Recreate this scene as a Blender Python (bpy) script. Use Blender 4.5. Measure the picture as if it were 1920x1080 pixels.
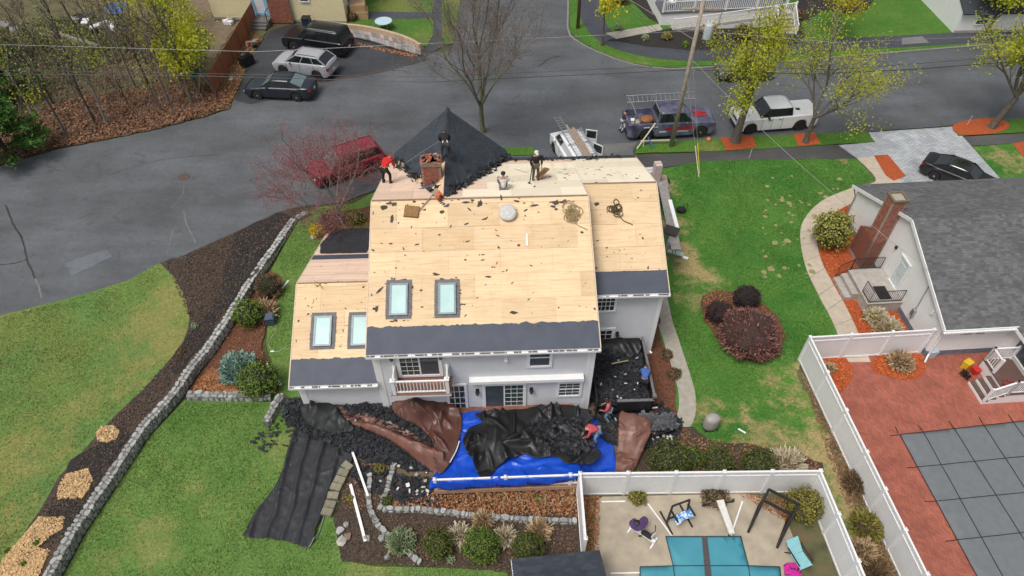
import bpy, bmesh, math, random
import numpy as np
from mathutils import Vector, Matrix, noise, geometry
random.seed(7)
for o in list(bpy.data.objects): bpy.data.objects.remove(o)
scene = bpy.context.scene
COL = scene.collection
R = math.radians
# ---------------------------------------------------------------- camera
CAM_H, FPX, PITCH = 30.0, 1300.0, R(47.3)
cd = bpy.data.cameras.new('camera'); cam = bpy.data.objects.new('camera', cd); COL.objects.link(cam)
cam.location = (0, 0, CAM_H); cam.rotation_euler = (math.pi/2-PITCH, 0, 0)
cd.sensor_width = 36.0; cd.lens = 36.0*FPX/1920.0; cd.clip_end = 2000.0; cd.clip_start = 0.5
scene.camera = cam
# ---------------------------------------------------------------- sky, sun, exposure (overcast)
SUN_EL, SUN_AZ = R(64), R(226)      # azimuth clockwise from +Y
w = bpy.data.worlds.new('World'); scene.world = w; w.use_nodes = True
nt = w.node_tree; bg = nt.nodes['Background']
sky = nt.nodes.new('ShaderNodeTexSky'); sky.sky_type = 'NISHITA'; sky.sun_disc = False
sky.sun_elevation = SUN_EL; sky.sun_rotation = SUN_AZ; sky.air_density = 1.0; sky.dust_density = 6.0; sky.ozone_density = 1.0
hs = nt.nodes.new('ShaderNodeHueSaturation'); hs.inputs['Saturation'].default_value = 0.38
nt.links.new(sky.outputs[0], hs.inputs['Color']); nt.links.new(hs.outputs[0], bg.inputs['Color'])
bg.inputs['Strength'].default_value = 0.105
sd = bpy.data.lights.new('sun', 'SUN'); sd.energy = 1.5; sd.angle = R(20); sd.color = (1.0, 0.955, 0.89)
sun = bpy.data.objects.new('sun', sd); COL.objects.link(sun); sun.location = (0, 0, 60)
sv = Vector((math.sin(SUN_AZ)*math.cos(SUN_EL), math.cos(SUN_AZ)*math.cos(SUN_EL), math.sin(SUN_EL)))
sun.rotation_euler = sv.to_track_quat('Z', 'Y').to_euler()
scene.view_settings.view_transform = 'Standard'; scene.view_settings.look = 'None'
scene.view_settings.exposure = 0.2; scene.view_settings.gamma = 1.0
scene.render.engine = 'CYCLES'

# ---------------------------------------------------------------- measuring the place from the photograph
cP, sP = math.cos(PITCH), math.sin(PITCH)
def ray(u, v):
    return Vector((u-960, FPX*cP-(v-540)*sP, -FPX*sP-(v-540)*cP))
def at(u, v, z=0.0):
    d = ray(u, v); t = (z-CAM_H)/d.z
    return Vector((d.x*t, d.y*t, z))
def on_plane(u, v, p0, n):
    d = ray(u, v); o = Vector((0, 0, CAM_H)); t = (p0-o).dot(n)/d.dot(n)
    return o+d*t
def mpp(u, v, z=0.0):      # metres per photo pixel
    d = ray(u, v); return (z-CAM_H)/d.z
WALL_PX = [(558,416),(520,478),(503,504),(475,549),(438,611),(402,665),(374,699),(342,748),(282,815),(240,880),(197,945),(160,1000),(117,1079),(80,1150),(20,1260)]
WALL = [at(u, v).to_2d() for u, v in WALL_PX]
def sstep(x): x = max(0.0, min(1.0, x)); return x*x*(3-2*x)
def wall_info(x, y):
    best = (1e9, 0, 0, 0); s = 0.0; p = Vector((x, y))
    for i in range(len(WALL)-1):
        a, b = WALL[i], WALL[i+1]; ab = b-a; L = ab.length
        t = (p-a).dot(ab)/(L*L); tc = max(0, min(1, t)); q = a+ab*tc; d = (p-q).length
        if d < best[0]:
            side = ab.x*(p.y-a.y)-ab.y*(p.x-a.x)
            over = max(0, -t*L) if i == 0 else 0
            best = (d, -1 if side > 0 else 1, s+tc*L, over)
        s += L
    return best
def wall_h(s): return 0.28+0.34*sstep(s/6.0)
def hgt(x, y):
    if x > -4 or y > 30: return 0.0
    d, side, s, over = wall_info(x, y)
    if side < 0 or d < 0.12: return 0.0     # house side stays level
    return (wall_h(s)-0.06)*sstep(1-(d-0.4)/9.0)*sstep(1-over/2.5)
def G(u, v):
    z = 0.0
    for _ in range(8):
        p = at(u, v, z); z = hgt(p.x, p.y)
    return Vector((p.x, p.y, z))
def G2(u, v): return G(u, v).to_2d()

# ---------------------------------------------------------------- mesh helpers
class MB:
    def __init__(s): s.v = []; s.f = []; s.m = []
    def add(s, vs, fs, m=0):
        o = len(s.v); s.v += [tuple(x) for x in vs]; s.f += [tuple(i+o for i in f) for f in fs]; s.m += [m]*len(fs); return s
    def hexa(s, p, m=0):        # 8 points: bottom 0-3 ccw, top 4-7
        return s.add(p, [(3,2,1,0),(4,5,6,7),(0,1,5,4),(1,2,6,5),(2,3,7,6),(3,0,4,7)], m)
    def box(s, x0, x1, y0, y1, z0, z1, m=0):
        return s.hexa([(x0,y0,z0),(x1,y0,z0),(x1,y1,z0),(x0,y1,z0),(x0,y0,z1),(x1,y0,z1),(x1,y1,z1),(x0,y1,z1)], m)
    def obox(s, c, sx, sy, sz, rot=None, m=0):
        c = Vector(c); rot = rot or Matrix.Identity(3); P = []
        for z in (-1, 1):
            for x, y in ((-1,-1),(1,-1),(1,1),(-1,1)): P.append(c+rot@Vector((x*sx/2, y*sy/2, z*sz/2)))
        return s.hexa(P, m)
    def bar(s, a, b, w, h, up=(0,0,1), m=0):
        a, b = Vector(a), Vector(b); d = (b-a).normalized(); up = Vector(up)
        if abs(d.dot(up)) > 0.99: up = Vector((0,1,0))
        x = d.cross(up).normalized(); y = x.cross(d).normalized()
        P = [a-x*w/2-y*h/2, b-x*w/2-y*h/2, b+x*w/2-y*h/2, a+x*w/2-y*h/2, a-x*w/2+y*h/2, b-x*w/2+y*h/2, b+x*w/2+y*h/2, a+x*w/2+y*h/2]
        P = [P[0],P[3],P[2],P[1],P[4],P[7],P[6],P[5]]
        return s.hexa(P, m)
    def tube(s, pts, rad, n=6, cap=True, m=0):
        pts = [Vector(p) for p in pts]; k = len(pts); rad = rad if hasattr(rad, '__len__') else [rad]*k
        V = []; F = []; prev = None
        for i, p in enumerate(pts):
            d = (pts[min(i+1,k-1)]-pts[max(i-1,0)])
            d = d.normalized() if d.length > 1e-9 else Vector((0,0,1))
            ref = prev if prev is not None else (Vector((1,0,0)) if abs(d.x) < 0.8 else Vector((0,1,0)))
            x = (ref-d*ref.dot(d)); x = x.normalized() if x.length > 1e-6 else d.orthogonal().normalized()
            prev = x; y = d.cross(x)
            for j in range(n):
                a = 2*math.pi*j/n; V.append(p+(x*math.cos(a)+y*math.sin(a))*rad[i])
        for i in range(k-1):
            for j in range(n): F.append((i*n+j, i*n+(j+1)%n, (i+1)*n+(j+1)%n, (i+1)*n+j))
        if cap: F.append(tuple(range(n-1,-1,-1))); F.append(tuple((k-1)*n+j for j in range(n)))
        return s.add(V, F, m)
    def lathe(s, prof, n=16, c=(0,0,0), m=0, rot=None):
        c = Vector(c); V = []; F = []
        for r, z in prof:
            for j in range(n):
                a = 2*math.pi*j/n; p = Vector((r*math.cos(a), r*math.sin(a), z)); V.append(c+(rot@p if rot else p))
        k = len(prof)
        for i in range(k-1):
            for j in range(n): F.append((i*n+j, i*n+(j+1)%n, (i+1)*n+(j+1)%n, (i+1)*n+j))
        F.append(tuple(range(n-1,-1,-1))); F.append(tuple((k-1)*n+j for j in range(n)))
        return s.add(V, F, m)
    def ell(s, c, rx, ry, rz, n=10, k=6, jit=0, rot=None, m=0):
        c = Vector(c); V = []; F = []
        for i in range(1, k):
            th = math.pi*i/k
            for j in range(n):
                a = 2*math.pi*j/n; q = 1+random.uniform(-jit, jit)
                p = Vector((rx*math.sin(th)*math.cos(a)*q, ry*math.sin(th)*math.sin(a)*q, rz*math.cos(th)*q)); V.append(c+(rot@p if rot else p))
        t = len(V); V += [c+(rot@Vector((0,0,rz)) if rot else Vector((0,0,rz))), c-(rot@Vector((0,0,rz)) if rot else Vector((0,0,rz)))]
        for i in range(k-2):
            for j in range(n): F.append((i*n+j, (i+1)*n+j, (i+1)*n+(j+1)%n, i*n+(j+1)%n))
        for j in range(n): F.append((t, j, (j+1)%n)); F.append((t+1, (k-2)*n+(j+1)%n, (k-2)*n+j))
        return s.add(V, F, m)
    def prism(s, poly, z0, z1, m=0):      # 2D polygon extruded
        n = len(poly); V = [(p[0],p[1],z0) for p in poly]+[(p[0],p[1],z1) for p in poly]
        F = [tuple(range(n-1,-1,-1)), tuple(range(n,2*n))]+[(i,(i+1)%n,n+(i+1)%n,n+i) for i in range(n)]
        return s.add(V, F, m)
    def slab(s, pts, n, t, m=0):           # planar polygon thickened along -n
        pts = [Vector(p) for p in pts]; n = Vector(n).normalized(); k = len(pts)
        V = [p-n*t for p in pts]+pts
        F = [tuple(range(k-1,-1,-1)), tuple(range(k,2*k))]+[(i,(i+1)%k,k+(i+1)%k,k+i) for i in range(k)]
        return s.add(V, F, m)
    def mesh(s, name):
        me = bpy.data.meshes.new(name); me.from_pydata(s.v, [], s.f); me.update(); return me
    def build(s, name, mat, parent=None, smooth=False, **kw):
        me = s.mesh(name)
        for mm in (mat if isinstance(mat, (list, tuple)) else [mat]): me.materials.append(mm)
        if len(me.materials) > 1: me.polygons.foreach_set('material_index', s.m)
        if smooth: me.polygons.foreach_set('use_smooth', [True]*len(me.polygons))
        return link(name, me, parent, **kw)
def link(name, me, parent=None, loc=None, rot=None, **kw):
    o = bpy.data.objects.new(name, me); COL.objects.link(o)
    if parent is not None: o.parent = parent
    if loc is not None: o.location = loc
    if rot is not None: o.rotation_euler = rot
    return tag(o, **kw)
def tag(o, label=None, cat=None, group=None, kind=None):
    if label: o['label'] = label
    if cat: o['category'] = cat
    if group: o['group'] = group
    if kind: o['kind'] = kind
    return o
def empty(name, loc=(0,0,0), rz=0.0, label=None, cat=None, group=None):
    o = bpy.data.objects.new(name, None); COL.objects.link(o); o.location = loc; o.rotation_euler = (0,0,rz)
    o.empty_display_size = 0.3
    return tag(o, label, cat, group)
def copy_tree(o, parent=None):
    c = o.copy(); COL.objects.link(c); c.parent = parent
    for ch in list(o.children): copy_tree(ch, c)
    return c
def np_mesh(name, verts, nper, mat, parent=None, **kw):   # verts (N*nper,3): N separate polygons
    verts = np.asarray(verts, dtype=np.float32).reshape(-1, 3); N = len(verts)//nper
    me = bpy.data.meshes.new(name); me.vertices.add(N*nper); me.vertices.foreach_set('co', verts.ravel())
    me.loops.add(N*nper); me.loops.foreach_set('vertex_index', np.arange(N*nper, dtype=np.int32))
    me.polygons.add(N); me.polygons.foreach_set('loop_start', np.arange(0, N*nper, nper, dtype=np.int32))
    me.polygons.foreach_set('loop_total', np.full(N, nper, dtype=np.int32)); me.update(calc_edges=True)
    me.materials.append(mat); return link(name, me, parent, **kw)
def spline(pts, n=5, closed=False):
    pts = [Vector(p) for p in pts]; k = len(pts); out = []
    rng = range(k) if closed else range(k-1)
    for i in rng:
        g = (lambda j: pts[j % k]) if closed else (lambda j: pts[max(0, min(k-1, j))])
        a, b, c, d = g(i-1), g(i), g(i+1), g(i+2)
        for j in range(n):
            t = j/n; out.append(0.5*((2*b)+(c-a)*t+(2*a-5*b+4*c-d)*t*t+(3*b-a-3*c+d)*t**3))
    if not closed: out.append(pts[-1])
    return out
def inpoly(x, y, P):
    c = False; j = len(P)-1
    for i in range(len(P)):
        xi, yi = P[i][0], P[i][1]; xj, yj = P[j][0], P[j][1]
        if (yi > y) != (yj > y) and x < (xj-xi)*(y-yi)/(yj-yi)+xi: c = not c
        j = i
    return c
def tess(poly, step, jit=0.0):
    """triangulate a 2D outline with an inner grid -> (points, tris)"""
    pts = []
    for i in range(len(poly)):
        a, b = Vector(poly[i][:2]), Vector(poly[(i+1) % len(poly)][:2]); n = max(1, int((b-a).length/step))
        for k in range(n): pts.append(a.lerp(b, k/n))
    nb = len(pts); edges = [(i, (i+1) % nb) for i in range(nb)]
    xs = [p.x for p in pts]; ys = [p.y for p in pts]
    y = min(ys)+step*0.5; row = 0
    while y < max(ys):
        cr = []
        for i in range(nb):
            a, b = pts[i], pts[(i+1) % nb]
            if (a.y > y) != (b.y > y): cr.append(a.x+(y-a.y)/(b.y-a.y)*(b.x-a.x))
        cr.sort()
        for q in range(0, len(cr)-1, 2):
            x = math.ceil((cr[q]+step*.35)/step)*step+(row % 2)*step*.5
            while x < cr[q+1]-step*0.35: pts.append(Vector((x, y))); x += step
        y += step*0.87; row += 1
    V, E, F, _, _, _ = geometry.delaunay_2d_cdt(pts, edges, [], 1, 1e-5)
    return V, [f for f in F]
SHN = 0
def sheet(name, poly, off, mat, step=1.0, smooth_n=0, px=True, kind='structure', zf=None, dry=None, edge=0.0, seed=0, **kw):
    if smooth_n:
        poly = [(p.x, p.y) for p in spline([Vector((a, b, 0)) for a, b in poly], smooth_n, True)]
    P = [G2(u, v) for u, v in poly] if px else [Vector(p) for p in poly]
    if edge:
        Q = []
        for i in range(len(P)):
            a, b = P[i], P[(i+1) % len(P)]; n = max(1, min(60, int((b-a).length/0.3)))
            for k in range(n):
                q = a.lerp(b, k/n); nn = noise.noise_vector(Vector((q.x*1.7, q.y*1.7, seed)))*edge
                Q.append(Vector((q.x+nn.x, q.y+nn.y)))
        P = Q
    V, F = tess(P, step)
    global SHN
    SHN += 1; off += SHN*0.0003
    zf = zf or (lambda x, y: hgt(x, y)+off)
    me = bpy.data.meshes.new(name); me.from_pydata([(v.x, v.y, zf(v.x, v.y)) for v in V], [], F); me.update()
    # make normals face up
    me.polygons.foreach_get
    bm = bmesh.new(); bm.from_mesh(me)
    for f in bm.faces:
        if f.normal.z < 0: f.normal_flip()
    bm.to_mesh(me); bm.free()
    if dry is not None:
        a = me.attributes.new('dry', 'FLOAT', 'POINT')
        a.data.foreach_set('value', [max([0.0]+[k*sstep(1.3-math.hypot(v.co.x-x, v.co.y-y)/r) for x, y, r, k in dry]) for v in me.vertices])
    me.polygons.foreach_set('use_smooth', [True]*len(me.polygons))
    me.materials.append(mat)
    return link(name, me, None, kind=kind, **kw)

# ---------------------------------------------------------------- materials
MATS = {}
def newmat(name):
    m = bpy.data.materials.new(name); m.use_nodes = True; n = m.node_tree.nodes
    return m, m.node_tree, n['Principled BSDF']
def N(nt, typ, **kw):
    n = nt.nodes.new(typ)
    for k, v in kw.items():
        if k in n.inputs: n.inputs[k].default_value = v
        else: setattr(n, k, v)
    return n
def L(nt, a, b): nt.links.new(a, b)
def c4(c): return (c[0], c[1], c[2], 1.0)
def coords(nt): return N(nt, 'ShaderNodeTexCoord').outputs['Object']
def ntex(nt, scale, detail=4, rough=0.55, co=None, dist=0.0):
    t = N(nt, 'ShaderNodeTexNoise'); t.inputs['Scale'].default_value = scale; t.inputs['Detail'].default_value = detail
    t.inputs['Roughness'].default_value = rough; t.inputs['Distortion'].default_value = dist
    L(nt, co if co is not None else coords(nt), t.inputs['Vector']); return t.outputs['Fac']
def ramp(nt, fac, stops):
    r = N(nt, 'ShaderNodeValToRGB'); e = r.color_ramp.elements
    while len(e) < len(stops): e.new(0.5)
    for x, (p, c) in zip(e, stops): x.position = p; x.color = c4(c) if len(c) == 3 else c
    L(nt, fac, r.inputs['Fac']); return r.outputs['Color']
def mixc(nt, fac, a, b, mode='MIX'):
    m = N(nt, 'ShaderNodeMix'); m.data_type = 'RGBA'; m.blend_type = mode
    for s, x in ((m.inputs[0], fac), (m.inputs[6], a), (m.inputs[7], b)):
        if hasattr(x, 'is_linked') or hasattr(x, 'links'): L(nt, x, s)
        else: s.default_value = x if isinstance(x, (int, float)) else c4(x)
    return m.outputs[2]
def math_(nt, op, a, b=None):
    m = N(nt, 'ShaderNodeMath'); m.operation = op
    for s, x in ((m.inputs[0], a), (m.inputs[1], b)):
        if x is None: continue
        if isinstance(x, (int, float)): s.default_value = x
        else: L(nt, x, s)
    return m.outputs[0]
def bump(nt, b, fac, strength=0.3, dist=0.02):
    n = N(nt, 'ShaderNodeBump'); n.inputs['Strength'].default_value = strength; n.inputs['Distance'].default_value = dist
    L(nt, fac, n.inputs['Height']); L(nt, n.outputs[0], b.inputs['Normal'])
def mat(name, c1, c2=None, scale=6.0, rough=0.75, metal=0.0, bmp=0.0, bdist=0.02, isl=0.0, objr=0.0, spec=0.5, coat=0.0, stops=None, rs=None):
    """plain procedural: two-colour noise, optional per-island or per-object variation"""
    if name in MATS: return MATS[name]
    m, nt, b = newmat(name); c2 = c2 or tuple(x*0.8 for x in c1)
    f = ntex(nt, scale, 5)
    col = ramp(nt, f, stops or [(0.35, c1), (0.65, c2)])
    if isl or objr:
        if isl: r = N(nt, 'ShaderNodeNewGeometry').outputs['Random Per Island']; k = isl
        else: r = N(nt, 'ShaderNodeObjectInfo').outputs['Random']; k = objr
        g = ramp(nt, r, [(0, (1-k,)*3), (1, (1+k,)*3)])
        col = mixc(nt, 1.0, col, g, 'MULTIPLY')
    L(nt, col, b.inputs['Base Color']); b.inputs['Roughness'].default_value = rough; b.inputs['Metallic'].default_value = metal
    b.inputs['Specular IOR Level'].default_value = spec; b.inputs['Coat Weight'].default_value = coat
    if rs:
        L(nt, ramp(nt, ntex(nt, rs[0], 3), [(0.4, (rs[1],)*3), (0.6, (rs[2],)*3)]), b.inputs['Roughness'])
    if bmp: bump(nt, b, f, bmp, bdist)
    MATS[name] = m; return m
def leafmat(name, cols, rough=0.6, sub=0.0):
    """colour picked per leaf"""
    if name in MATS: return MATS[name]
    m, nt, b = newmat(name); r = N(nt, 'ShaderNodeNewGeometry').outputs['Random Per Island']
    k = len(cols); col = ramp(nt, r, [(i/(k-1), c) for i, c in enumerate(cols)])
    L(nt, col, b.inputs['Base Color']); b.inputs['Roughness'].default_value = rough; b.inputs['Specular IOR Level'].default_value = 0.25
    b.inputs['Subsurface Weight'].default_value = 0.0
    if sub:
        tr = N(nt, 'ShaderNodeBsdfTranslucent'); L(nt, col, tr.inputs['Color']); ms = N(nt, 'ShaderNodeMixShader'); ms.inputs[0].default_value = sub
        out = nt.nodes['Material Output']; L(nt, b.outputs[0], ms.inputs[1]); L(nt, tr.outputs[0], ms.inputs[2]); L(nt, ms.outputs[0], out.inputs['Surface'])
    MATS[name] = m; return m
def grassmat(name, g1, g2, dryc=(0.30,0.24,0.10), patch=0.5):
    m, nt, b = newmat(name); co = coords(nt)
    big = ntex(nt, 0.22, 4, 0.6, co); mid = ntex(nt, 1.3, 5, 0.65, co); fine = ntex(nt, 22, 4, 0.75, co); fine2 = ntex(nt, 7, 5, 0.7, co)
    base = mixc(nt, ramp(nt, big, [(0.38, (0,0,0)), (0.62, (1,1,1))]), g1, g2)
    at_ = N(nt, 'ShaderNodeAttribute'); at_.attribute_name = 'dry'
    d = math_(nt, 'ADD', math_(nt, 'MULTIPLY', mid, 1.0), math_(nt, 'MULTIPLY', at_.outputs['Fac'], 0.42))
    dm = ramp(nt, d, [(0.60, (0,0,0)), (0.86, (1,1,1))])
    base = mixc(nt, math_(nt, 'MULTIPLY', dm, patch), base, dryc)
    base = mixc(nt, 1.0, base, ramp(nt, fine, [(0.25, (0.45,0.5,0.4)), (0.5, (1,1,1)), (0.75, (1.45,1.4,1.2))]), 'MULTIPLY')
    base = mixc(nt, 1.0, base, ramp(nt, fine2, [(0.3, (0.62,0.66,0.6)), (0.7, (1.28,1.25,1.2))]), 'MULTIPLY')
    L(nt, base, b.inputs['Base Color']); b.inputs['Roughness'].default_value = 0.85; b.inputs['Specular IOR Level'].default_value = 0.15
    bump(nt, b, fine, 0.7, 0.05); return m
def brickmat(name, c1, c2, mortar, bw, bh, msize=0.012, rough=0.8, scale=1.0, rot=0.0, off=0.5, bmp=0.3, tint=0.25):
    m, nt, b = newmat(name); co = coords(nt)
    mp = N(nt, 'ShaderNodeMapping'); mp.inputs['Rotation'].default_value = (0,0,rot); L(nt, co, mp.inputs['Vector'])
    t = N(nt, 'ShaderNodeTexBrick'); t.offset = off
    for k, v in (('Color1', c4(c1)), ('Color2', c4(c2)), ('Mortar', c4(mortar)), ('Scale', scale), ('Mortar Size', msize), ('Brick Width', bw), ('Row Height', bh), ('Bias', 0.0), ('Mortar Smooth', 0.2)): t.inputs[k].default_value = v
    L(nt, mp.outputs[0], t.inputs['Vector'])
    col = mixc(nt, 1.0, t.outputs['Color'], ramp(nt, ntex(nt, 0.9, 5, 0.6, co), [(0.3, (1-tint,)*3), (0.7, (1+tint,)*3)]), 'MULTIPLY')
    L(nt, col, b.inputs['Base Color']); b.inputs['Roughness'].default_value = rough; b.inputs['Specular IOR Level'].default_value = 0.3
    bump(nt, b, t.outputs['Fac'], -bmp, 0.01); return m
def asphaltmat(name, c, cracks=True, wet=0.0):
    m, nt, b = newmat(name); co = coords(nt)
    mp = N(nt, 'ShaderNodeMapping'); mp.inputs['Scale'].default_value = (0.3, 1.2, 1); mp.inputs['Rotation'].default_value = (0,0,R(-20)); L(nt, co, mp.inputs['Vector'])
    big = ntex(nt, 0.16, 4, 0.6, co); st = ntex(nt, 0.5, 5, 0.6, mp.outputs[0]); fine = ntex(nt, 60, 3, 0.8, co); md = ntex(nt, 3.0, 6, 0.7, co)
    col = ramp(nt, big, [(0.3, tuple(x*0.72 for x in c)), (0.7, tuple(x*y for x, y in zip(c, (1.2,1.23,1.28))))])
    vor = N(nt, 'ShaderNodeTexNoise'); vor.inputs['Scale'].default_value = 0.9; vor.inputs['Detail'].default_value = 8; vor.inputs['Distortion'].default_value = 1.5; L(nt, co, vor.inputs['Vector'])
    col = mixc(nt, ramp(nt, vor.outputs['Fac'], [(0.60, (0,0,0)), (0.70, (0.45,)*3)]), col, tuple(x*0.55 for x in c))
    col = mixc(nt, 1.0, col, ramp(nt, st, [(0.3, (0.80,)*3), (0.7, (1.18,)*3)]), 'MULTIPLY')
    col = mixc(nt, 1.0, col, ramp(nt, md, [(0.3, (0.86,)*3), (0.7, (1.12,)*3)]), 'MULTIPLY')
    col = mixc(nt, 1.0, col, ramp(nt, fine, [(0.3, (0.7,)*3), (0.7, (1.3,)*3)]), 'MULTIPLY')
    L(nt, col, b.inputs['Base Color'])
    L(nt, ramp(nt, big, [(0.35, (0.48,)*3), (0.65, (0.78,)*3)]), b.inputs['Roughness'])
    bump(nt, b, fine, 0.25, 0.008); return m
# ================================================================ materials of the setting
M_ROAD = asphaltmat('asphalt', (0.097, 0.104, 0.110))
M_DRIVE = asphaltmat('driveway_asphalt', (0.045, 0.049, 0.055))
M_WALKA = asphaltmat('walk_asphalt', (0.055, 0.060, 0.072))
M_WALKG = asphaltmat('grey_walk', (0.075, 0.073, 0.070))
M_PATCH = asphaltmat('patch_asphalt', (0.125, 0.140, 0.155))
M_APRON = asphaltmat('apron_concrete', (0.17, 0.17, 0.165))
M_LAWN = grassmat('lawn_grass', (0.098, 0.195, 0.046), (0.155, 0.245, 0.068), (0.26, 0.255, 0.095), 0.6)
M_LAWN_L = grassmat('verge_grass', (0.165, 0.220, 0.060), (0.115, 0.215, 0.062), (0.27, 0.245, 0.09), 0.7)
M_LAWN_R = grassmat('green_lawn_grass', (0.046, 0.160, 0.028), (0.095, 0.215, 0.042), (0.36, 0.285, 0.145), 1.0)
M_LAWN_N = grassmat('far_grass', (0.060, 0.160, 0.026), (0.095, 0.190, 0.036), (0.21, 0.21, 0.07), 0.7)
M_BASE = grassmat('rough_ground', (0.10, 0.085, 0.045), (0.085, 0.10, 0.04), (0.14, 0.10, 0.06), 0.7)
M_MULCH = mat('brown_mulch', (0.060, 0.042, 0.030), scale=14, bmp=0.9, bdist=0.05, rough=0.95, stops=[(0.3,(0.028,0.020,0.015)),(0.5,(0.062,0.043,0.031)),(0.75,(0.125,0.088,0.062))])
M_MULCHD = mat('black_mulch', (0.02,0.018,0.016), scale=16, bmp=0.9, bdist=0.05, rough=0.95, stops=[(0.3,(0.010,0.009,0.009)),(0.55,(0.026,0.022,0.020)),(0.8,(0.075,0.062,0.054))])
M_MULCHR = mat('red_mulch', (0.4,0.09,0.02), scale=22, bmp=0.9, bdist=0.05, rough=0.95, stops=[(0.25,(0.13,0.026,0.010)),(0.5,(0.40,0.080,0.020)),(0.8,(0.60,0.150,0.045))])
M_RUST = mat('rust_leaf_mulch', (0.2,0.07,0.03), scale=15, bmp=0.9, bdist=0.05, rough=0.95, stops=[(0.28,(0.045,0.020,0.012)),(0.5,(0.13,0.050,0.026)),(0.78,(0.26,0.115,0.06))])
M_CHIPS = mat('wood_chips', (0.6,0.4,0.2), scale=26, bmp=1.0, bdist=0.06, rough=0.95, stops=[(0.25,(0.26,0.140,0.055)),(0.5,(0.56,0.36,0.17)),(0.8,(0.78,0.58,0.33))])
M_CONC = mat('concrete', (0.40,0.37,0.31), (0.31,0.285,0.24), scale=3.0, rough=0.85, bmp=0.15)
M_CONCP = mat('pool_concrete', (0.42,0.36,0.27), (0.32,0.275,0.21), scale=1.6, rough=0.7, bmp=0.1)
M_SLAB = mat('tan_slab', (0.50,0.43,0.34), (0.43,0.365,0.285), scale=3.0, rough=0.85, objr=0.06)
M_BRICKP = brickmat('patio_brick', (0.40,0.125,0.080), (0.30,0.088,0.058), (0.20,0.09,0.07), 0.21, 0.105, 0.010, 0.6, rot=R(62), tint=0.2)
M_PAVER = brickmat('grey_paver', (0.44,0.46,0.48), (0.34,0.365,0.39), (0.15,0.165,0.18), 0.34, 0.17, 0.014, 0.7, rot=R(8))
M_LITTER = mat('leaf_litter', (0.12,0.07,0.04), scale=7, bmp=0.8, bdist=0.06, rough=0.95, stops=[(0.28,(0.040,0.028,0.018)),(0.5,(0.105,0.064,0.038)),(0.75,(0.17,0.11,0.065))])
M_WOODG = mat('woodland_floor', (0.1,0.09,0.05), scale=1.2, bmp=0.7, bdist=0.08, rough=0.95, stops=[(0.3,(0.065,0.055,0.028)),(0.5,(0.10,0.10,0.045)),(0.72,(0.15,0.10,0.058))])
M_DIRT = mat('dirt', (0.16,0.115,0.075), (0.09,0.066,0.045), scale=3, rough=0.95, bmp=0.6)
M_GRANITE = mat('kerb_stone', (0.27,0.26,0.24), (0.16,0.155,0.15), scale=9, rough=0.8)
M_BLACK = mat('black_paint', (0.012,0.012,0.013), rough=0.5)
M_WHITE = mat('white_vinyl', (0.80,0.80,0.80), (0.76,0.765,0.77), scale=2, rough=0.45)
M_DARKCRACK = mat('crack_sealant', (0.020,0.020,0.022), (0.05,0.05,0.05), rough=0.6)
M_LIGHTCRACK = mat('crack_dust', (0.20,0.195,0.18), (0.13,0.13,0.12), rough=0.9)

# ================================================================ the ground, one sheet to the horizon
g = MB(); NG = 30
for i in range(NG+1):
    for j in range(NG+1): g.v.append((-600+1200*i/NG, -300+1200*j/NG, -0.06))
g.f = [(i*(NG+1)+j, (i+1)*(NG+1)+j, (i+1)*(NG+1)+j+1, i*(NG+1)+j+1) for i in range(NG) for j in range(NG)]
g.build('ground', M_BASE, kind='structure')
def blob(l): return [(*G2(u, v), r, k) for u, v, r, k in l]
ROADP = [(-500,480),(-300,420),(0,312),(100,282),(200,263),(300,242),(380,222),(432,205),(440,185),(480,160),(590,120),(720,100),(800,95),(830,100),(850,85),(865,0),(872,-250),(1068,-250),(1067,0),(1068,60),(1090,80),(1130,100),(1180,118),(1230,127),(1290,128),(1400,120),(1600,104),(1920,78),(2500,36),(2500,185),(1920,222),(1830,232),(1640,246),(1325,262),(1200,268),(1185,290),(1110,335),(1000,335),(940,310),(760,335),(700,358),(640,380),(560,388),(520,398),(430,440),(310,490),(240,526),(120,562),(0,592),(-500,760)]
sheet('road', ROADP, 0.004, M_ROAD, step=1.2, edge=0.08)
sheet('driveway', [(441,188),(470,112),(505,58),(545,46),(640,50),(690,76),(795,103),(805,112),(720,135),(590,157),(560,175),(470,196)], 0.022, M_DRIVE, step=1.5)
sheet('street_patch', [(121,494),(200,467),(211,482),(135,517)], 0.014, M_PATCH, step=1.0)
sheet('driveway_apron', [(1123,271),(1195,267),(1186,282),(1190,296),(1130,294)], 0.016, M_APRON, step=1.0)
# woodland floor, lawns, beds
sheet('woodland_floor', [(-700,460),(-300,416),(0,308),(100,278),(200,260),(300,239),(380,219),(430,203),(436,188),(470,112),(500,58),(400,50),(380,-120),(-700,-260)], 0.010, M_WOODG, step=1.6, edge=0.15)
sheet('leaf_verge', [(-200,380),(0,310),(100,280),(200,261),(300,240),(380,220),(431,204),(436,186),(395,160),(330,150),(250,172),(160,185),(100,190),(40,230),(-200,310)], 0.024, M_LITTER, step=1.0, edge=0.25)
LAWN_EDGE = [(300,493),(328,520),(348,558),(356,598),(345,640),(312,682),(270,730),(205,790),(152,850),(112,892),(76,955),(40,1010),(10,1058),(-20,1120)]
sheet('verge_lawn', [(-500,765),(0,592),(120,562),(240,526)]+LAWN_EDGE+[(-40,1260),(-500,1500)], 0.018, M_LAWN_L, step=0.7, edge=0.05, dry=blob([(330,560,2.2,1.0),(290,600,2.4,.9),(255,690,2.5,.6),(330,640,1.5,1.),(150,760,2.0,.5),(60,850,2.6,.7),(230,640,1.4,.5),(20,980,2,.6)]))
WALL_LEFT = [(546,410),(480,500),(423,582),(385,635),(340,695),(300,748),(252,812),(200,890),(160,955),(112,1022),(82,1075),(30,1160)]
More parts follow.
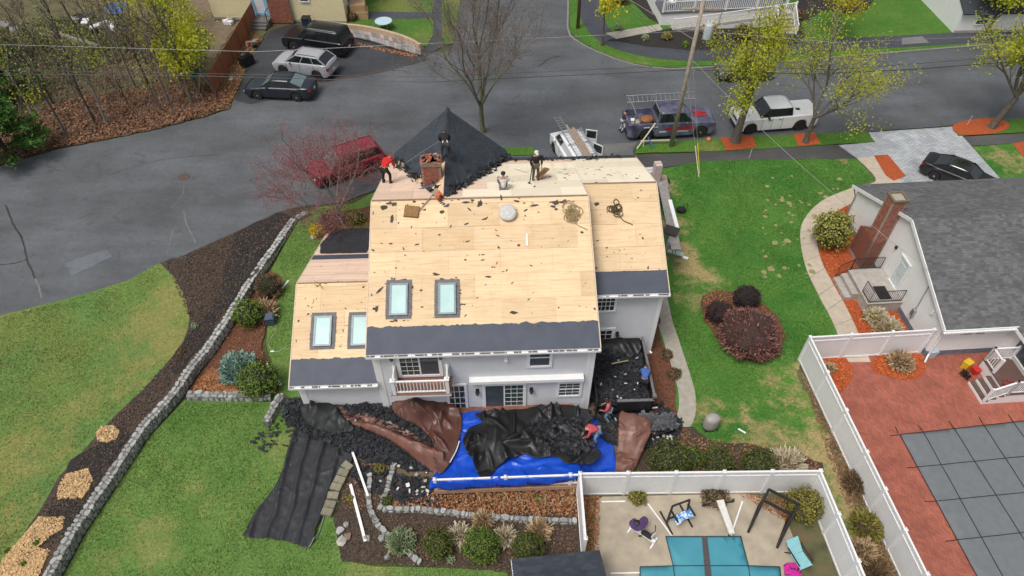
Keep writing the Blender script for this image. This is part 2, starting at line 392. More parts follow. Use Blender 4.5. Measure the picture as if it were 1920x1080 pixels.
wl = [(u+8, v+3) for u, v in WALL_LEFT]
sheet('mulch_bed', [(310,490),(430,440),(520,398),(566,388),(572,402)]+wl+[(-20,1160)]+LAWN_EDGE[::-1][1:], 0.012, M_MULCH, step=0.6, edge=0.03)
sheet('dark_mulch_bed', [(440,437),(520,400),(546,408),(480,500),(423,582),(360,672),(330,705),(322,690),(345,650),(360,610),(395,585),(405,560),(420,520),(432,480)], 0.034, M_MULCHD, step=0.5, edge=0.25)
sheet('dark_mulch_bed', [(225,806),(245,815),(190,895),(150,962),(118,1005),(75,1020),(105,995),(120,975),(85,965),(95,945),(160,938),(178,905),(168,880),(128,884),(135,860),(180,835)], 0.036, M_MULCHD, step=0.4, edge=0.2, seed=5)
sheet('woodchip_bed', [(180,812),(190,800),(212,799),(224,808),(218,824),(200,831),(184,828)], 0.050, M_CHIPS, step=0.3, edge=0.1)
sheet('woodchip_bed', [(165,879),(176,902),(155,935),(107,937),(112,910),(125,890)], 0.050, M_CHIPS, step=0.3, edge=0.15)
sheet('woodchip_bed', [(75,970),(122,970),(117,992),(92,1010),(72,1027),(95,1032),(82,1060),(75,1080),(60,1130),(0,1130),(-10,1080),(5,1050),(37,1015)], 0.050, M_CHIPS, step=0.3, edge=0.12)
sheet('back_lawn', [(346,750),(530,754),(545,790),(600,830),(660,860),(690,870),(660,920),(625,965),(640,1050),(700,1062),(800,1064),(950,1068),(1000,1260),(20,1260),(80,1150),(117,1083),(160,1003),(240,882),(282,818)], 0.008, M_LAWN, step=0.7, dry=blob([(285,1010,1.3,.9),(300,1040,1.0,.8),(370,915,.8,.7),(400,960,1.1,.5),(230,960,1.,.5),(540,840,1.3,.9),(480,900,.8,.4),(690,1055,1.2,.8),(330,870,.8,.5),(200,1060,1.,.6)]))
sheet('side_lawn', [(556,418),(575,402),(600,388),(660,383),(720,350),(720,400),(700,470),(690,600),(640,760),(500,748),(524,735),(520,700),(500,650),(500,600),(530,540),(508,508),(522,480)], 0.008, M_LAWN, step=0.7, edge=0.08, dry=blob([(575,470,.8,.4),(520,690,.9,.5)]))
sheet('rust_bed', [(475,551),(503,508),(528,518),(530,545),(500,600),(490,650),(505,690),(526,738),(350,745),(374,702),(402,668),(438,614)], 0.014, M_RUST, step=0.7, edge=0.1)
sheet('front_mulch_bed', [(598,428),(640,398),(700,385),(705,450),(640,450),(603,452)], 0.016, M_RUST, step=0.7, edge=0.12)
sheet('tree_lawn', [(940,278),(1000,276),(1005,292),(945,292)], 0.055, M_LAWN_N, step=1)
sheet('sidewalk', [(940,295),(1000,294),(1120,303),(1188,292),(1330,285),(1640,268),(1606,298),(1320,302),(1225,318),(1000,330)], 0.018, M_WALKG, step=1.5)
sheet('tree_lawn', [(1190,288),(1196,270),(1300,263),(1400,257),(1625,247),(1640,267),(1400,282),(1330,285)], 0.045, M_LAWN_N, step=1, edge=0.05, dry=blob([(1330,275,1.0,1.)]))
sheet('right_lawn', [(1225,320),(1320,301),(1580,291),(1606,297),(1642,338),(1600,352),(1545,375),(1512,405),(1500,440),(1510,500),(1535,555),(1560,600),(1575,640),(1505,655),(1498,690),(1530,740),(1600,900),(1700,1090),(1760,1260),(1600,1260),(1545,905),(1420,900),(1200,900),(1190,840),(1240,800),(1180,720),(1180,500)], 0.008, M_LAWN_R, step=0.7, dry=blob([(1275,470,1.2,1.1),(1290,500,1.2,.9),(1330,520,1.0,.9),(1262,420,1.1,.8),(1300,560,1.2,.6),(1250,350,1.2,.6),(1320,770,1.4,.5),(1400,800,1.6,.5),(1480,730,2.,.5),(1560,850,2.0,1.0),(1600,930,1.8,1.),(1450,820,1.4,.7),(1640,1010,1.8,1.),(1520,700,1.2,.8),(1580,300,.5,1.2)]))
sheet('brown_verge', [(1500,690),(1520,720),(1560,790),(1610,880),(1700,1050),(1760,1260),(1690,1260),(1650,1060),(1580,900),(1545,800),(1505,730)], 0.020, M_WOODG, step=0.7, edge=0.3)
def path_px(px, width, off, m, name, n=6):
    c = [G2(u, v) for u, v in px]; c = [p.to_2d() for p in spline([Vector((p.x, p.y, 0)) for p in c], n)]
    A = []; B = []
    for i, p in enumerate(c):
        d = (c[min(i+1, len(c)-1)]-c[max(i-1, 0)]).normalized(); q = Vector((-d.y, d.x))*width/2; A.append(p+q); B.append(p-q)
    return sheet(name, A+B[::-1], off, m, px=False, step=1.0)
path_px([(1236,545),(1246,600),(1262,650),(1278,700),(1288,740),(1286,780),(1265,810)], 0.85, 0.022, M_CONC, 'garden_path')
sheet('grill_bed', [(1190,830),(1230,805),(1300,800),(1340,830),(1480,842),(1540,870),(1545,895),(1200,897)], 0.022, M_MULCH, step=0.7, edge=0.2)
sheet('barberry_bed', [(1318,555),(1345,543),(1385,548),(1420,560),(1455,590),(1475,630),(1465,665),(1430,682),(1385,672),(1345,640),(1322,605),(1312,575)], 0.024, M_RUST, step=0.6, edge=0.12)
sheet('side_bed', [(1226,575),(1240,640),(1262,690),(1268,740),(1268,790),(1230,800),(1210,700),(1215,600)], 0.020, M_RUST, step=0.6, edge=0.1)
# right neighbour: walk of slabs, beds, paver drive, brick patio
WO = [(1606,297),(1642,338),(1600,352),(1545,375),(1512,405),(1500,440),(1510,500),(1535,555),(1558,598),(1572,632),(1590,680)]
WI = [(1640,294),(1690,345),(1640,362),(1585,388),(1545,412),(1532,440),(1538,485),(1563,535),(1588,580),(1612,632),(1632,680)]
def strip_slabs(name, A, B, z, t, m, parent, seg, gap=0.012):
    A = [p for p in spline([G(u, v) for u, v in A], 8)]; B = [p for p in spline([G(u, v) for u, v in B], 8)]
    k = 0; last = 0; acc = 0
    for i in range(1, len(A)):
        acc += ((A[i]-A[i-1]).length+(B[i]-B[i-1]).length)/2
        if acc >= seg or i == len(A)-1:
            a0, a1, b0, b1 = A[last], A[i], B[last], B[i]; e = gap/max(acc, .1)
            q = [a0.lerp(a1, e), b0.lerp(b1, e), b1.lerp(b0, e), a1.lerp(a0, e)]
            mid = [(A[j], B[j]) for j in range(last+1, i)]
            P = [q[0]]+[x[0] for x in mid]+[q[3], q[2]]+[x[1] for x in mid[::-1]]+[q[1]]
            MB().prism([(p.x, p.y) for p in P], z-t, z).build(name, m, parent); last = i; acc = 0
walk = sheet('front_walk', WO+WI[::-1], 0.010, M_DIRT, step=1.0)
strip_slabs('slab', WO, WI, 0.05, 0.05, M_SLAB, walk, 1.15)
RB = [(1690,345),(1640,362),(1585,388),(1545,412),(1532,440),(1538,485),(1563,535),(1588,580),(1612,632),(1690,640),(1740,600),(1660,520),(1640,420),(1740,360)]
sheet('red_mulch_bed', RB, 0.020, M_MULCHR, step=0.7)
sheet('paver_driveway', [(1572,273),(1640,267),(1628,249),(1788,238),(1890,352),(1960,440),(1720,440),(1690,346),(1664,294),(1606,297)], 0.024, M_PAVER, step=1.2)
sheet('red_mulch_bed', [(1638,293),(1664,291),(1698,331),(1675,340),(1660,330)], 0.058, M_MULCHR, step=0.5)
for q in ([(1350,260),(1410,256),(1419,278),(1360,284)], [(1486,252),(1526,250),(1539,271),(1496,276)], [(1785,240),(1800,230),(1850,223),(1884,228),(1890,241),(1860,252),(1800,254)]):
    sheet('red_mulch_bed', q, 0.070, M_MULCHR, step=0.5, smooth_n=3 if len(q) > 4 else 0, edge=0.05)
sheet('sidewalk', [(1790,258),(1920,250),(2300,225),(2300,250),(1920,268),(1812,275)], 0.022, M_WALKG, step=1.5)
sheet('tree_lawn', [(1790,237),(1920,222),(2300,196),(2300,225),(1920,249),(1795,256)], 0.045, M_LAWN_N, step=1)
sheet('far_right_lawn', [(1814,276),(1920,268),(2400,240),(2400,520),(1960,440),(1884,352)], 0.016, M_LAWN_R, step=1.2, dry=blob([(1890,300,2,.6)]))
sheet('red_mulch_bed', [(1898,270),(1940,262),(2000,262),(2000,300),(1920,298)], 0.034, M_MULCHR, step=0.6)
sheet('brick_patio', [(1505,655),(1600,650),(1740,620),(1810,650),(2000,640),(2400,640),(2400,1350),(1800,1350),(1700,1080),(1590,830),(1520,690)], 0.014, M_BRICKP, step=1.5)
RBED = [[(1540,672),(1575,670),(1592,680),(1598,698),(1592,718),(1578,735),(1568,740),(1545,690)], [(1633,690),(1640,672),(1670,663),(1710,661),(1730,672),(1736,690),(1725,706),(1700,713),(1670,708),(1645,700)]]
for q in RBED: sheet('red_mulch_bed', q, 0.036, M_MULCHR, step=0.4, smooth_n=3)
# pool yard and back garden
sheet('pool_deck', [(1118,940),(1130,932),(1395,926),(1440,940),(1478,985),(1495,1030),(1505,1100),(1505,1260),(1100,1260)], 0.026, M_CONCP, step=0.8)
sheet('pool_yard_ground', [(1082,905),(1545,895),(1640,1120),(1680,1260),(1060,1260)], 0.012, M_WOODG, step=0.8)
sheet('garden_bed', [(660,868),(690,860),(820,905),(1090,898),(1095,1260),(1010,1260),(960,1072),(780,1062),(640,1052),(625,965)], 0.012, M_MULCH, step=0.6, edge=0.1)
sheet('debris_ground', [(535,752),(720,745),(1230,740),(1240,810),(1190,880),(1090,905),(820,915),(690,868),(600,835),(545,795)], 0.014, M_DIRT, step=0.8, edge=0.2)
# far side of the street
sheet('far_lawn', [(1068,-260),(1067,0),(1068,60),(1090,80),(1130,100),(1180,118),(1230,127),(1290,128),(1400,120),(1600,104),(1920,78),(2500,36),(2500,-260)], 0.050, M_LAWN_N, step=2.0, dry=blob([(1850,88,2.5,.9),(1200,120,1.5,.8)]))
path_px([(1106,-120),(1103,0),(1112,40),(1140,72),(1200,94),(1290,104),(1400,100),(1560,86),(1740,76),(2100,54),(2500,30)], 2.0, 0.062, M_WALKA, 'far_sidewalk')
sheet('porch_bed', [(1138,78),(1160,70),(1240,57),(1330,45),(1500,40),(1510,70),(1490,86),(1400,92),(1290,96),(1210,88),(1160,80)], 0.072, M_MULCHD, step=1.0, edge=0.1)
sheet('porch_bed', [(1150,-60),(1180,0),(1215,35),(1240,48),(1290,30),(1290,-60)], 0.074, M_MULCHD, step=1.0)
sheet('far_bed', [(1490,30),(1510,-60),(1680,-60),(1625,20),(1600,26),(1540,22),(1510,45)], 0.074, M_MULCHD, step=1.0)
sheet('ramp_path', [(1135,64),(1236,47),(1242,58),(1155,75)], 0.086, M_CONC, step=1.0)
sheet('far_driveway', [(1690,73),(1728,70),(1742,82),(1690,86)], 0.080, M_APRON, step=1.0)
sheet('yellow_house_lawn', [(640,-160),(822,-160),(816,20),(815,62),(800,88),(690,52),(640,40)], 0.014, M_LAWN_N, step=1.2, dry=blob([(750,10,3.0,1.),(790,70,1.5,.8)]))
sheet('tree_lawn', [(833,-160),(870,-160),(864,0),(851,82),(830,86),(828,40)], 0.040, M_LAWN_N, step=1.0, dry=blob([(845,60,2,1.),(850,0,2,1.)]))
sheet('yellow_house_path', [(690,22),(815,24),(814,35),(690,37)], 0.028, M_WALKA, step=1.2)
sheet('yellow_house_sidewalk', [(816,-160),(834,-160),(830,60),(830,88),(800,105),(795,98),(812,70)], 0.030, M_WALKA, step=1.2)
sheet('dirt_yard', [(140,-80),(400,-80),(400,40),(450,40),(400,110),(330,90),(280,40),(180,40)], 0.026, mat('yard_dirt', (0.20,0.15,0.10), (0.14,0.11,0.07), 2, 0.95), step=1.5, edge=0.3)
# kerb along the far corner
kp = spline([G(u, v) for u, v in [(1065,-200),(1065,0),(1066,60),(1088,82),(1129,102),(1179,120),(1230,129),(1290,130),(1400,122),(1600,106),(1920,80),(2400,44)]], 6)
kb = MB()
for a, b in zip(kp, kp[1:]): kb.bar(a+Vector((0,0,.05)), b+Vector((0,0,.05)), 0.16, 0.14)
kb.build('kerb', M_GRANITE, kind='structure')
# cracks in the asphalt and a manhole
def ribbon(px, w0, m, off, name, parent=None, jit=0.06, kind=None):
    pts = spline([G(u, v) for u, v in px], 8); b = MB(); V = []
    for i, p in enumerate(pts):
        d = (pts[min(i+1,len(pts)-1)]-pts[max(i-1,0)]).normalized(); q = Vector((-d.y, d.x, 0))
        j = q*noise.noise(p*3.1)*jit; ww = w0*(0.6+0.8*abs(noise.noise(p*2.3)))
        V += [p+j+q*ww/2, p+j-q*ww/2]
    V = [(v.x, v.y, hgt(v.x, v.y)+off) for v in V]
    b.add(V, [(2*i, 2*i+1, 2*i+3, 2*i+2) for i in range(len(pts)-1)])
    return b.build(name, m, parent, kind=kind)
CR = [([(10,385),(25,420),(42,450),(52,490),(66,522)],0.13,0),([(66,522),(75,545),(78,560)],.14,1),([(0,497),(25,494),(50,488)],0.08,0),([(345,395),(350,420),(367,455)],.10,1),([(325,430),(318,460),(312,485)],.07,1),([(0,320),(60,305),(110,320)],.04,0),([(440,262),(500,225),(560,232)],.04,1),([(320,390),(342,365),(345,340)],.05,1),([(920,232),(1000,222),(1060,212)],.05,1),([(1100,225),(1095,210),(1140,208)],.04,1),([(495,215),(530,240),(560,262)],.05,1),([(1010,125),(1030,110),(1050,105)],.10,0),([(200,330),(300,300),(420,290)],.03,0),([(700,160),(730,185),(760,200)],.05,1)]
for px, w0, k in CR: ribbon(px, w0, M_LIGHTCRACK if k else M_DARKCRACK, 0.012+0.006*(1-k), 'road_crack', kind='structure')
ribbon([(590,156),(640,147),(690,138),(725,132),(760,133)], 0.12, mat('leaf_line', (0.20,0.10,0.05), (0.1,0.06,0.04), 30, 0.95), 0.034, 'leaf_line', kind='stuff', jit=.2)
mh = MB().lathe([(0.40,0.0),(0.40,0.012),(0.33,0.016),(0.31,0.010),(0.0,0.010)], 24); c = G(345,332)
mh.build('manhole_cover', mat('rusty_iron', (0.11,0.075,0.06), (0.07,0.05,0.045), 30, 0.7), loc=c+Vector((0,0,.006)), label='round iron manhole cover in the asphalt at the left of the street', cat='manhole cover')
# ================================================================ the house being re-roofed
M_SIDE = mat('grey_siding', (0.60,0.61,0.64), (0.56,0.575,0.605), scale=1.5, rough=0.6)
M_TRIM = mat('white_trim', (0.82,0.82,0.82), (0.78,0.78,0.785), scale=3, rough=0.5)
def plymat(name, a, b, c):
    m, nt, bs = newmat(name); co = coords(nt)
    mp = N(nt, 'ShaderNodeMapping'); mp.inputs['Scale'].default_value = (0.35, 5.0, 5.0); L(nt, co, mp.inputs['Vector'])
    gr = ntex(nt, 2.2, 6, 0.65, mp.outputs[0], 0.6); bl = ntex(nt, 0.7, 4, 0.6, co); fi = ntex(nt, 9, 5, 0.7, co)
    col = ramp(nt, gr, [(0.30, b), (0.52, a), (0.8, tuple(min(1, x*1.06) for x in a))])
    col = mixc(nt, ramp(nt, bl, [(0.52, (0,0,0)), (0.74, (0.6,)*3)]), col, c)
    col = mixc(nt, ramp(nt, fi, [(0.60, (0,0,0)), (0.72, (0.5,)*3)]), col, (0.46,0.29,0.16))
    mp2 = N(nt, 'ShaderNodeMapping'); mp2.inputs['Scale'].default_value = (3.0,.25,.25); L(nt, co, mp2.inputs['Vector'])
    col = mixc(nt, ramp(nt, ntex(nt, 1.1, 5, .7, mp2.outputs[0]), [(0.58,(0,0,0)),(0.72,(0.4,)*3)]), col, (0.60,0.44,0.28))
    r = N(nt, 'ShaderNodeObjectInfo').outputs['Random']
    col = mixc(nt, 1.0, col, ramp(nt, r, [(0, (0.86,0.84,0.80)), (0.5, (0.97,0.96,0.94)), (1, (1.06,1.05,1.02))]), 'MULTIPLY')
    L(nt, col, bs.inputs['Base Color']); bs.inputs['Roughness'].default_value = 0.8; bump(nt, bs, gr, 0.15, 0.004); return m
M_PLY = plymat('plywood', (0.76,0.575,0.365), (0.61,0.44,0.26), (0.66,0.44,0.255))
M_PLYW = plymat('pale_plywood', (0.88,0.80,0.64), (0.84,0.74,0.56), (0.84,0.73,0.57))
M_PLYO = plymat('orange_plywood', (0.75,0.565,0.35), (0.63,0.43,0.25), (0.67,0.42,0.235))
M_PLANK = plymat('pink_plank', (0.82,0.62,0.49), (0.70,0.48,0.36), (0.78,0.54,0.42))
M_FELT = mat('torn_felt', (0.085,0.072,0.066), (0.055,0.048,0.046), scale=12, rough=0.9, objr=0.25)
M_UNDER = mat('slate_underlayment', (0.068,0.080,0.110), (0.055,0.066,0.092), scale=1.6, rough=0.62)
def shinglemat(name, c1, c2, c3):
    m, nt, b = newmat(name); r = N(nt, 'ShaderNodeNewGeometry').outputs['Random Per Island']; co = coords(nt)
    col = ramp(nt, r, [(0, c1), (0.5, c2), (1, c3)])
    col = mixc(nt, 1.0, col, ramp(nt, ntex(nt, 40, 3, 0.8, co), [(0.3, (0.75,)*3), (0.7, (1.25,)*3)]), 'MULTIPLY')
    col = mixc(nt, 1.0, col, ramp(nt, ntex(nt, 0.8, 4, 0.6, co), [(0.3, (0.88,)*3), (0.7, (1.12,)*3)]), 'MULTIPLY')
    L(nt, col, b.inputs['Base Color']); b.inputs['Roughness'].default_value = 0.85; b.inputs['Specular IOR Level'].default_value = 0.3; return m
M_SHIN = shinglemat('slate_shingle', (0.036,0.044,0.056), (0.044,0.053,0.066), (0.056,0.066,0.082))
M_SHING = shinglemat('grey_shingle', (0.090,0.092,0.096), (0.118,0.120,0.124), (0.150,0.152,0.156))
M_BRK = mat('red_brick', (0.33,0.125,0.080), (0.24,0.085,0.055), scale=9, rough=0.9, objr=0.3, bmp=0.2)
M_MORT = mat('mortar', (0.40,0.365,0.32), (0.30,0.27,0.24), scale=12, rough=0.95)
M_GLASS = mat('dark_glass', (0.020,0.030,0.032), (0.035,0.048,0.05), scale=1.2, rough=0.08, spec=0.8)
M_GLASSG = mat('curtained_glass', (0.050,0.085,0.075), (0.025,0.045,0.042), scale=6, rough=0.1, spec=0.8)
M_GLASSB = mat('grey_glass', (0.075,0.095,0.115), (0.05,0.065,0.08), scale=1.0, rough=0.08, spec=0.8)
M_SKYL = mat('skylight_glass', (0.40,0.60,0.58), (0.50,0.68,0.66), scale=1.0, rough=0.12, spec=0.5)
M_SKYF = mat('skylight_cladding', (0.20,0.24,0.26), (0.16,0.19,0.21), scale=4, rough=0.4, metal=0.3)
M_FLASH = mat('flashing_rubber', (0.17,0.165,0.175), (0.12,0.118,0.126), scale=6, rough=0.7)
M_METAL = mat('galvanised', (0.55,0.56,0.57), (0.45,0.46,0.47), scale=5, rough=0.35, metal=0.8)
M_DECKW = mat('red_deck_wood', (0.28,0.13,0.085), (0.20,0.095,0.065), scale=6, rough=0.7, objr=0.12)
M_IRON = mat('dark_iron', (0.035,0.030,0.028), (0.022,0.02,0.02), rough=0.45, metal=0.3)
M_GLASSL = mat('lantern_glass', (0.35,0.36,0.36), rough=0.1)

HO, HR = Vector((-6.33, 18.95, 0)), R(2.2)
house = empty('two_storey_house', HO, HR, 'grey clapboard two storey house stripped to bare plywood roof, in the middle', 'house')
HM = Matrix.Translation(HO)@Matrix.Rotation(HR, 4, 'Z'); HI = HM.inverted(); HR3 = HM.to_3x3()
def hpl(u, v, p0, n):      # photo pixel -> local point on a house plane (local p0, n)
    return HI@on_plane(u, v, HM@Vector(p0), HR3@Vector(n))
SL = 0.42; CA = 1/math.sqrt(1+SL*SL); SA = SL*CA
def lap_siding(b, x0, x1, z0, z1, P, U, Nn, xr=None, h=0.125):
    """lapped boards on the wall through P, direction U, outward Nn; xr(z)->(x0,x1)"""
    P, U, Nn = Vector(P), Vector(U), Vector(Nn); z = z0
    while z < z1-0.01:
        zt = min(z+h, z1); a, c = (x0, x1) if xr is None else xr((z+zt)/2)
        if c-a > 0.05:
            q = []
            for zz, o in ((z, .032), (zt+.01, .003)):
                for x in (a, c): q.append(P+U*x+Vector((0,0,zz))+Nn*o)
            k = [P+U*x+Vector((0,0,zz)) for zz in (z, zt+.01) for x in (a, c)]
            b.add(q+k, [(0,1,3,2),(0,4,5,1),(2,3,7,6),(0,2,6,4),(1,5,7,3)])
        z += h
def window(parent, bl, U, Nn, w, h, glass, trim=0.10, cols=0, rows=0, sash=0, name='window', mat_t=None, slide=0, mw=0.022):
    """framed opening set proud of the wall; bl = lower left of the outer trim"""
    bl, U, Nn = Vector(bl), Vector(U), Vector(Nn); Z = Vector((0,0,1)); mat_t = mat_t or M_TRIM
    rot = Matrix((U, Nn, Z)).transposed()
    def bx(b, x0, x1, z0, z1, d0, d1): b.obox(bl+U*(x0+x1)/2+Z*(z0+z1)/2+Nn*(d0+d1)/2, x1-x0, d1-d0, z1-z0, rot)
    f = MB(); bx(f, 0, trim, 0, h, .003, .07); bx(f, w-trim, w, 0, h, .003, .07); bx(f, trim, w-trim, 0, trim*.8, .003, .08); bx(f, trim, w-trim, h-trim, h, .003, .075)
    if sash: bx(f, trim, w-trim, h*.5-.025, h*.5+.025, .01, .055)
    if slide: bx(f, w*.5-.035, w*.5+.035, trim*.8, h-trim, .01, .06)
    fo = f.build(name, mat_t, parent)
    gl = glass if isinstance(glass, (list, tuple)) else [glass]; k = len(gl); x0 = trim; ww = (w-2*trim)/k
    for i, gm in enumerate(gl):
        p = MB(); bx(p, x0+i*ww+(.002 if i else 0), x0+(i+1)*ww, trim*.8, h-trim, .006, .028); p.build('pane', gm, fo)
    if cols or rows:
        m = MB(); xa, xb = (trim, w-trim) if not slide else ((trim, w*.5-.04) if slide < 0 else (w*.5+.04, w-trim))
        for i in range(1, cols): x = xa+(xb-xa)*i/cols; bx(m, x-mw/2, x+mw/2, trim*.8, h-trim, .029, .040)
        for j in range(1, rows): z = trim*.8+(h-trim*1.8)*j/rows; bx(m, xa, xb, z-mw/2, z+mw/2, .030, .042)
        m.build('muntin', mat_t, fo)
    return fo
def panels(parent, O, U, V, lu, lv, m, pu=2.44, pv=1.22, gap=0.012, t=0.018, name='plywood_panel', keep=None, stag=1.22, mats=None, start=0.0):
    O, U, V = Vector(O), Vector(U), Vector(V); n = U.cross(V).normalized(); row = 0; y = start
    while y < lv-0.02:
        y1 = min(lv, y+pv); x = -(stag if row % 2 else 0)
        while x < lu-0.02:
            a, c = max(0, x)+gap/2, min(lu, x+pu)-gap/2
            if c-a > .05 and (keep is None or keep((a+c)/2, (y+y1)/2)):
                e = n*(t+random.uniform(-.003, .004))
                q = [O+U*a+V*(y+gap/2)+e, O+U*c+V*(y+gap/2)+e, O+U*c+V*(y1-gap/2)+e, O+U*a+V*(y1-gap/2)+e]
                MB().slab(q, n, t).build(name, mats(x, y) if mats else m, parent)
            x += pu
        y = y1; row += 1
def shingle_courses(O, U, V, lu, lv, xr=None, ex=0.145, tab=0.33, lift=0.012):
    """overlapping shingle courses: U along the course, V up the slope; xr(v)->(u0,u1)"""
    O, U, V = Vector(O), Vector(U), Vector(V); n = U.cross(V).normalized(); b = MB(); y = 0; r = 0
    while y < lv:
        y1 = min(lv, y+ex*1.25); a, c = (0, lu) if xr is None else xr(y); x = a-random.random()*tab
        while x < c:
            x0, x1 = max(a, x), min(c, x+tab-.006)
            if x1-x0 > .02:
                q = [O+U*x0+V*y, O+U*x1+V*y, O+U*x1+V*y1, O+U*x0+V*y1]; k = random.uniform(.7, 1.3)*lift
                b.add([q[0]+n*k, q[1]+n*k, q[2]+n*.002, q[3]+n*.002, q[0]-n*.004, q[1]-n*.004], [(0,1,2,3),(4,5,1,0)])
            x += tab
        y += ex; r += 1
    return b

# ---- walls
def wall(name, x0, x1, z0, z1, P, U, Nn, xr=None):
    b = MB(); lap_siding(b, x0, x1, z0, z1, P, U, Nn, xr); return b.build(name, M_SIDE, house)
MW, MD, WX, WY = 10.15, 13.3, 13.9, 3.35
core = MB(); core.prism([(0.01,0.01),(MW-.01,0.01),(MW-.01,MD-.01),(0.01,MD-.01)], 0, 5.2); core.prism([(MW-.02,WY+.01),(WX-.01,WY+.01),(WX-.01,MD-.01),(MW-.02,MD-.01)], 0, 4.9)
core.prism([(-3.89,.21),(.02,.21),(.02,9.3),(-3.89,9.3)], 0, 2.75); core.prism([(-3.89,9.2),(.02,9.2),(.02,11),(-3.89,11)], 0, 2.05); core.prism([(.2,MD-.02),(6.3,MD-.02),(6.3,14.1),(.2,14.1)], 0, 5.2)
core.build('wall_core', M_SIDE, house)
X, Y, Z = Vector((1,0,0)), Vector((0,1,0)), Vector((0,0,1))
wall('rear_wall', 0, MW, 0.1, 5.3, (0,0,0), X, -Y)
wall('rear_wall', MW, WX, 0.1, 5.0, (0,WY,0), X, -Y)
wall('rear_wall', -3.9, 0, 0.1, 2.9, (0,.2,0), X, -Y)
wall('side_wall', -13.3, 0, 0.1, 5.3, (0,0,0), -Y, -X)
wall('gable_wall', -13.3, 0, 5.3, 8.2, (0,0,0), -Y, -X, lambda z: (-6.75-(8.25-z)/SL, -6.75+(8.25-z)/SL))
wall('side_wall', 0, WY, 0.1, 5.3, (MW,0,0), Y, X)
wall('gable_wall', 0, 13.3, 5.3, 8.2, (MW,0,0), Y, X, lambda z: (6.75-(8.25-z)/SL, 6.75+(8.25-z)/SL))
wall('side_wall', WY, MD, 0.1, 5.0, (WX,0,0), Y, X)
wall('gable_wall', WY, MD, 5.0, 7.35, (WX,0,0), Y, X, lambda z: (8.6-(7.42-z)/SL, 8.6+(7.42-z)/SL))
wall('side_wall', -9.3, -.2, 0.1, 2.9, (-3.9,0,0), -Y, -X)
wall('gable_wall', -9.3, -.2, 2.9, 4.8, (-3.9,0,0), -Y, -X, lambda z: (-4.6-(4.85-z)/SL, -4.6+(4.85-z)/SL))
wall('front_wall', -WX, 0, 0.1, 5.0, (0,MD,0), -X, Y); wall('front_wall', 0, 3.9, .1, 2.05, (0,11,0), -X, Y)
wall('gable_wall', -6.4, -.15, 0.1, 8.2, (0,14.1,0), -X, Y, lambda z: (max(-6.35,-3.28-(8.25-z)/.88), min(-.2,-3.28+(8.25-z)/.88)))
for x, y, zt in ((0,0,5.3),(MW,0,5.3),(-3.9,.2,2.9),(WX,WY,5.0)):
    s = 1 if x in (0,-3.9) else -1
    cb = MB(); cb.box(x-.03 if s > 0 else x-.17, x+.17 if s > 0 else x+.03, y-.032, y+.12, 0.05, zt); cb.build('corner_board', M_TRIM, house)
for x0, x1, y, zt in ((0.18,.30,-.026,5.25),(MW-.32,MW-.18,-.026,5.25),(-3.72,-3.6,.174,2.85)): MB().box(x0, x1, y-.02, y+.03, .05, zt).build('downpipe', M_TRIM, house)
# ---- roof planes (slab, sheathing panels, eave membrane)
RE, RG = 5.4, 8.34
O1 = Vector((-.15,-.25,RE)); V1 = Vector((0,CA,SA)); L1 = 7.0/CA; W1 = MW+.27
def slabs(O, U, V, lu, lv, t=.16):
    O, U, V = Vector(O), Vector(U), Vector(V); n = U.cross(V).normalized(); return MB().slab([O, O+U*lu, O+U*lu+V*lv, O+V*lv], n, t)
slabs(O1-V1*0, X, V1, W1, L1).build('roof_deck', M_PLANK, house)
panels(house, O1, X, V1, W1, L1, M_PLY, mats=lambda x, y: random.choice([M_PLY]*7+[M_PLYO]))
VF = Vector((0,-CA,SA)); OF = Vector((WX+.2, 13.75, RG-SL*7.0)); LF = 7.0/CA
# front slope, main part and wing part share one plane
of = Vector((MW+.12, 13.75, RG-SL*7.0)); slabs(of, -X, VF, MW+.27, LF).build('roof_deck', M_PLANK, house)
panels(house, of, -X, VF, MW+.27, LF, M_PLANK, pu=2.44, pv=1.22, mats=lambda x, y: M_PLYW if x < 4.5 and y > 0 else M_PLANK, start=0.0)
ow = Vector((WX+.15, 13.75, RG-SL*7.0)); lw = (13.75-8.6)/CA; slabs(ow, -X, VF, WX-MW+.02, lw).build('roof_deck', M_PLYW, house)
panels(house, ow, -X, VF, WX-MW+.02, lw, M_PLYW)
WZ = RG-SL*(8.6-6.75); WE = WZ-SL*(8.6-3.08)
O2 = Vector((MW+.13, 3.08, WE)); L2 = (8.6-3.08)/CA; W2 = WX-MW+.02
slabs(O2, X, V1, W2, L2).build('roof_deck', M_PLANK, house); panels(house, O2, X, V1, W2, L2, M_PLY, stag=0.9)
GE = 3.0; O3 = Vector((-4.12,-.1,GE)); L3 = 4.7/CA; W3 = 4.10
slabs(O3, X, V1, W3, L3).build('roof_deck', M_PLANK, house); panels(house, O3, X, V1, W3, L3, M_PLYO, mats=lambda x, y: M_PLY if y < 3 else M_PLYO)
GZ = GE+SL*4.7; O4 = Vector((-.02, 11.2, GZ-SL*6.6)); L4 = 6.6/CA
slabs(O4, -X, VF, W3, L4).build('roof_deck', M_PLANK, house); panels(house, O4, -X, VF, W3, L4, M_PLANK, pu=4.2, pv=0.19, gap=0.008, name='roof_board', stag=1.7)
# ridge gaps
MB().bar((-.15,6.75,RG+.012), (MW+.1,6.75,RG+.012), .10, .02).build('ridge_board', mat('ridge_slot', (0.30,0.20,0.13), (0.2,0.13,0.09), 5), house)
MB().bar((MW+.14,8.6,WZ+.012), (WX+.15,8.6,WZ+.012), .10, .02).build('ridge_board', MATS['ridge_slot'], house)
MB().bar((-4.1,4.6,GZ+.012), (-.1,4.6,GZ+.012), .08, .02).build('ridge_board', MATS['ridge_slot'], house)
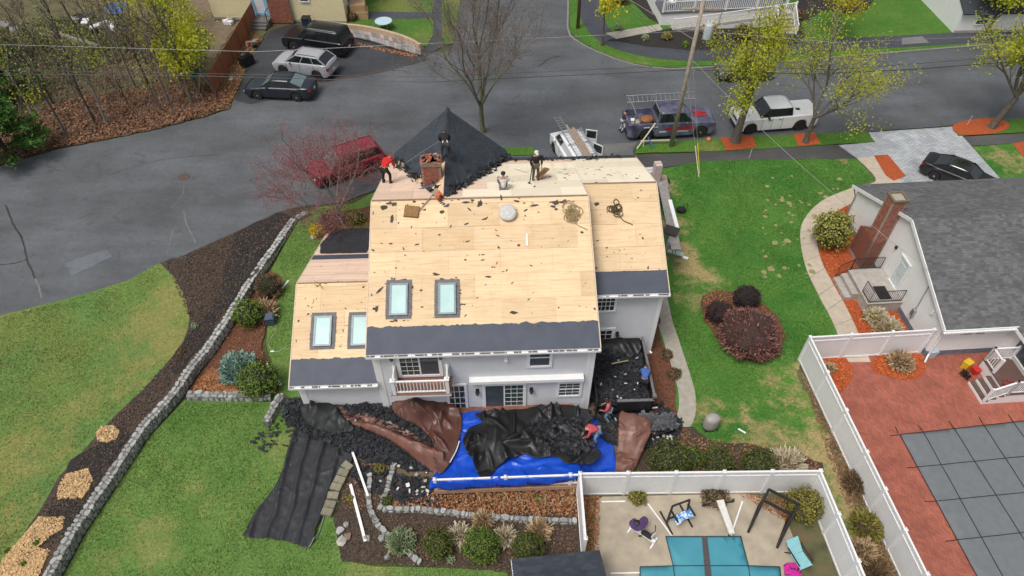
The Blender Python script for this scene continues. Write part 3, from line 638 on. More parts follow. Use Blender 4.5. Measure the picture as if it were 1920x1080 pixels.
# eave membranes
def membrane(O, lu, h0, jag, seed, extra=0.028, n=90):
    top = []
    for i in range(n+1):
        x = lu*i/n; top.append((x, h0+jag*(noise.noise(Vector((x*2.6, seed, 0)))+.6*noise.noise(Vector((x*9, seed, 3))))))
    V = []; nn = Vector((0,-SA,CA))
    for x, h in top: V += [O+X*x+V1*(-.03)+nn*extra, O+X*x+V1*h+nn*extra]
    b = MB(); b.add(V, [(2*i, 2*i+2, 2*i+3, 2*i+1) for i in range(n)])
    b.add([O+V1*(-.03)+nn*extra, O+X*lu+V1*(-.03)+nn*extra, O+X*lu+V1*(-.03)-nn*.06, O+V1*(-.03)-nn*.06], [(3,2,1,0)])
    return b.build('eave_membrane', M_UNDER, house)
for O, lu, uv, jag, sd_ in ((O1, W1, (900,608), .10, 1), (O2, W2, (1190,508), .02, 5), (O3, W3, (620,672), .10, 9)):
    p = hpl(*uv, O, (0,-SA,CA)); membrane(O, lu, (p-O).dot(V1), jag, sd_)
# black tarp strip and membrane at the front of the garage roof
nF = Vector((0,SA,CA))
pb = hpl(650,485, O4, nF); vb = (pb-O4).dot(VF)
b = MB(); q = [O4+VF*(vb-.55)+nF*.03, O4-X*W3+VF*(vb-.55)+nF*.03, O4-X*W3+VF*(vb+.08)+nF*.03, O4+VF*(vb+.08)+nF*.03]; b.slab(q, nF, .01); b.build('eave_membrane', M_UNDER, house)
# rakes, fascia, gutters
M_RAKE = mat('rake_wood', (0.70,0.58,0.45), (0.62,0.48,0.36), 4, 0.7)
def rake(a, c): MB().bar(Vector(a)-Z*.10, Vector(c)-Z*.10, .045, .20).build('rake_board', M_RAKE, house)
rake((-.18,-.25,RE),(-.18,6.75,RG)); rake((-.18,6.75,RG),(-.18,13.75,RE)); rake((MW+.15,-.25,RE),(MW+.15,6.75,RG)); rake((MW+.15,6.75,RG),(MW+.15,8.6,WZ))
rake((WX+.18,3.08,WE),(WX+.18,8.6,WZ)); rake((WX+.18,8.6,WZ),(WX+.18,13.75,RE)); rake((-4.15,-.1,GE),(-4.15,4.6,GZ)); rake((-4.15,4.6,GZ),(-4.15,11.2,GZ-SL*6.6))
def gutter(x0, x1, y, z):
    g = MB(); g.box(x0, x1, y+.0, y+.03, z-.20, z-.02)
    g.box(x0, x1, y-.13, y, z-.15, z-.13); g.box(x0, x1, y-.145, y-.125, z-.15, z-.04); g.box(x0-.01, x0+.01, y-.145, y, z-.15, z-.04); g.box(x1-.01, x1+.01, y-.145, y, z-.15, z-.04)
    go = g.build('gutter', M_TRIM, house); h = MB(); x = x0+.2
    while x < x1: h.box(x-.012, x+.012, y-.14, y-.002, z-.045, z-.035); x += .6
    h.build('hanger', M_TRIM, go, kind='stuff'); d = MB(); x = x0+.05
    while x < x1-.3:
        l = random.uniform(.1,.6); d.box(x, x+l, y-.12, y-.01, z-.128, z-.10+random.uniform(0,.02)); x += l+random.uniform(.05,.5)
    d.build('gutter_debris', M_FELT, go, kind='stuff')
gutter(-.18, MW+.15, -.28, RE); gutter(MW+.12, WX+.2, 3.05, WE); gutter(-4.15, .0, -.13, GE)
# ---- windows and doors
def rect(u0, v0, u1, v1, P, Nn, trim_px=0):
    a = hpl(u0, v1, P, Nn); c = hpl(u1, v0, P, Nn); return a, c
def win(u0, v0, u1, v1, y, glass, **kw):
    um = (u0+u1)/2; a = hpl(u0, v1, (0,y,0), (0,1,0)); c = hpl(u1, v0, (0,y,0), (0,1,0)); d = hpl(u1, v1, (0,y,0), (0,1,0)); e = hpl(u0, v0, (0,y,0), (0,1,0))
    x0 = (a.x+e.x)/2; x1 = (c.x+d.x)/2; return window(house, (x0, y-.022, a.z), X, -Y, x1-x0, e.z-a.z, glass, **kw)
win(744,657,829,705, 0, [M_GLASSG, M_GLASSB], slide=-1, cols=3, rows=5, name='sliding_door', trim=.16)
win(988,651,1036,687, 0, M_GLASSB, sash=1, trim=.14)
win(838,719,877,768, 0, M_GLASS, cols=3, rows=4, trim=.13, mw=.035)
win(905,718,986,770, 0, [M_GLASSB, M_GLASSG], slide=1, cols=3, rows=6, name='sliding_door', trim=.15)
win(1043,714,1091,742, 0, M_GLASSB, sash=1, cols=3, rows=4, trim=.14)
win(1100,545,1157,584, WY, M_GLASS, sash=1, cols=6, rows=4, trim=.13, mw=.03)
win(1096,615,1150,660, WY, M_GLASS, cols=4, rows=5, trim=.17, name='back_door', mw=.035)
def lantern(u, v, y):
    p = hpl(u, v, (0,y,0), (0,1,0)); c = Vector((p.x, y-.03, p.z)); b = MB(); b.obox(c+Vector((0,.0,.0)), .16, .03, .26); b.bar(c+Vector((0,0,.08)), c+Vector((0,-.16,.12)), .03, .03)
    b.lathe([(.02,.14),(.10,.05),(.11,.03),(.085,.03)], 8, c+Vector((0,-.16,0))); b.lathe([(.06,-.17),(.075,-.14),(.02,-.14)], 8, c+Vector((0,-.16,0)))
    for a in range(4): b.bar(c+Vector((.09*math.cos(a*1.57+.78),-.16+.09*math.sin(a*1.57+.78),.03)), c+Vector((.065*math.cos(a*1.57+.78),-.16+.065*math.sin(a*1.57+.78),-.14)), .016, .016)
    o = b.build('wall_lantern', M_IRON, house); MB().lathe([(.05,-.13),(.072,.02)], 8, c+Vector((0,-.16,0))).build('lantern_glass', M_GLASSL, o)
for u, v, y in ((734,666,0),(826,663,0),(895,731,0),(996,728,0),(1157,624,WY)): lantern(u, v, y)
p = hpl(949,671,(0,0,0),(0,1,0)); b = MB(); b.obox((p.x,-.05,p.z+.06), .12,.08,.12)
for s in (-1,1): b.lathe([(.03,0),(.07,.12),(.06,.13)], 8, (p.x+s*.06,-.1,p.z), rot=Matrix.Rotation(R(90),3,'X')@Matrix.Rotation(R(-30*s),3,'Y'))
b.build('flood_light', M_TRIM, house)
a = hpl(881,709,(0,0,0),(0,1,0)); c = hpl(1092,706,(0,0,0),(0,1,0))
b = MB(); b.box(a.x, c.x, -.34, -.02, a.z-.08, a.z+.12); b.box(a.x-.02, a.x+.03, -.36, -.02, a.z-.1, a.z+.13); b.box(c.x-.03, c.x+.02, -.36, -.02, a.z-.1, a.z+.13); b.build('awning_housing', M_TRIM, house)
# ---- balcony
pf = hpl(786,704,(0,0,0),(0,1,0)); bz = pf.z-.08; bx0 = hpl(741,704,(0,0,0),(0,1,0)).x; bx1 = hpl(837,704,(0,0,0),(0,1,0)).x; BD = 1.0
bal = MB(); bal.box(bx0-.1, bx1+.25, -BD, -.03, bz-.22, bz-.05); bo = bal.build('balcony', M_TRIM, house); y = -BD-.02
while y < -.08:
    MB().box(bx0-.12, bx1+.27, y, y+.135, bz-.05, bz-.02).build('deck_board', M_DECKW, bo); y += .142
for x in (bx0+.04, bx1+.1):
    b = MB(); b.box(x-.08, x+.08, -BD+.0, -BD+.16, bz-.02, bz+1.0); b.box(x-.11, x+.11, -BD-.03, -BD+.19, bz+1.0, bz+1.05); b.lathe([(.11,1.05),(.02,1.14)], 4, (x,-BD+.08,bz)); b.build('post', M_TRIM, bo)
    b = MB(); b.box(x-.07, x+.07, -.2, -.06, bz-.02, bz+1.0); b.lathe([(.1,1.0),(.02,1.1)], 4, (x,-.13,bz)); b.build('post', M_TRIM, bo)
    [MB().box(x-.03, x+.03, -BD+.16, -.2, bz+q, bz+q+.065).build('rail', M_TRIM, bo) for q in (.88,.08)]
    for k in range(6): MB().box(x-.02, x+.02, -BD+.24+k*.105, -BD+.28+k*.105, bz+.14, bz+.88).build('baluster', M_TRIM, bo)
[MB().box(bx0+.12, bx1+.02, -BD+.04, -BD+.12, bz+q, bz+q+.065).build('rail', M_TRIM, bo) for q in (.88,.08)]
n = 15; bme = MB().box(-.02,.02,-.02,.02,0,.74).mesh('baluster'); bme.materials.append(M_TRIM)
for k in range(n): link('baluster', bme, bo, loc=(bx0+.12+(bx1-bx0-.1)*(k+.5)/n, -BD+.08, bz+.14))
# ---- skylights
def skylight(u0, v0, u1, v1, O):
    nn = Vector((0,-SA,CA)); a = hpl(u0, v1, O, nn); c = hpl(u1, v0, O, nn); d = hpl(u1, v1, O, nn); e = hpl(u0, v0, O, nn)
    x0, x1 = (a.x+e.x)/2, (c.x+d.x)/2; y0, y1 = (a-O).dot(V1), (e-O).dot(V1); rot = Matrix((X, V1, nn)).transposed()
    def bx(b, xa, xb, ya, yb, za, zb): b.obox(O+X*((xa+xb)/2-O.x)+V1*(ya+yb)/2+nn*(za+zb)/2, xb-xa, yb-ya, zb-za, rot)
    f = MB(); bx(f, x0, x1, y0, y1, .02, .045); fo = f.build('skylight', M_FLASH, house)
    k = MB(); t = .085; i0, i1, j0, j1 = x0+.17, x1-.17, y0+.14, y1-.20
    bx(k, i0, i0+t, j0, j1, .045, .15); bx(k, i1-t, i1, j0, j1, .045, .15); bx(k, i0+t, i1-t, j0, j0+t, .045, .148); bx(k, i0+t, i1-t, j1-t, j1, .045, .148); k.build('frame', M_SKYF, fo)
    p = MB(); bx(p, i0+t, i1-t, j0+t, j1-t, .045, .125); p.build('pane', M_SKYL, fo)
    y = j0
    while y < j1-.1:      # step flashing
        s = MB(); bx(s, x0-.01, i0-.01, y, y+.13, .046, .056+random.uniform(0,.012)); s.build('step_flashing', M_FLASH, fo); s = MB(); bx(s, i1+.01, x1+.01, y, y+.13, .046, .056+random.uniform(0,.012)); s.build('step_flashing', M_FLASH, fo); y += .15
skylight(724,526,772,599, O1); skylight(815,525,862,597, O1); skylight(583,587,629,656, O3); skylight(653,586,700,655, O3)
# ---- round roof vent
nR = Vector((0,-SA,CA)); vp = hpl(952,402,O1,nR); rt = Matrix((X, V1, nR)).transposed()
b = MB(); b.lathe([(.30,0),(.28,.10),(.40,.12),(.43,.16),(.42,.24),(.34,.29),(.0,.31)], 24, vp+nR*.02, rot=rt); b.build('attic_vent', mat('vent_grey', (0.56,0.55,0.52), (0.47,0.46,0.44), 6, 0.5), house, smooth=False)
# ---- cross gable with its dark shingles
GX, GH, GF, GSL = 3.28, RG+.02, 14.45, 0.88
ga = 1/math.sqrt(1+GSL*GSL); gs = GSL*ga; hw = 3.3
def gable_plane(sgn):
    V = Vector((sgn*-1*ga, 0, gs)); U = Vector((0, 1, 0)) if sgn > 0 else Vector((0, -1, 0))
    lv = hw/ga; e = Vector((GX+sgn*hw, 0, GH-GSL*hw))
    # at height along slope v the valley with the main front plane is at y = yv
    def yv(v):
        z = e.z+gs*v; return 6.75+(RG-z)/SL
    return e, U, V, lv, yv
sub = MB()
for sgn in (-1, 1):
    e, U, V, lv, yv = gable_plane(sgn)
    nn = U.cross(V).normalized(); cut = 0.0
    top = e+V*lv
    P = [Vector((e.x, GF, e.z)), Vector((top.x, GF, top.z)), Vector((top.x, 6.75, top.z)), Vector((e.x, yv(0), e.z))]
    if sgn < 0: P = P[::-1]
    sub.slab([p-nn*.02 for p in P], nn, .12)
    if sgn > 0:
        O = Vector((e.x, 0, e.z)); sh = shingle_courses(O, U, V, 0, lv, lambda v: (max(6.8, yv(v)-.1)+.1+.35*abs(noise.noise(Vector((v*1.7,0,0)))), GF+.03))
    else:
        O = Vector((e.x, GF+.03, e.z)); sh = shingle_courses(O, U, V, 0, lv, lambda v: (0, GF-(max(yv(v)+.25, 9.7 if v > lv-2.0 else 0)+.6*abs(noise.noise(Vector((v*1.9,4,0)))))))
    sh.build('shingle_courses', M_SHIN, house, kind='stuff')
sub.build('cross_gable_deck', M_PLY, house)
b = MB(); y = 10.2
while y < GF: b.hexa([(GX-.13,y,GH-.09),(GX,y,GH+.02),(GX,y+.26,GH+.02),(GX-.13,y+.26,GH-.09),(GX-.13,y,GH-.07),(GX,y,GH+.045),(GX,y+.26,GH+.03),(GX-.13,y+.26,GH-.085)]); b.hexa([(GX,y,GH+.02),(GX+.13,y,GH-.09),(GX+.13,y+.26,GH-.09),(GX,y+.26,GH+.02),(GX,y,GH+.045),(GX+.13,y,GH-.07),(GX+.13,y+.26,GH-.085),(GX,y+.26,GH+.03)]); y += .2
b.build('ridge_cap', M_SHIN, house, kind='stuff')
# leftover shingles along the front eave of the bare slope
sh = shingle_courses(Vector((WX+.15,13.80,RG-SL*7.0+.02)), -X, VF, WX-6.2, .55, None); sh.build('shingle_courses', M_SHIN, house, kind='stuff')
# ---- chimney of single bricks
CHX, CHY, CHW, CHD, CZ0, CZ1 = 2.66, 8.75, 0.98, 0.62, 6.6, 9.25
ch = MB().box(CHX-CHW/2+.012, CHX+CHW/2-.012, CHY-CHD/2+.012, CHY+CHD/2-.012, CZ0, CZ1-.02).build('chimney', M_MORT, house)
bl, bh, bd = 0.19, 0.062, 0.09; bm_ = MB().box(-bl/2+.005, bl/2-.005, -bd/2, bd/2, .004, bh-.004).mesh('brick'); bm_.materials.append(M_BRK)
z = CZ0+.4; r = 0
while z < CZ1-.04:
    o = (r % 2)*bl/2
    for side in (-1, 1):
        x = -CHW/2+bl/2-o
        while x < CHW/2:
            if abs(x) < CHW/2-.03 and (side < 0 or z > 8.0): link('brick', bm_, ch, loc=(CHX+max(-CHW/2+bl/2, min(CHW/2-bl/2, x)), CHY+side*(CHD/2-bd/2), z))
            x += bl
        y = -CHD/2+bd+bl/2-o*.5
        while y < CHD/2-bd:
            if z > 7.6: link('brick', bm_, ch, loc=(CHX+side*(CHW/2-bd/2), CHY+y, z), rot=(0,0,math.pi/2))
            y += bl
    z += bh+.006; r += 1
b = MB(); b.box(CHX-CHW/2-.03, CHX+CHW/2+.03, CHY-CHD/2-.03, CHY+CHD/2+.03, CZ1-.26, CZ1-.02); b.build('chimney_crown', mat('stained_cement', (0.33,0.24,0.18), (0.20,0.14,0.105), 7, 0.95), ch)
for k in range(26):
    x, y = random.uniform(-.46,.46), random.uniform(-.28,.28)
    MB().obox((CHX+x, CHY+y, CZ1+.03+random.uniform(0,.12)), .18, .085, .06, Matrix.Rotation(random.uniform(0,3),3,'Z')@Matrix.Rotation(random.uniform(-.6,.6),3,'X')).build('loose_brick', random.choice([M_BRK, M_BRK, mat('flue_clay', (0.45,0.13,0.07), rough=.8), M_MORT, M_FELT]), ch)
# lead flashing round the chimney foot
b = MB(); M_LEAD = mat('lead_flashing', (0.22,0.25,0.29), (0.15,0.17,0.20), 7, 0.5, metal=0.2)
for k in range(16):
    t = k/15; x = CHX-CHW/2-.15+t*(CHW+.35); zz = 7.55+.55*t+random.uniform(-.03,.03); b.obox((x, CHY-CHD/2-.05, zz), .12, .03, .26, Matrix.Rotation(random.uniform(-.4,.4),3,'X')@Matrix.Rotation(R(-25),3,'Y'))
b.build('lead_flashing', M_LEAD, ch)
# ---- torn felt scraps still nailed to the sheathing
def scrap_mesh(seed, rag=.45):
    rnd = random.Random(seed); n = rnd.randint(7, 11); P = []
    for i in range(n):
        a = 2*math.pi*i/n+rnd.uniform(-.2,.2); r = rnd.uniform(1-rag, 1); P.append((r*math.cos(a)*rnd.choice([1,1.25,.7]), r*math.sin(a)*(.3+.06*(seed % 7))))
    b = MB().prism(P, 0, .004); me = b.mesh('felt_scrap'); me.materials.append(M_FELT); return me
SCR = [scrap_mesh(i) for i in range(9)]
def scrap(O, V, nn, pos, s, rot=None):
    U = X if nn.y < 0 else -X; R3 = Matrix((U, V, nn)).transposed()@Matrix.Rotation(rot if rot is not None else random.uniform(0,6.28), 3, 'Z')
    o = link('felt_scrap', random.choice(SCR), house); m = R3.to_4x4()@Matrix.Diagonal((s, s, 1, 1)); m.translation = pos+nn*(.026+random.uniform(0,.004)); o.matrix_local = m
big = [(735,410,.30),(712,545,.28),(706,580,.22),(745,580,.0),(780,398,.0),(875,420,.16),(912,410,.14),(845,425,.12),(757,467,.12),(935,465,.10),(990,345,.0),(1042,392,.0),(905,488,.13),(880,393,.18),(830,398,.18),(985,395,.16),(930,432,.1),(700,470,.12),(1115,580,.10),(940,372,.2),(900,382,.25),(700,400,.12),(1085,610,.1),(1010,612,.1)]
for u, v, s in big:
    if s: scrap(O1, V1, nR, hpl(u, v, O1, nR), s)
for k in range(95):
    scrap(O1, V1, nR, O1+X*random.uniform(.1,W1-.2)+V1*random.uniform(1.6,L1-.1), random.choice([.025,.03,.04,.05,.07,.10]))
for k in range(26): scrap(O1, V1, nR, O1+X*random.uniform(.2,W1-.3)+V1*random.uniform(1.7,L1-.1), random.choice([.09,.12,.15,.19]), random.uniform(-.5,.5))
for k in range(30): scrap(O1, V1, nR, O1+X*random.uniform(.2,W1-.3)+V1*(L1-abs(random.gauss(0,.35))-.05), random.choice([.05,.08,.12,.2,.26]), random.uniform(-.25,.25))
for k in range(26): scrap(O2, V1, nR, O2+X*random.uniform(.1,W2-.1)+V1*random.uniform(1.3,L2-.1), random.choice([.03,.04,.05,.08]))
for u, v, s in ((1120,383,.2),(1205,447,.1),(1200,440,.06),(1236,506,.1),(1215,503,.14)): scrap(O2, V1, nR, hpl(u, v, O2, nR), s)
for k in range(60): scrap(O3, V1, nR, O3+X*random.uniform(.1,W3-.2)+V1*random.uniform(1.4,L3-.1), random.choice([.03,.04,.05,.07,.09]))
for k in range(14): scrap(O4, VF, nF, O4-X*random.uniform(.2,W3-.4)+VF*random.uniform(4.8,L4-.1), random.choice([.04,.06,.08]))
for k in range(46):
    f = random.uniform(0,1); scrap(ow, VF, nF, ow-X*(.3+f*7.6)+VF*random.uniform(.7,6.2), random.choice([.05,.07,.1,.14]))
for s_, (ua, va), (ub, vb) in ((1,(772,522),(728,522)),(1,(860,522),(818,522)),(1,(772,600),(728,600))):
    for k in range(5): t = random.random(); scrap(O1, V1, nR, hpl(ua+(ub-ua)*t, va+random.uniform(-1,4), O1, nR), random.uniform(.05,.17), random.uniform(-.3,.3))
for s0, s1, O in (((724,530),(724,596),O1),((774,530),(772,596),O1),((864,540),(862,596),O1),((631,590),(628,652),O3),((582,590),(582,652),O3)):
    for k in range(4): t = random.random(); scrap(O, V1, nR, hpl(s0[0]+(s1[0]-s0[0])*t, s0[1]+(s1[1]-s0[1])*t, O, nR), random.uniform(.05,.12))
# heaps of half-stripped shingles curling at the valleys (one tangled mass)
def curled(parent, n, pos, m, name='stripped_shingles', sz=(.25,.5)):
    b = MB()
    for k in range(n):
        p, nn = pos(); l, w_ = random.uniform(*sz), random.uniform(.06,.2); rot = Matrix.Rotation(random.uniform(0,6.28),3,'Z')@Matrix.Rotation(random.uniform(-.55,.55),3,'X')@Matrix.Rotation(random.uniform(-.5,.5),3,'Y')
        p = p+Vector((0,0,random.uniform(.01,.11))); c = random.uniform(.01,.09); V = []
        for i in range(4):
            t = i/3-.5
            for s in (-.5,.5): V.append(p+rot@Vector((t*l, s*w_, c*(4*t*t))))
        b.add(V, [(2*i,2*i+1,2*i+3,2*i+2) for i in range(3)])
    return b.build(name, m, parent, kind='stuff')
M_DEB = shinglemat('loose_shingle', (0.014,0.015,0.018), (0.024,0.027,0.032), (0.050,0.054,0.062))
def valley(sgn):
    e, U, V, lv, yv = gable_plane(sgn)
    def f():
        v = random.uniform(0, lv*.92); y = yv(v)+random.gauss(.1,.28); return Vector((e.x+V.x*v+random.gauss(0,.12), y, max(e.z+V.z*v, RG-SL*(y-6.75))+.02)), Z
    return f
curled(house, 200, valley(1), M_DEB, sz=(.15,.4)); curled(house, 110, valley(-1), M_DEB, sz=(.15,.4))
def eavef():
    x = random.uniform(6.0, WX); y = 13.3+random.gauss(0,.2); return Vector((x, y, RG-SL*(y-6.75)+.03)), Z
curled(house, 40, eavef, M_DEB, sz=(.15,.35))
# ================================================================ stone walls
M_STONE = mat('field_stone', (0.40,0.405,0.385), (0.22,0.225,0.215), scale=5, rough=0.95, objr=0.28, bmp=0.3)
M_STONEJ = mat('stone_joint', (0.19,0.19,0.18), (0.10,0.10,0.095), scale=7, rough=1.0)
def stone_mesh(seed):
    rnd = random.Random(seed); st = random.getstate(); random.seed(seed)
    b = MB(); b.ell((0,0,0), .5, .5, .5, 7, 4, 0); random.setstate(st)
    V = []
    for v in b.v:
        x = Vector(v); k = max(abs(x.x), abs(x.y), abs(x.z)); q = x*(.45/k) if k > 1e-6 else x
        q = q.lerp(x, .28); V.append(q+Vector((rnd.uniform(-.09,.09), rnd.uniform(-.09,.09), rnd.uniform(-.06,.06))))
    b.v = V; return b
STN = []
for i in range(8):
    me = stone_mesh(i).mesh('stone'); me.materials.append(M_STONE); STN.append(me)
def stone_wall(name, label, pts, thick, hf, zf=None, size=.30, side=1, face=True, bothface=False, mats=None):
    """pts: base line on the visible face side; wall body lies to the 'side' of it"""
    root = empty(name, (pts[0].x, pts[0].y, 0), 0, label, 'stone wall'); o0 = Vector((pts[0].x, pts[0].y, 0))
    pts = [Vector((p.x, p.y, 0)) for p in pts]; core = MB(); s = 0; items = []
    for a, b in zip(pts, pts[1:]):
        d = (b-a); Ls = d.length; d.normalize(); n = Vector((-d.y, d.x, 0))*side
        h0, h1 = hf(s), hf(s+Ls); e = .03
        core.hexa([a+n*e-o0, b+n*e-o0, b+n*(thick-e)-o0, a+n*(thick-e)-o0]+[p+Z*(h-e) for p, h in ((a+n*e-o0,h0),(b+n*e-o0,h1),(b+n*(thick-e)-o0,h1),(a+n*(thick-e)-o0,h0))])
        ang = math.atan2(d.y, d.x); rows = max(1, round(thick/.24))
        def course(f):
            x = 0.0
            while x < Ls:
                l = size*random.choice([.5,.7,.85,1,1.2,1.5])*random.uniform(.85,1.15); l = min(l, Ls-x+.06); f((x+l/2)/Ls, l); x += l+.012
        for j in range(rows):
            course(lambda t, l: items.append((a+d*Ls*t+n*(thick*(j+.5)/rows+random.uniform(-.03,.03))+Z*(h0+(h1-h0)*t-.05+random.uniform(-.03,.03)), (l, thick/rows*random.uniform(.8,1.2), random.uniform(.09,.14)), ang)))
        for jn, dep in ([(0, .0)] if face else [])+([(1, thick)] if bothface else []):
            m = max(1, round((h0-.08)/.2))
            for q in range(m): course(lambda t, l: items.append((a+d*Ls*t+n*(dep+(.05 if jn == 0 else -.05)+random.uniform(-.02,.02))+Z*((h0-.1)*(q+.5)/m+random.uniform(-.02,.02)), (l, .11, (h0-.06)/m*random.uniform(.8,1.2)), ang)))
        s += Ls
    core.build('wall_core', M_STONEJ, root)
    items.sort(key=lambda it: (it[0]-Vector((0,0,30))).length); rest = MB()
    for idx, (p, sc, ang) in enumerate(items):
        if idx < 290:
            o = link('stone', random.choice(STN), root, loc=p-o0, rot=(random.uniform(-.12,.12), random.uniform(-.12,.12), ang+random.uniform(-.2,.2))); o.scale = sc
        else:
            sm = stone_mesh(random.randint(0,7)); m = Matrix.Rotation(ang+random.uniform(-.2,.2),3,'Z')@Matrix.Diagonal(sc); rest.add([p-o0+m@Vector(v) for v in sm.v], sm.f)
    if rest.f: rest.build('far_stones', M_STONE, root, kind='stuff')
    return root
stone_wall('stone_wall', 'long pale fieldstone retaining wall running diagonally down the left lawn', [Vector((p.x,p.y,0)) for p in WALL[:14]], .46, wall_h, size=.26, side=-1)
stone_wall('stone_wall', 'short fieldstone wall end bending towards the yellow shrub', [at(560,417), at(582,405)], .42, lambda s: .3, size=.3, side=1)
stone_wall('stone_wall', 'low stone wall along the end of the rust-coloured bed with the blue juniper', [at(352,752), at(440,754), at(508,752)], .42, lambda s: .38, size=.3, side=1)
stone_wall('stone_wall', 'stub of stone wall beside the grey garage wall, lying toward the lawn', [at(508,800), at(536,748)], .40, lambda s: .42, size=.28, side=1)
stone_wall('garden_wall', 'low mossy stone wall across the garden below the deck railing', [at(718,962), at(800,964), at(880,974), at(1000,983), at(1080,985)], .28, lambda s: .25, size=.26, side=1)
stone_wall('garden_wall', 'curved low stone edging running down past the clump of sedum', [at(690,890), at(686,930), at(690,960), at(705,990), at(735,1020), at(785,1060)], .26, lambda s: .2, size=.26, side=1)
stone_wall('garden_wall', 'short stone edging strip between the leaf-filled garden pockets', [at(735,870), at(722,920), at(708,955)], .26, lambda s: .2, size=.26, side=1)
# block retaining edge at the foot of the long black tarp
M_BLOCK = mat('mossy_block', (0.25,0.23,0.16), (0.17,0.16,0.115), scale=5, rough=0.95, objr=0.15)
br = empty('block_edging', at(640,900), 0, 'curved edging of tan concrete blocks beside the long black tarp', 'garden edging')
o0 = br.location; cur = spline([at(u, v) for u, v in ((664,866),(650,880),(640,900),(630,920),(622,945),(614,965))], 6)
acc = 0
for a, c in zip(cur, cur[1:]):
    acc += (c-a).length
    if acc > .36: acc = 0; d = (c-a).normalized(); MB().obox(Vector((0,0,.12)), .34, .5, .24).build('block', M_BLOCK, br, loc=c-o0, rot=(0,0,math.atan2(d.y,d.x)+random.uniform(-.06,.06)))
# tan wall with flagstones by the far driveway
tw = empty('retaining_wall', at(655,60), 0, 'tan curved retaining wall with flagstone bed beside the black SUV', 'wall'); o0 = tw.location
top = spline([at(u, v, .0) for u, v in ((640,62),(680,66),(720,74),(760,86),(790,101))], 5); b = MB()
for a, c in zip(top, top[1:]): b.bar(a-o0+Z*.45, c-o0+Z*.45, .25, .9)
b.build('wall_band', mat('tan_stucco', (0.55,0.40,0.27), (0.47,0.34,0.23), 4, .85), tw)
M_FLAG = mat('flagstone', (0.27,0.22,0.20), (0.22,0.22,0.23), 2.0, .85, objr=.35)
lo = spline([at(u, v) for u, v in ((648,71),(688,78),(725,89),(760,99),(790,107))], 5)
for i in range(len(lo)-1):
    for j in range(2):
        f0, f1 = j/2+.02, (j+1)/2-.02; q = [lo[i].lerp(top[i],f0), lo[i+1].lerp(top[i+1],f0), lo[i+1].lerp(top[i+1],f1), lo[i].lerp(top[i],f1)]; q = [q[0].lerp(q[1],.03), q[1].lerp(q[0],.03), q[2].lerp(q[3],.03), q[3].lerp(q[2],.03)]
        MB().slab([p-o0+Z*(.22+.3*(f0 if k < 2 else f1)) for k, p in enumerate(q)], (0,0,1), .1).build('flagstone', M_FLAG, tw)
# ================================================================ white vinyl fences
def vinyl_fence(name, label, runs, h=1.95, gap=2.0):
    root = empty(name, runs[0][0], 0, label, 'fence'); o0 = Vector(runs[0][0]); done = []
    pm = MB(); pm.box(-.065,.065,-.065,.065,0,h+.04); pm.box(-.085,.085,-.085,.085,h+.04,h+.07); pm.lathe([(.11,h+.07),(.01,h+.14)], 4, rot=Matrix.Rotation(R(45),3,'Z')); pme = pm.mesh('post'); pme.materials.append(M_WHITE)
    for pts in runs:
        for a, b in zip(pts, pts[1:]):
            a, b = Vector(a), Vector(b); d = b-a; Ls = d.length; d.normalize(); k = max(1, round(Ls/gap)); ang = math.atan2(d.y, d.x)
            for i in range(k+1):
                p = a+d*Ls*i/k
                if all((p-q).length > .3 for q in done): link('post', pme, root, loc=p-o0, rot=(0,0,ang)); done.append(p)
            for i in range(k):
                p = a+d*Ls*i/k-o0; l = Ls/k; x0, x1 = .07, l-.07
                def ln(m, nm, mt=M_WHITE, kind=None): return m.build(nm, mt, root, loc=p, rot=(0,0,ang), kind=kind)
                pan = MB(); nb = 9; w_ = (x1-x0)/nb
                for j in range(nb): pan.box(x0+j*w_+.002, x0+(j+1)*w_-.002, -.018, .018, .10, h-.36)
                ln(pan, 'panel')
                ln(MB().box(x0, x1, -.04, .04, .02, .12), 'rail'); ln(MB().box(x0, x1, -.04, .04, h-.38, h-.29), 'rail'); ln(MB().box(x0, x1, -.042, .042, h-.07, h+.02), 'rail')
                la = MB(); zA, zB = h-.29, h-.07; x = x0-.2
                while x < x1:
                    for s in (0, 1):
                        q0, q1 = (x, x+.22) if s else (x+.22, x); c0, c1 = max(x0, min(x1, q0)), max(x0, min(x1, q1))
                        if abs(c1-c0) > .05:
                            f0 = (c0-q0)/(q1-q0); f1 = (c1-q0)/(q1-q0); la.bar((c0, -.008+.014*s, zA+(zB-zA)*f0), (c1, -.008+.014*s, zA+(zB-zA)*f1), .035, .01, up=(0,1,0))
                    x += .10
                ln(la, 'lattice', kind='stuff')
    return root
def gz(u, v, z): p = at(u, v, z); return Vector((p.x, p.y, 0))
FA, FB = at(1498,675), at(1722,661)
vinyl_fence('privacy_fence', 'long white vinyl fence with lattice top around the red brick patio', [[FB, FA, at(1596,886), at(1700,1109), at(1760,1240)]], h=1.95)
C1 = gz(1088,888,2.0); C2 = gz(1539,883,2.0); C3 = gz(1610,1052,2.0); C4 = gz(1650,1150,2.0); C0 = gz(1098,1010,2.0)
vinyl_fence('privacy_fence', 'white vinyl fence with lattice top enclosing the pool yard', [[C0, C1], [C1, C2], [C2, C4]], h=2.0)
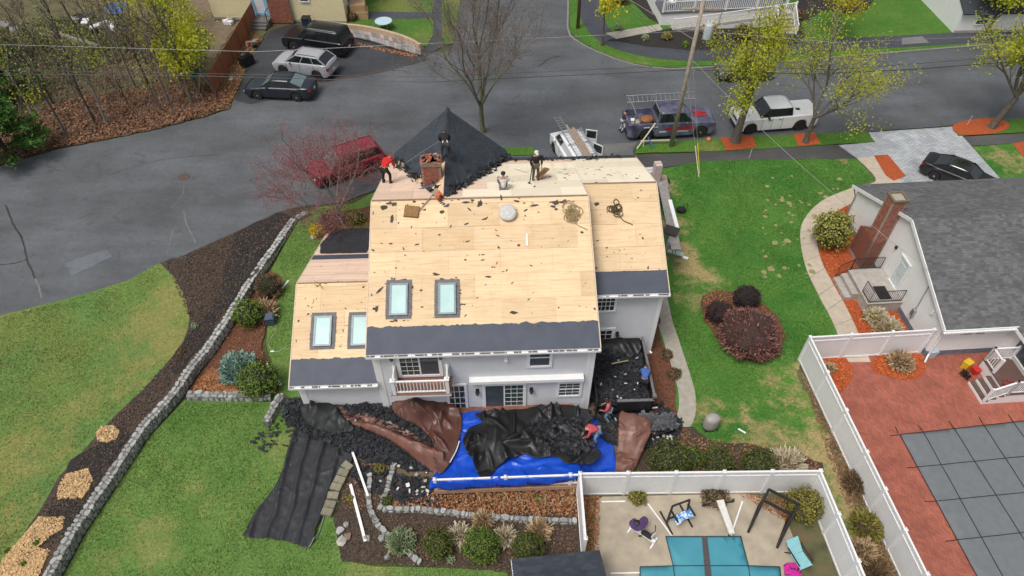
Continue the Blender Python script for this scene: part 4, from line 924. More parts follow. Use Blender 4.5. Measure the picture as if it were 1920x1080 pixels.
# ================================================================ deck with its railing
dk = empty('back_deck', HM@Vector((5.9,-2.2,0)), HR, 'low deck with white baluster railing under the blue tarp', 'deck'); do = Vector((5.9,-2.2,0))
DX0, DX1, DY0, DZ = 2.66, 9.3, -4.4, .6
MB().box(DX0-do.x, DX1-do.x, DY0-do.y, -.05-do.y, .35, DZ-.03).build('joist_frame', M_DECKW, dk)
y = DY0-.03
while y < -.1: MB().box(DX0-.03-do.x, DX1+.03-do.x, y-do.y, y+.135-do.y, DZ-.03, DZ).build('deck_board', M_DECKW, dk); y += .142
MB().box(DX0-.04-do.x, DX1+.04-do.x, DY0-.07-do.y, DY0-.035-do.y, .30, DZ-.02).build('rim_board', mat('tan_deck_rim', (0.45,0.30,0.20), (0.36,0.23,0.15), 5), dk)
for x in (DX0+.05, (DX0+DX1)/2-.1, DX1-.5):
    b = MB(); b.box(x-.07-do.x, x+.07-do.x, DY0-.02-do.y, DY0+.12-do.y, DZ, 1.52); b.lathe([(.11,1.52),(.02,1.6)], 4, (x-do.x, DY0+.05-do.y, 0), rot=Matrix.Rotation(R(45),3,'Z')); b.build('post', M_TRIM, dk)
for z0, z1 in ((.68,.74),(1.40,1.47)): MB().box(DX0+.1-do.x, DX1-do.x, DY0-do.y, DY0+.08-do.y, z0, z1).build('rail', M_TRIM, dk)
bme = MB().box(-.02,.02,-.02,.02,0,.66).mesh('baluster'); bme.materials.append(M_TRIM)
x = DX0+.25
while x < DX1-.1: link('baluster', bme, dk, loc=(x-do.x, DY0+.04-do.y, .74)); x += .125
# ================================================================ tarps
def tarpmat(name, c, rough=.35): return mat(name, c, tuple(x*.72 for x in c), scale=1.6, rough=rough, spec=.5, rs=(3, rough-.08, rough+.2))
M_BLUE = tarpmat('blue_tarp', (0.010,0.085,0.62), .3); M_BLK = tarpmat('black_tarp', (0.011,0.011,0.012), .48); M_BRN = tarpmat('brown_tarp', (0.105,0.042,0.030), .4)
M_BRN2 = tarpmat('worn_brown_tarp', (0.19,0.085,0.062), .5); M_GRN = tarpmat('dark_green_tarp', (0.017,0.021,0.021), .58); M_CHAR = tarpmat('charcoal_tarp', (0.030,0.032,0.038), .6)
def ridged(x, y, sc, seed, ani=(1,1), rot=0):
    c, s = math.cos(rot), math.sin(rot); p = Vector(((x*c+y*s)*ani[0]*sc, (-x*s+y*c)*ani[1]*sc, seed)); p += noise.noise_vector(p*.5)*.5
    return 1-abs(noise.noise(p))*2
def tarp(name, label, px, zref, zf, m, step=.13, thick=.008, hem=None, cat='tarp', smooth=3):
    P = [at(u, v, zref) for u, v in px]; c = sum(P, Vector())/len(P); c.z = 0
    poly = [p.to_2d() for p in spline([Vector((p.x, p.y, 0)) for p in P], smooth, True)] if smooth else [p.to_2d() for p in P]
    V, F = tess(poly, step); Zs = [zf(v.x, v.y) for v in V]
    # small horizontal gathers make the folds irregular
    W = []
    for v, z in zip(V, Zs):
        g_ = noise.noise_vector(Vector((v.x*1.9, v.y*1.9, 2.2)))*.05; W.append((v.x+g_.x-c.x, v.y+g_.y-c.y, z))
    me = bpy.data.meshes.new(name); me.from_pydata(W, [], F); me.update()
    bm = bmesh.new(); bm.from_mesh(me)
    for f in bm.faces:
        if f.normal.z < 0: f.normal_flip()
    bm.to_mesh(me); bm.free()
    me.polygons.foreach_set('use_smooth', [True]*len(me.polygons)); me.materials.append(m)
    o = link(name, me, None, loc=c, label=label, cat=cat); md = o.modifiers.new('thick', 'SOLIDIFY'); md.thickness = thick; md.offset = -1
    if hem:
        md = spline([Vector((u, v, 0)) for u, v in hem[0]], 6); pts = []
        for q in md: p = at(q.x, q.y, zref); pts.append(Vector((p.x-c.x, p.y-c.y, zf(p.x, p.y)+.02)))
        MB().tube(pts, .025, 5).build('hem', hem[1], o)
    return o
def loc_h(x, y): return HI@Vector((x, y, 0))
SEGS = {}
def wr(x, y, seed, a=.10, sc=1.1):
    """long creased folds of sheeting: the highest of many short ridge lines"""
    if seed not in SEGS:
        rr = np.random.default_rng(seed); n = int(650*sc); th = rr.normal(seed, .7, n); ln = rr.uniform(.25,1.5,n)/sc; cx = rr.uniform(-11,12,n); cy = rr.uniform(12,31 if seed == 71 else 24,n)
        SEGS[seed] = (cx, cy, np.cos(th), np.sin(th), ln, rr.uniform(.07,.30,n)/sc, rr.uniform(.15,1,n)**1.5)
    cx, cy, c, s, ln, w_, am = SEGS[seed]; dx = x-cx; dy = y-cy; u = dx*c+dy*s; v = np.abs(-dx*s+dy*c)+np.maximum(0, np.abs(u)-ln*.4)*.35
    h = am*np.maximum(0, 1-v/w_)**1.4*np.maximum(0, 1-np.abs(u)/ln); return a*(float(np.max(h))*1.3+.30*noise.noise(Vector((x*.8, y*.8, seed))))
def z_blue(x, y):
    l = loc_h(x, y); d = l.y-DY0; rail = math.exp(-((d-.04)/.13)**2)*.82 if DX0-.1 < l.x < DX1 else 0
    front = -.55*sstep((-d-.02)/.25)
    slope = .35*sstep(1-(d-.05)/1.1) if d > 0 else .35
    base = DZ+.03 if l.x < DX1+.1 else max(.05, DZ-.03-(l.x-DX1)*.7)
    return max(.06, base+max(rail, slope)+front*1.0+wr(x, y, 3, .17, 1.2))
tarp('ground_tarp', 'bright blue plastic tarp spread over the deck and railing', [(862,772),(980,766),(1105,765),(1130,790),(1153,825),(1157,885),(1090,893),(1078,906),(1000,911),(910,915),(822,918),(806,912),(825,868),(850,830)], .8, z_blue, M_BLUE, step=.075)
def z_blk(x, y):
    l = loc_h(x, y); hump = .35*math.exp(-((l.x-7.6)/.5)**2-((l.y+.9)/.8)**2)+.25*math.exp(-((l.x-5.2)/1.6)**2-((l.y+2.2)/1.)**2)+.18*math.exp(-((l.x-4.2)/.5)**2-((l.y+3.2)/.7)**2)
    return max(z_blue(x, y)+.10, .80+hump+wr(x, y, 11, .42, .8))
tarp('ground_tarp', 'crumpled black plastic tarp heaped on the blue tarp against the house', [(892,772),(960,766),(1030,762),(1068,757),(1090,764),(1110,772),(1108,830),(1128,848),(1105,868),(1062,868),(1045,857),(1000,856),(985,850),(940,868),(922,890),(903,896),(882,862),(868,830),(880,800),(905,790)], .9, z_blk, M_BLK, step=.07)
hp1 = at(650,790); zp1 = lambda x, y: .05+.75*sstep((loc_h(x,y).y+2.4)/2.0)*(1+.3*noise.noise(Vector((x*1.6,y*1.6,0)))) if loc_h(x,y).y < .1 else .8
def z_b1(x, y):
    p = at(778,772,.6); h = .8*math.exp(-((x-p.x)/1.0)**2-((y-p.y)/.7)**2); l = loc_h(x, y); return max(.80*sstep((l.x-1.9)/.6), zp1(x, y)+.12)+h*.8+wr(x, y, 21, .30, 1.1)
tarp('ground_tarp', 'dark brown plastic tarp humped against the wall under the balcony', [(738,768),(775,748),(820,755),(862,775),(863,820),(846,870),(824,892),(812,860),(815,840),(790,805),(750,792)], .6, z_b1, M_BRN, step=.07, hem=([(862,832),(856,850),(844,872)], M_TRIM))
RA, RB_ = at(614,770,1.0), at(820,847,1.0)
def z_b2(x, y):
    d = (RB_-RA).to_2d(); n = Vector((d.y, -d.x)).normalized(); t = (Vector((x,y))-RA.to_2d()).dot(d)/d.length_squared; q = (Vector((x,y))-RA.to_2d()).dot(n)
    sag = .5+.55*sstep(t*2.2)*(1-.25*math.sin(t*9)); return max(zp1(x, y)+.08, sag*(1-sstep(abs(q)/.75))+.08)+wr(x, y, 31, .17, 1.3)
tarp('ground_tarp', 'long reddish brown tarp draped like a ridge over the debris heap', [(610,768),(640,772),(700,787),(760,806),(822,838),(832,862),(828,890),(800,872),(742,838),(700,820),(660,800)], .5, z_b2, M_BRN2, step=.07)
def z_b3(x, y):
    a, c = at(1165,785,1.0), at(1168,885,.3); t = (y-c.y)/(a.y-c.y); return max(.08, .15+1.0*sstep(t)*(1-.35*abs((x-a.x-.6)/1.2))+wr(x, y, 41, .26, 1.1))
tarp('ground_tarp', 'worn brown tarp hanging over the deck corner next to the boxwoods', [(1162,780),(1176,784),(1219,800),(1203,850),(1180,888),(1156,886),(1158,830)], .6, z_b3, M_BRN2, step=.07)
TD = (at(560,840)-at(515,1005)).normalized(); ta = math.atan2(TD.y, TD.x)
def z_long(x, y):
    u = -x*math.sin(ta)+y*math.cos(ta); v_ = x*math.cos(ta)+y*math.sin(ta); k = .5+.5*math.sin(u*8.5+1.2*noise.noise(Vector((u*.5, v_*.45, 0))))
    return .03+.16*k**7+.05*max(0, ridged(x, y, .5, 51, (2.2,.35), ta+1.57))**3+wr(x, y, 53, .07, 1.2)+.02*noise.noise(Vector((x*4,y*4,1)))+.10*math.exp(-((v_-(at(540,1010).to_2d().dot(Vector((math.cos(ta),math.sin(ta))))))/.3)**2)*max(0,noise.noise(Vector((u*1.5,0,9))))
tarp('ground_tarp', 'long charcoal tarp with lengthwise folds laid down the back lawn', [(556,800),(612,818),(668,850),(640,895),(612,950),(594,995),(578,1029),(545,1016),(500,1010),(455,1005),(492,945),(530,885)], .03, z_long, M_CHAR, step=.085, hem=([(613,950),(598,1000),(578,1029)], M_METAL), smooth=2)
def z_g(x, y):
    p = at(605,785,.3); return max(.10, zp1(x, y)+.10)+.45*math.exp(-((x-p.x)/1.1)**2-((y-p.y)/.5)**2)+wr(x, y, 61, .34, 1.4)
tarp('ground_tarp', 'dark green-black tarp bunched at the end of the garage wall', [(576,770),(600,760),(622,770),(645,792),(668,812),(640,820),(600,815),(578,805),(568,785)], .3, z_g, M_GRN, step=.11)
def z_gar(x, y):
    l = loc_h(x, y); return GZ-SL*(l.y-4.6)+.07+wr(x, y, 71, .16, 1.2)
tarp('roof_tarp', 'black tarp covering the front of the low garage roof', [(603,486),(640,485),(690,484),(694,440),(692,402),(650,402),(622,404),(600,455)], 3.1, z_gar, M_CHAR, step=.12, smooth=0)
# ================================================================ heaps of torn shingles (uncountable) and their loose long pieces
def heap(name, px, n, zf, m, label, sz=(.10,.34), flat=.22, zref=0.0):
    P = [at(u, v, zref).to_2d() for u, v in px]; xs = [p.x for p in P]; ys = [p.y for p in P]; b = MB(); k = 0
    while k < n:
        x, y = random.uniform(min(xs), max(xs)), random.uniform(min(ys), max(ys))
        if not inpoly(x, y, P): continue
        k += 1; l, w_ = random.uniform(*sz), random.uniform(.05,.17); z = zf(x, y)+random.uniform(0,.06)
        rot = Matrix.Rotation(random.uniform(0,6.28),3,'Z')@Matrix.Rotation(random.gauss(0,flat),3,'X')@Matrix.Rotation(random.gauss(0,flat*.7),3,'Y'); c = random.uniform(-.04,.06)
        V = []
        for i in range(3):
            t = i/2-.5
            for s in (-.5,.5): V.append(Vector((x,y,z+.03))+rot@Vector((t*l*(1+random.uniform(-.2,.2)), s*w_*(1+random.uniform(-.3,.3)), c*4*t*t)))
        b.add(V, [(0,1,3,2),(2,3,5,4)])
    return b.build(name, m, kind='stuff', label=label, cat='debris')
def zpile(cx, cy, r, h, base=.02):
    return lambda x, y: base+h*math.exp(-((x-cx)**2+(y-cy)**2)/(r*r))*(1+.5*noise.noise(Vector((x*2,y*2,0))))
def mound(px, zf, m, name, step=.25):
    P = [at(u, v).to_2d() for u, v in px]; V, F = tess(P, step); W = [(v.x, v.y, zf(v.x, v.y)-.02) for v in V]
    me = bpy.data.meshes.new(name); me.from_pydata(W, [], F); me.update(); bm = bmesh.new(); bm.from_mesh(me)
    for f in bm.faces:
        if f.normal.z < 0: f.normal_flip()
    bm.to_mesh(me); bm.free(); me.materials.append(m); link(name, me, None, kind='stuff')
M_DBASE = mat('debris_soil', (0.035,0.034,0.036), (0.020,0.020,0.022), 6, .9, bmp=.8, bdist=.05)
DEBP = [(545,765),(580,765),(700,762),(760,775),(800,800),(822,850),(815,885),(770,885),(715,868),(690,868),(655,850),(560,815),(535,798)]
mound(DEBP, zp1, M_DBASE, 'debris_mound')
heap('shingle_debris', DEBP, 1500, zp1, M_DEB, 'torn dark shingles heaped along the garage wall and garden')
heap('shingle_debris', [(700,880),(830,905),(820,945),(770,960),(735,930),(690,930),(640,870)], 420, lambda x, y: .06, M_DEB, 'torn shingles scattered over the garden pockets left of the deck')
heap('shingle_debris', [(1112,770),(1240,760),(1280,790),(1270,835),(1200,845),(1130,830)], 900, lambda x, y: .08+.15*abs(noise.noise(Vector((x,y,0)))), M_DEB, 'torn shingles scattered behind the dump trailer')
heap('shingle_debris', [(520,790),(560,790),(560,830),(500,850),(470,830)], 45, lambda x, y: .04, M_DEB, 'few dark shingles thrown on the grass by the stone wall stub', flat=.1)
heap('shingle_debris', [(990,790),(1110,780),(1120,850),(1010,850)], 260, lambda x, y: z_blk(x, y)+.01, M_DEB, 'torn shingles fallen onto the black tarp on the deck', sz=(.08,.25), flat=.3, zref=.9)
M_SCRW = leafmat('pale_scrap', [(0.62,0.62,0.60),(0.35,0.34,0.32),(0.70,0.69,0.66),(0.25,0.23,0.20)])
for px, n, zf, lb in ((DEBP, 26, lambda x, y: zp1(x,y)+.06, 'pale scraps of flashing among the garage-side debris'), ([(1130,780),(1270,780),(1270,830),(1190,835)], 40, lambda x, y: .16, 'pale scraps among the debris behind the trailer'), ([(770,880),(830,890),(815,940),(740,930)], 16, lambda x, y: .12, 'pale scraps of flashing in the garden beside the railing')):
    heap('pale_scraps', px, n, zf, M_SCRW, lb, sz=(.05,.22), flat=.25)
# white trim boards lying about
def plank(name, a, c, w_, t, m, label, cat='board'):
    a, c = Vector(a), Vector(c); o = (a+c)/2; return MB().bar(a-o, c-o, w_, t).build(name, m, None, loc=o, label=label, cat=cat)
plank('trim_board', at(661,848,.3)+Z*.0, at(690,930,.25), .11, .04, M_TRIM, 'white trim board lying across the garden near the block edging')
plank('trim_board', at(657,908,.12), at(685,1015,.12), .13, .05, M_TRIM, 'long white trim board lying down the garden toward the rocks')
plank('trim_board', at(545,756,.5), at(612,760,.9), .11, .05, M_TRIM, 'white downpipe length leaning along the garage wall foot')
plank('trim_board', at(617,762,.9), at(658,778,.6), .11, .05, M_TRIM, 'white board sloping on the debris heap under the garage wall')
plank('trim_board', at(527,773,.35), at(552,794,.3), .12, .05, M_TRIM, 'white board lying off the end of the stone stub')
plank('trim_board', at(563,758,.45), at(553,792,.35), .10, .05, M_TRIM, 'grey-white board forming a V with another beside the stone stub')
plank('trim_board', at(500,682,.08), at(527,722,.08), .10, .05, M_TRIM, 'white board on the grass beside the round green shrub')
plank('trim_board', at(541,526,.06), at(529,541,.06), .10, .04, M_TRIM, 'white stick lying on the lawn strip left of the garage')
plank('trim_board', at(507,659,.05), at(514,659,.05), .08, .04, M_TRIM, 'tiny white offcut on the grass below the blue box')
plank('trim_board', at(1384,804,.05), at(1398,812,.05), .08, .04, M_TRIM, 'white offcut on the lawn right of the covered grill')
plank('trim_board', at(1222,662,1.3), at(1222,662,1.3)+Vector((-.1,.1,.02)), .1, .04, M_TRIM, 'tiny pale offcut on the trailer rim')
plank('lumber', at(1147,682,1.35), at(1178,676,1.45), .06, .04, mat('bare_lumber', (0.42,0.31,0.19), (0.33,0.24,0.15), 6), 'thin wooden strip lying on the tarp in the trailer')
plank('trim_board', at(1212,766,.3), at(1233,764,.3), .07, .04, M_TRIM, 'white strip lying behind the trailer gate')
# ================================================================ dump trailer lined with black tarp
TX0, TX1, TY0, TY1, TH = 10.45, 13.25, -.55, 3.1, 1.5
tr = empty('dump_trailer', HM@Vector(((TX0+TX1)/2, (TY0+TY1)/2, 0)), HR, 'black dump trailer with high sides beside the grey wall, full of torn shingles', 'trailer'); tc = Vector(((TX0+TX1)/2,(TY0+TY1)/2,0))
M_TRAIL = mat('trailer_paint', (0.014,0.014,0.015), (0.024,0.024,0.025), 5, .45)
def tb(nm, x0, x1, y0, y1, z0, z1, m=M_TRAIL): return MB().box(x0-tc.x, x1-tc.x, y0-tc.y, y1-tc.y, z0, z1).build(nm, m, tr)
tb('floor', TX0, TX1, TY0, TY1, .5, .6); tb('side', TX0, TX0+.06, TY0, TY1, .6, TH); tb('side', TX1-.06, TX1, TY0, TY1, .6, TH+.25); tb('front_gate', TX0, TX1, TY1-.06, TY1+.0, .6, TH); tb('tail_gate', TX0+1.0, TX1, TY0, TY0+.06, .55, TH-.1)
tb('rim', TX1-.09, TX1+.03, TY0, TY1, TH+.25, TH+.32, M_FLASH); tb('rim', TX0+1.0, TX1, TY0-.04, TY0+.09, TH-.1, TH-.03, M_FLASH); tb('rim', TX1-.12, TX1+.06, TY0-.08, TY0+.12, TH+.2, TH+.36, M_FLASH)
for x in (TX0-.05, TX1+.05):
    for y in (.6, 1.6):
        o = MB().lathe([(.16,-.11),(.34,-.11),(.36,-.06),(.36,.06),(.34,.11),(.16,.11)], 18, rot=Matrix.Rotation(R(90),3,'Y')).build('wheel', mat('tyre', (0.018,0.018,0.018), rough=.85), tr, loc=(x-tc.x, y-tc.y, .36))
        MB().lathe([(.15,-.10),(.16,.08),(.05,.10)], 12, rot=Matrix.Rotation(R(90),3,'Y')).build('rim', M_METAL, o)
    tb('mudguard', x-.14, x+.14, .15, 2.05, .74, .78)
tb('drawbar', (TX0+TX1)/2-.06, (TX0+TX1)/2+.06, TY0-1.0, TY0, .42, .52)
def z_tr(x, y):
    l = loc_h(x, y); return 1.0+.35*sstep((l.y-1.4)/1.2)+.12*noise.noise(Vector((x*2,y*2,0)))
tpx = [HM@Vector(q) for q in ((TX0+.05,TY0+.2,0),(TX1-.1,TY0+.2,0),(TX1-.1,TY1-.1,0),(TX0+.05,TY1-.1,0))]
b = MB(); NN = 16
for i in range(NN+1):
    for j in range(NN+1):
        l = Vector((TX0+.07+(TX1-TX0-.14)*i/NN, TY0+.07+(TY1-TY0-.14)*j/NN, 0)); wv = HM@l; b.v.append((l.x-tc.x, l.y-tc.y, z_tr(wv.x, wv.y)-.03))
b.f = [(i*(NN+1)+j,(i+1)*(NN+1)+j,(i+1)*(NN+1)+j+1,i*(NN+1)+j+1) for i in range(NN) for j in range(NN)]; b.m = [0]*len(b.f); b.build('load', M_DBASE, tr)
def heap_local(n, x0, x1, y0, y1, zf, name, label, m=M_DEB, sz=(.08,.28)):
    b = MB()
    for k in range(n):
        wv = HM@Vector((random.uniform(x0,x1), random.uniform(y0,y1), 0)); l, w_ = random.uniform(*sz), random.uniform(.05,.16); rot = Matrix.Rotation(random.uniform(0,6.28),3,'Z')@Matrix.Rotation(random.gauss(0,.45),3,'X')
        p = Vector((wv.x, wv.y, zf(wv.x, wv.y)+random.uniform(.02,.10))); b.add([p+rot@Vector((sx*l/2, sy*w_/2, 0)) for sx, sy in ((-1,-1),(1,-1),(1,1),(-1,1))], [(0,1,2,3)])
    b.build(name, m, kind='stuff', label=label, cat='debris')
heap_local(700, TX0+.2, TX1-.2, TY0+.15, TY1-.2, z_tr, 'shingle_debris', 'torn shingles filling the dump trailer'); heap_local(13, TX0+.3, TX1-.4, TY0+.3, TY1-.9, lambda x, y: z_tr(x,y)+.07, 'pale_scraps', 'pale paper scraps on the trailer load', M_SCRW, (.05,.15))
tp0 = HM@Vector((TX0+.1,TY1-1.1,0)); 
def lc(u, v): p = HM@Vector((u, v, 0)); return p
def z_tt(x, y): l = loc_h(x, y); return 1.28+.30*sstep((l.y-(TY1-1.0))/.9)+.10*math.exp(-((l.x-TX1+.2)/.3)**2)+wr(x, y, 81, .22, 1.2)
def proj_px(p):
    d = Vector(p)-Vector((0,0,CAM_H)); zc = d.y*cP-d.z*sP; return (960+FPX*d.x/zc, 540-FPX*(d.y*sP+d.z*cP)/zc)
def px_of(l, z): q = HM@Vector((l[0], l[1], z)); return proj_px(q)
tarp('trailer_tarp', 'black tarp thrown over the head end of the dump trailer', [px_of(q, 1.4) for q in ((TX0+.0,TY1+.05),(TX1-.5,TY1+.1),(TX1-.12,TY1-.1),(TX1-.3,TY1-.8),(TX0+1.3,TY1-1.05),(TX0+.1,TY1-.9))], 1.4, z_tt, M_BLK, step=.1)
# ================================================================ right neighbour: white house with grey shingle roof
NO, NR = Vector((22.25, 22.7, 0)), R(4.0)
nb = empty('neighbour_house', NO, NR, 'white single storey house with grey shingle roof at the right edge', 'house')
NM = Matrix.Translation(NO)@Matrix.Rotation(NR, 4, 'Z'); NI = NM.inverted()
M_WSIDE = mat('white_siding', (0.82,0.82,0.80), (0.78,0.78,0.765), 2, .6)
NE, NRG, ND, NL_ = 2.6, 4.95, 11.0, 17.0; nsl = (NRG-NE)/(ND/2+.35)
b = MB(); b.prism([(0,0),(NL_,0),(NL_,ND),(0,ND)], 0, 2.55); b.add([(0,0,2.55),(0,ND,2.55),(0,ND/2,4.8),(NL_,0,2.55),(NL_,ND,2.55),(NL_,ND/2,4.8)], [(0,2,1),(3,4,5)]); b.build('wall', M_WSIDE, nb)
b = MB(); lap_siding(b, 0, 3.9, .45, 2.5, (0,0,0), X, -Y, h=.2); b.build('rear_wall', M_WSIDE, nb)
MB().box(-.02,3.9,-.03,0,0,.42).build('foundation', mat('blue_grey_block', (0.17,0.20,0.25), (0.13,0.155,0.19), 4, .9), nb); MB().box(-.03,0,-.02,ND,0,.38).build('foundation', MATS['blue_grey_block'], nb)
nca = 1/math.sqrt(1+nsl*nsl); nsa = nsl*nca; ov = .35
b = MB(); nn1 = Vector((0,-nsa,nca)); nn2 = Vector((0,nsa,nca))
b.slab([(-.2,-ov,NE),(NL_,-ov,NE),(NL_,ND/2,NRG),(-.2,ND/2,NRG)], nn1, .15); b.slab([(NL_,ND+ov,NE),(-.2,ND+ov,NE),(-.2,ND/2,NRG),(NL_,ND/2,NRG)], nn2, .15); ro = b.build('roof', M_SHING, nb)
shingle_courses((-.22,-ov-.03,NE-.01), X, (0,nca,nsa), 9.5, (ND/2+ov)/nca+.03, ex=.14, tab=.26, lift=.014).build('shingle_courses', M_SHING, ro, kind='stuff')
shingle_courses((9.5,ND+ov+.03,NE-.01), -X, (0,-nca,nsa), 9.72, (ND/2+ov)/nca+.03, ex=.14, tab=.26, lift=.014).build('shingle_courses', M_SHING, ro, kind='stuff')
b = MB(); x = -.22
while x < 9.5: b.hexa([(x,ND/2-.14,NRG-.05),(x+.28,ND/2-.14,NRG-.05),(x+.28,ND/2+.14,NRG-.05),(x,ND/2+.14,NRG-.05),(x,ND/2-.02,NRG+.03),(x+.28,ND/2-.02,NRG+.02),(x+.28,ND/2+.02,NRG+.02),(x,ND/2+.02,NRG+.03)]); x += .2
b.build('ridge_cap', M_SHING, ro, kind='stuff')
for a, c in (((-.22,-ov,NE-.08),(-.22,ND/2,NRG-.08)), ((-.22,ND+ov,NE-.08),(-.22,ND/2,NRG-.08)), ((-.3,-ov-.03,NE-.08),(4.2,-ov-.03,NE-.08))): MB().bar(a, c, .05, .2).build('fascia', M_WHITE, nb)
g_ = MB(); g_.box(-.3,4.0,-ov-.16,-ov-.05,NE-.12,NE-.10); g_.box(-.3,4.0,-ov-.17,-ov-.15,NE-.12,NE-.02); g_.build('gutter', M_WHITE, nb)
MB().tube([(.12,-ov-.1,NE-.1),(.08,-.1,NE-.4),(.08,-.1,.3),(-.25,-.5,.1)], .045, 6).build('downpipe', M_WHITE, nb); MB().tube([(-.2,ND+.1,NE-.1),(-.08,ND-.15,NE-.5),(-.08,ND-.15,.2)], .05, 6).build('downpipe', M_METAL, nb)
# ell
EX0, EX1, EY = 3.9, 11.0, -7.0
b = MB(); b.prism([(EX0,EY),(EX1,EY),(EX1,.1),(EX0,.1)], 0, 2.5); b.build('ell_wall', M_WSIDE, nb)
ew = MB(); lap_siding(ew, EY, 0, .45, 2.45, (EX0,0,0), Y, -X, h=.2); ew.build('ell_wall', M_WSIDE, nb)
es = .42; ea = 1/math.sqrt(1+es*es); ee = es*ea; em = (EX0+EX1)/2; b = MB()
b.slab([(EX0-.35,EY,NE-.06),(EX0-.35,3.2,NE-.06),(em,5,NE-.06+es*(em-EX0+.35)),(em,EY,NE-.06+es*(em-EX0+.35))][::-1], (-ee,0,ea), .12); b.build('ell_roof', M_SHING, nb)
shingle_courses((EX0-.37,.0+1.2,NE-.05), -Y, (ea,0,ee), 8.0, 3.9/ea, ex=.14, tab=.26).build('shingle_courses', M_SHING, ro, kind='stuff')
MB().bar((EX0-.37,EY,NE-.14),(EX0-.37,-.3,NE-.14), .05, .2).build('fascia', M_WHITE, nb)
def nwin(x, y, z, U, Nn, w_, h, gl, **kw): return window(nb, (x,y,z), U, Nn, w_, h, gl, mat_t=M_WHITE, **kw)
nwin(1.15,-.022,1.75,X,-Y,.62,.42,M_GLASS, trim=.07); nwin(1.83,-.022,1.75,X,-Y,.62,.42,M_GLASS, trim=.07)
nwin(EX0-.022,-.7,1.05,-Y,-X,1.7,1.2,[M_GLASSB,M_GLASSG], trim=.09, slide=0); nwin(EX0-.022,-3.4,1.05,-Y,-X,1.5,1.2,[M_GLASSB,M_GLASSB], trim=.09)
dr = window(nb, (-.022,5.05,.78), -Y, -X, 1.05, 2.05, mat('white_door', (0.68,0.72,0.72), rough=.4), trim=.11, name='side_door', mat_t=M_WHITE)
MB().obox((-.06,4.52,2.05), .03, .5, .75).build('door_glass', mat('pale_glass', (0.50,0.58,0.60), (0.6,0.66,0.67), 1, .1), dr)
# chimney of bricks
CB = nb; cx0, cx1 = -.85, -.02
chn = MB(); chn.box(cx0+.012, cx1, 6.62, 7.38, 0, 5.25); chn.add([(cx0+.012,6.62,0),(cx1,6.62,0),(cx1,8.25,0),(cx0+.012,8.25,0),(cx0+.012,6.62,2.3),(cx1,6.62,2.3),(cx1,8.25,2.0),(cx0+.012,8.25,2.0),(cx0+.012,7.4,2.75),(cx1,7.4,2.75)], [(0,3,7,8,4),(3,2,6,7),(7,6,9,8),(0,4,5,1)]); cho = chn.build('chimney', M_MORT, nb)
bl, bh = .205, .068; bmx = MB().box(-bl/2+.005, bl/2-.005, -.045, .045, .004, bh-.005).mesh('brick'); bmx.materials.append(M_BRK); rest = MB(); cnt = 0; z = 5.2; r = 0
while z > .3:
    o = (r % 2)*bl/2
    def put(p, rz):
        global cnt
        if cnt < 295: link('brick', bmx, cho, loc=p, rot=(0,0,rz)); cnt += 1
        else: m = Matrix.Rotation(rz,3,'Z'); rest.add([Vector(p)+m@v.co for v in bmx.vertices], [tuple(f.vertices) for f in bmx.polygons])
    hi = 7.38 if z > 2.75 else (8.25-(z-2.0)*.85/.75 if z > 2.0 else 8.25)
    y = 6.64+bl/2-o
    while y < hi-.03:
        if y > 6.6+bl*.3: put((cx0+.04, min(max(y, 6.62+bl/2), hi-bl/2), z), math.pi/2)
        y += bl
    x = cx0+.09+bl/2-o*.5
    while x < cx1-.03: put((min(x, cx1-bl/2), 6.62+.04, z), 0); x += bl
    z -= bh+.004; r += 1
rest.build('lower_bricks', M_BRK, cho, kind='stuff')
b = MB(); b.box(cx0-.03,cx1+.05,6.57,6.68,5.2,5.32); b.box(cx0-.03,cx1+.05,7.32,7.43,5.2,5.32); b.box(cx0-.03,cx0+.1,6.68,7.32,5.2,5.32); b.box(cx1-.08,cx1+.05,6.68,7.32,5.2,5.32); b.build('chimney_cap', mat('mossy_brick', (0.20,0.15,0.085), (0.14,0.11,0.07), 6, .95), cho)
# side landing, steps, rails
st = MB(); st.box(-2.05,-.03,3.2,5.9,0,.75); st.box(-2.09,0-.03,3.16,5.94,.75,.80); M_STEP = mat('step_concrete', (0.42,0.39,0.35), (0.33,0.30,0.27), 3, .85); sto = st.build('landing', M_STEP, nb)
for k in range(2): MB().box(-2.07-.36*(k+1), -2.07-.36*k, 4.2, 5.85, 0, .53-.26*k).build('step', M_STEP, sto)
def iron_rail(pts, h, parent, m=M_IRON, sp=.12):
    for a, c in zip(pts, pts[1:]):
        a, c = Vector(a), Vector(c); MB().bar(a+Z*h, c+Z*h, .035, .03).build('rail', m, parent); MB().bar(a+Z*.1, c+Z*.1, .03, .025).build('rail', m, parent); n = max(2, int((c-a).length/sp))
        for i in range(n+1): p = a.lerp(c, i/n); MB().bar(p, p+Z*h, .03 if i in (0,n) else .016, .03 if i in (0,n) else .016).build('baluster', m, parent)
iron_rail([(-2.0,4.1,.8),(-2.0,3.25,.8),(-.15,3.25,.8)], .9, sto); iron_rail([(-1.95,5.85,.8),(-.2,5.85,.8)], .9, sto); iron_rail([(-2.0,5.85,.78),(-2.7,5.85,.25)], .9, sto)
tag(MB().box(-.35,.35,-.5,.5,0,.02).build('door_mat', M_BLACK, None, loc=NM@Vector((-.9,3.95,.80)), rot=(0,0,NR)), 'black door mat on the white house side landing', 'mat')
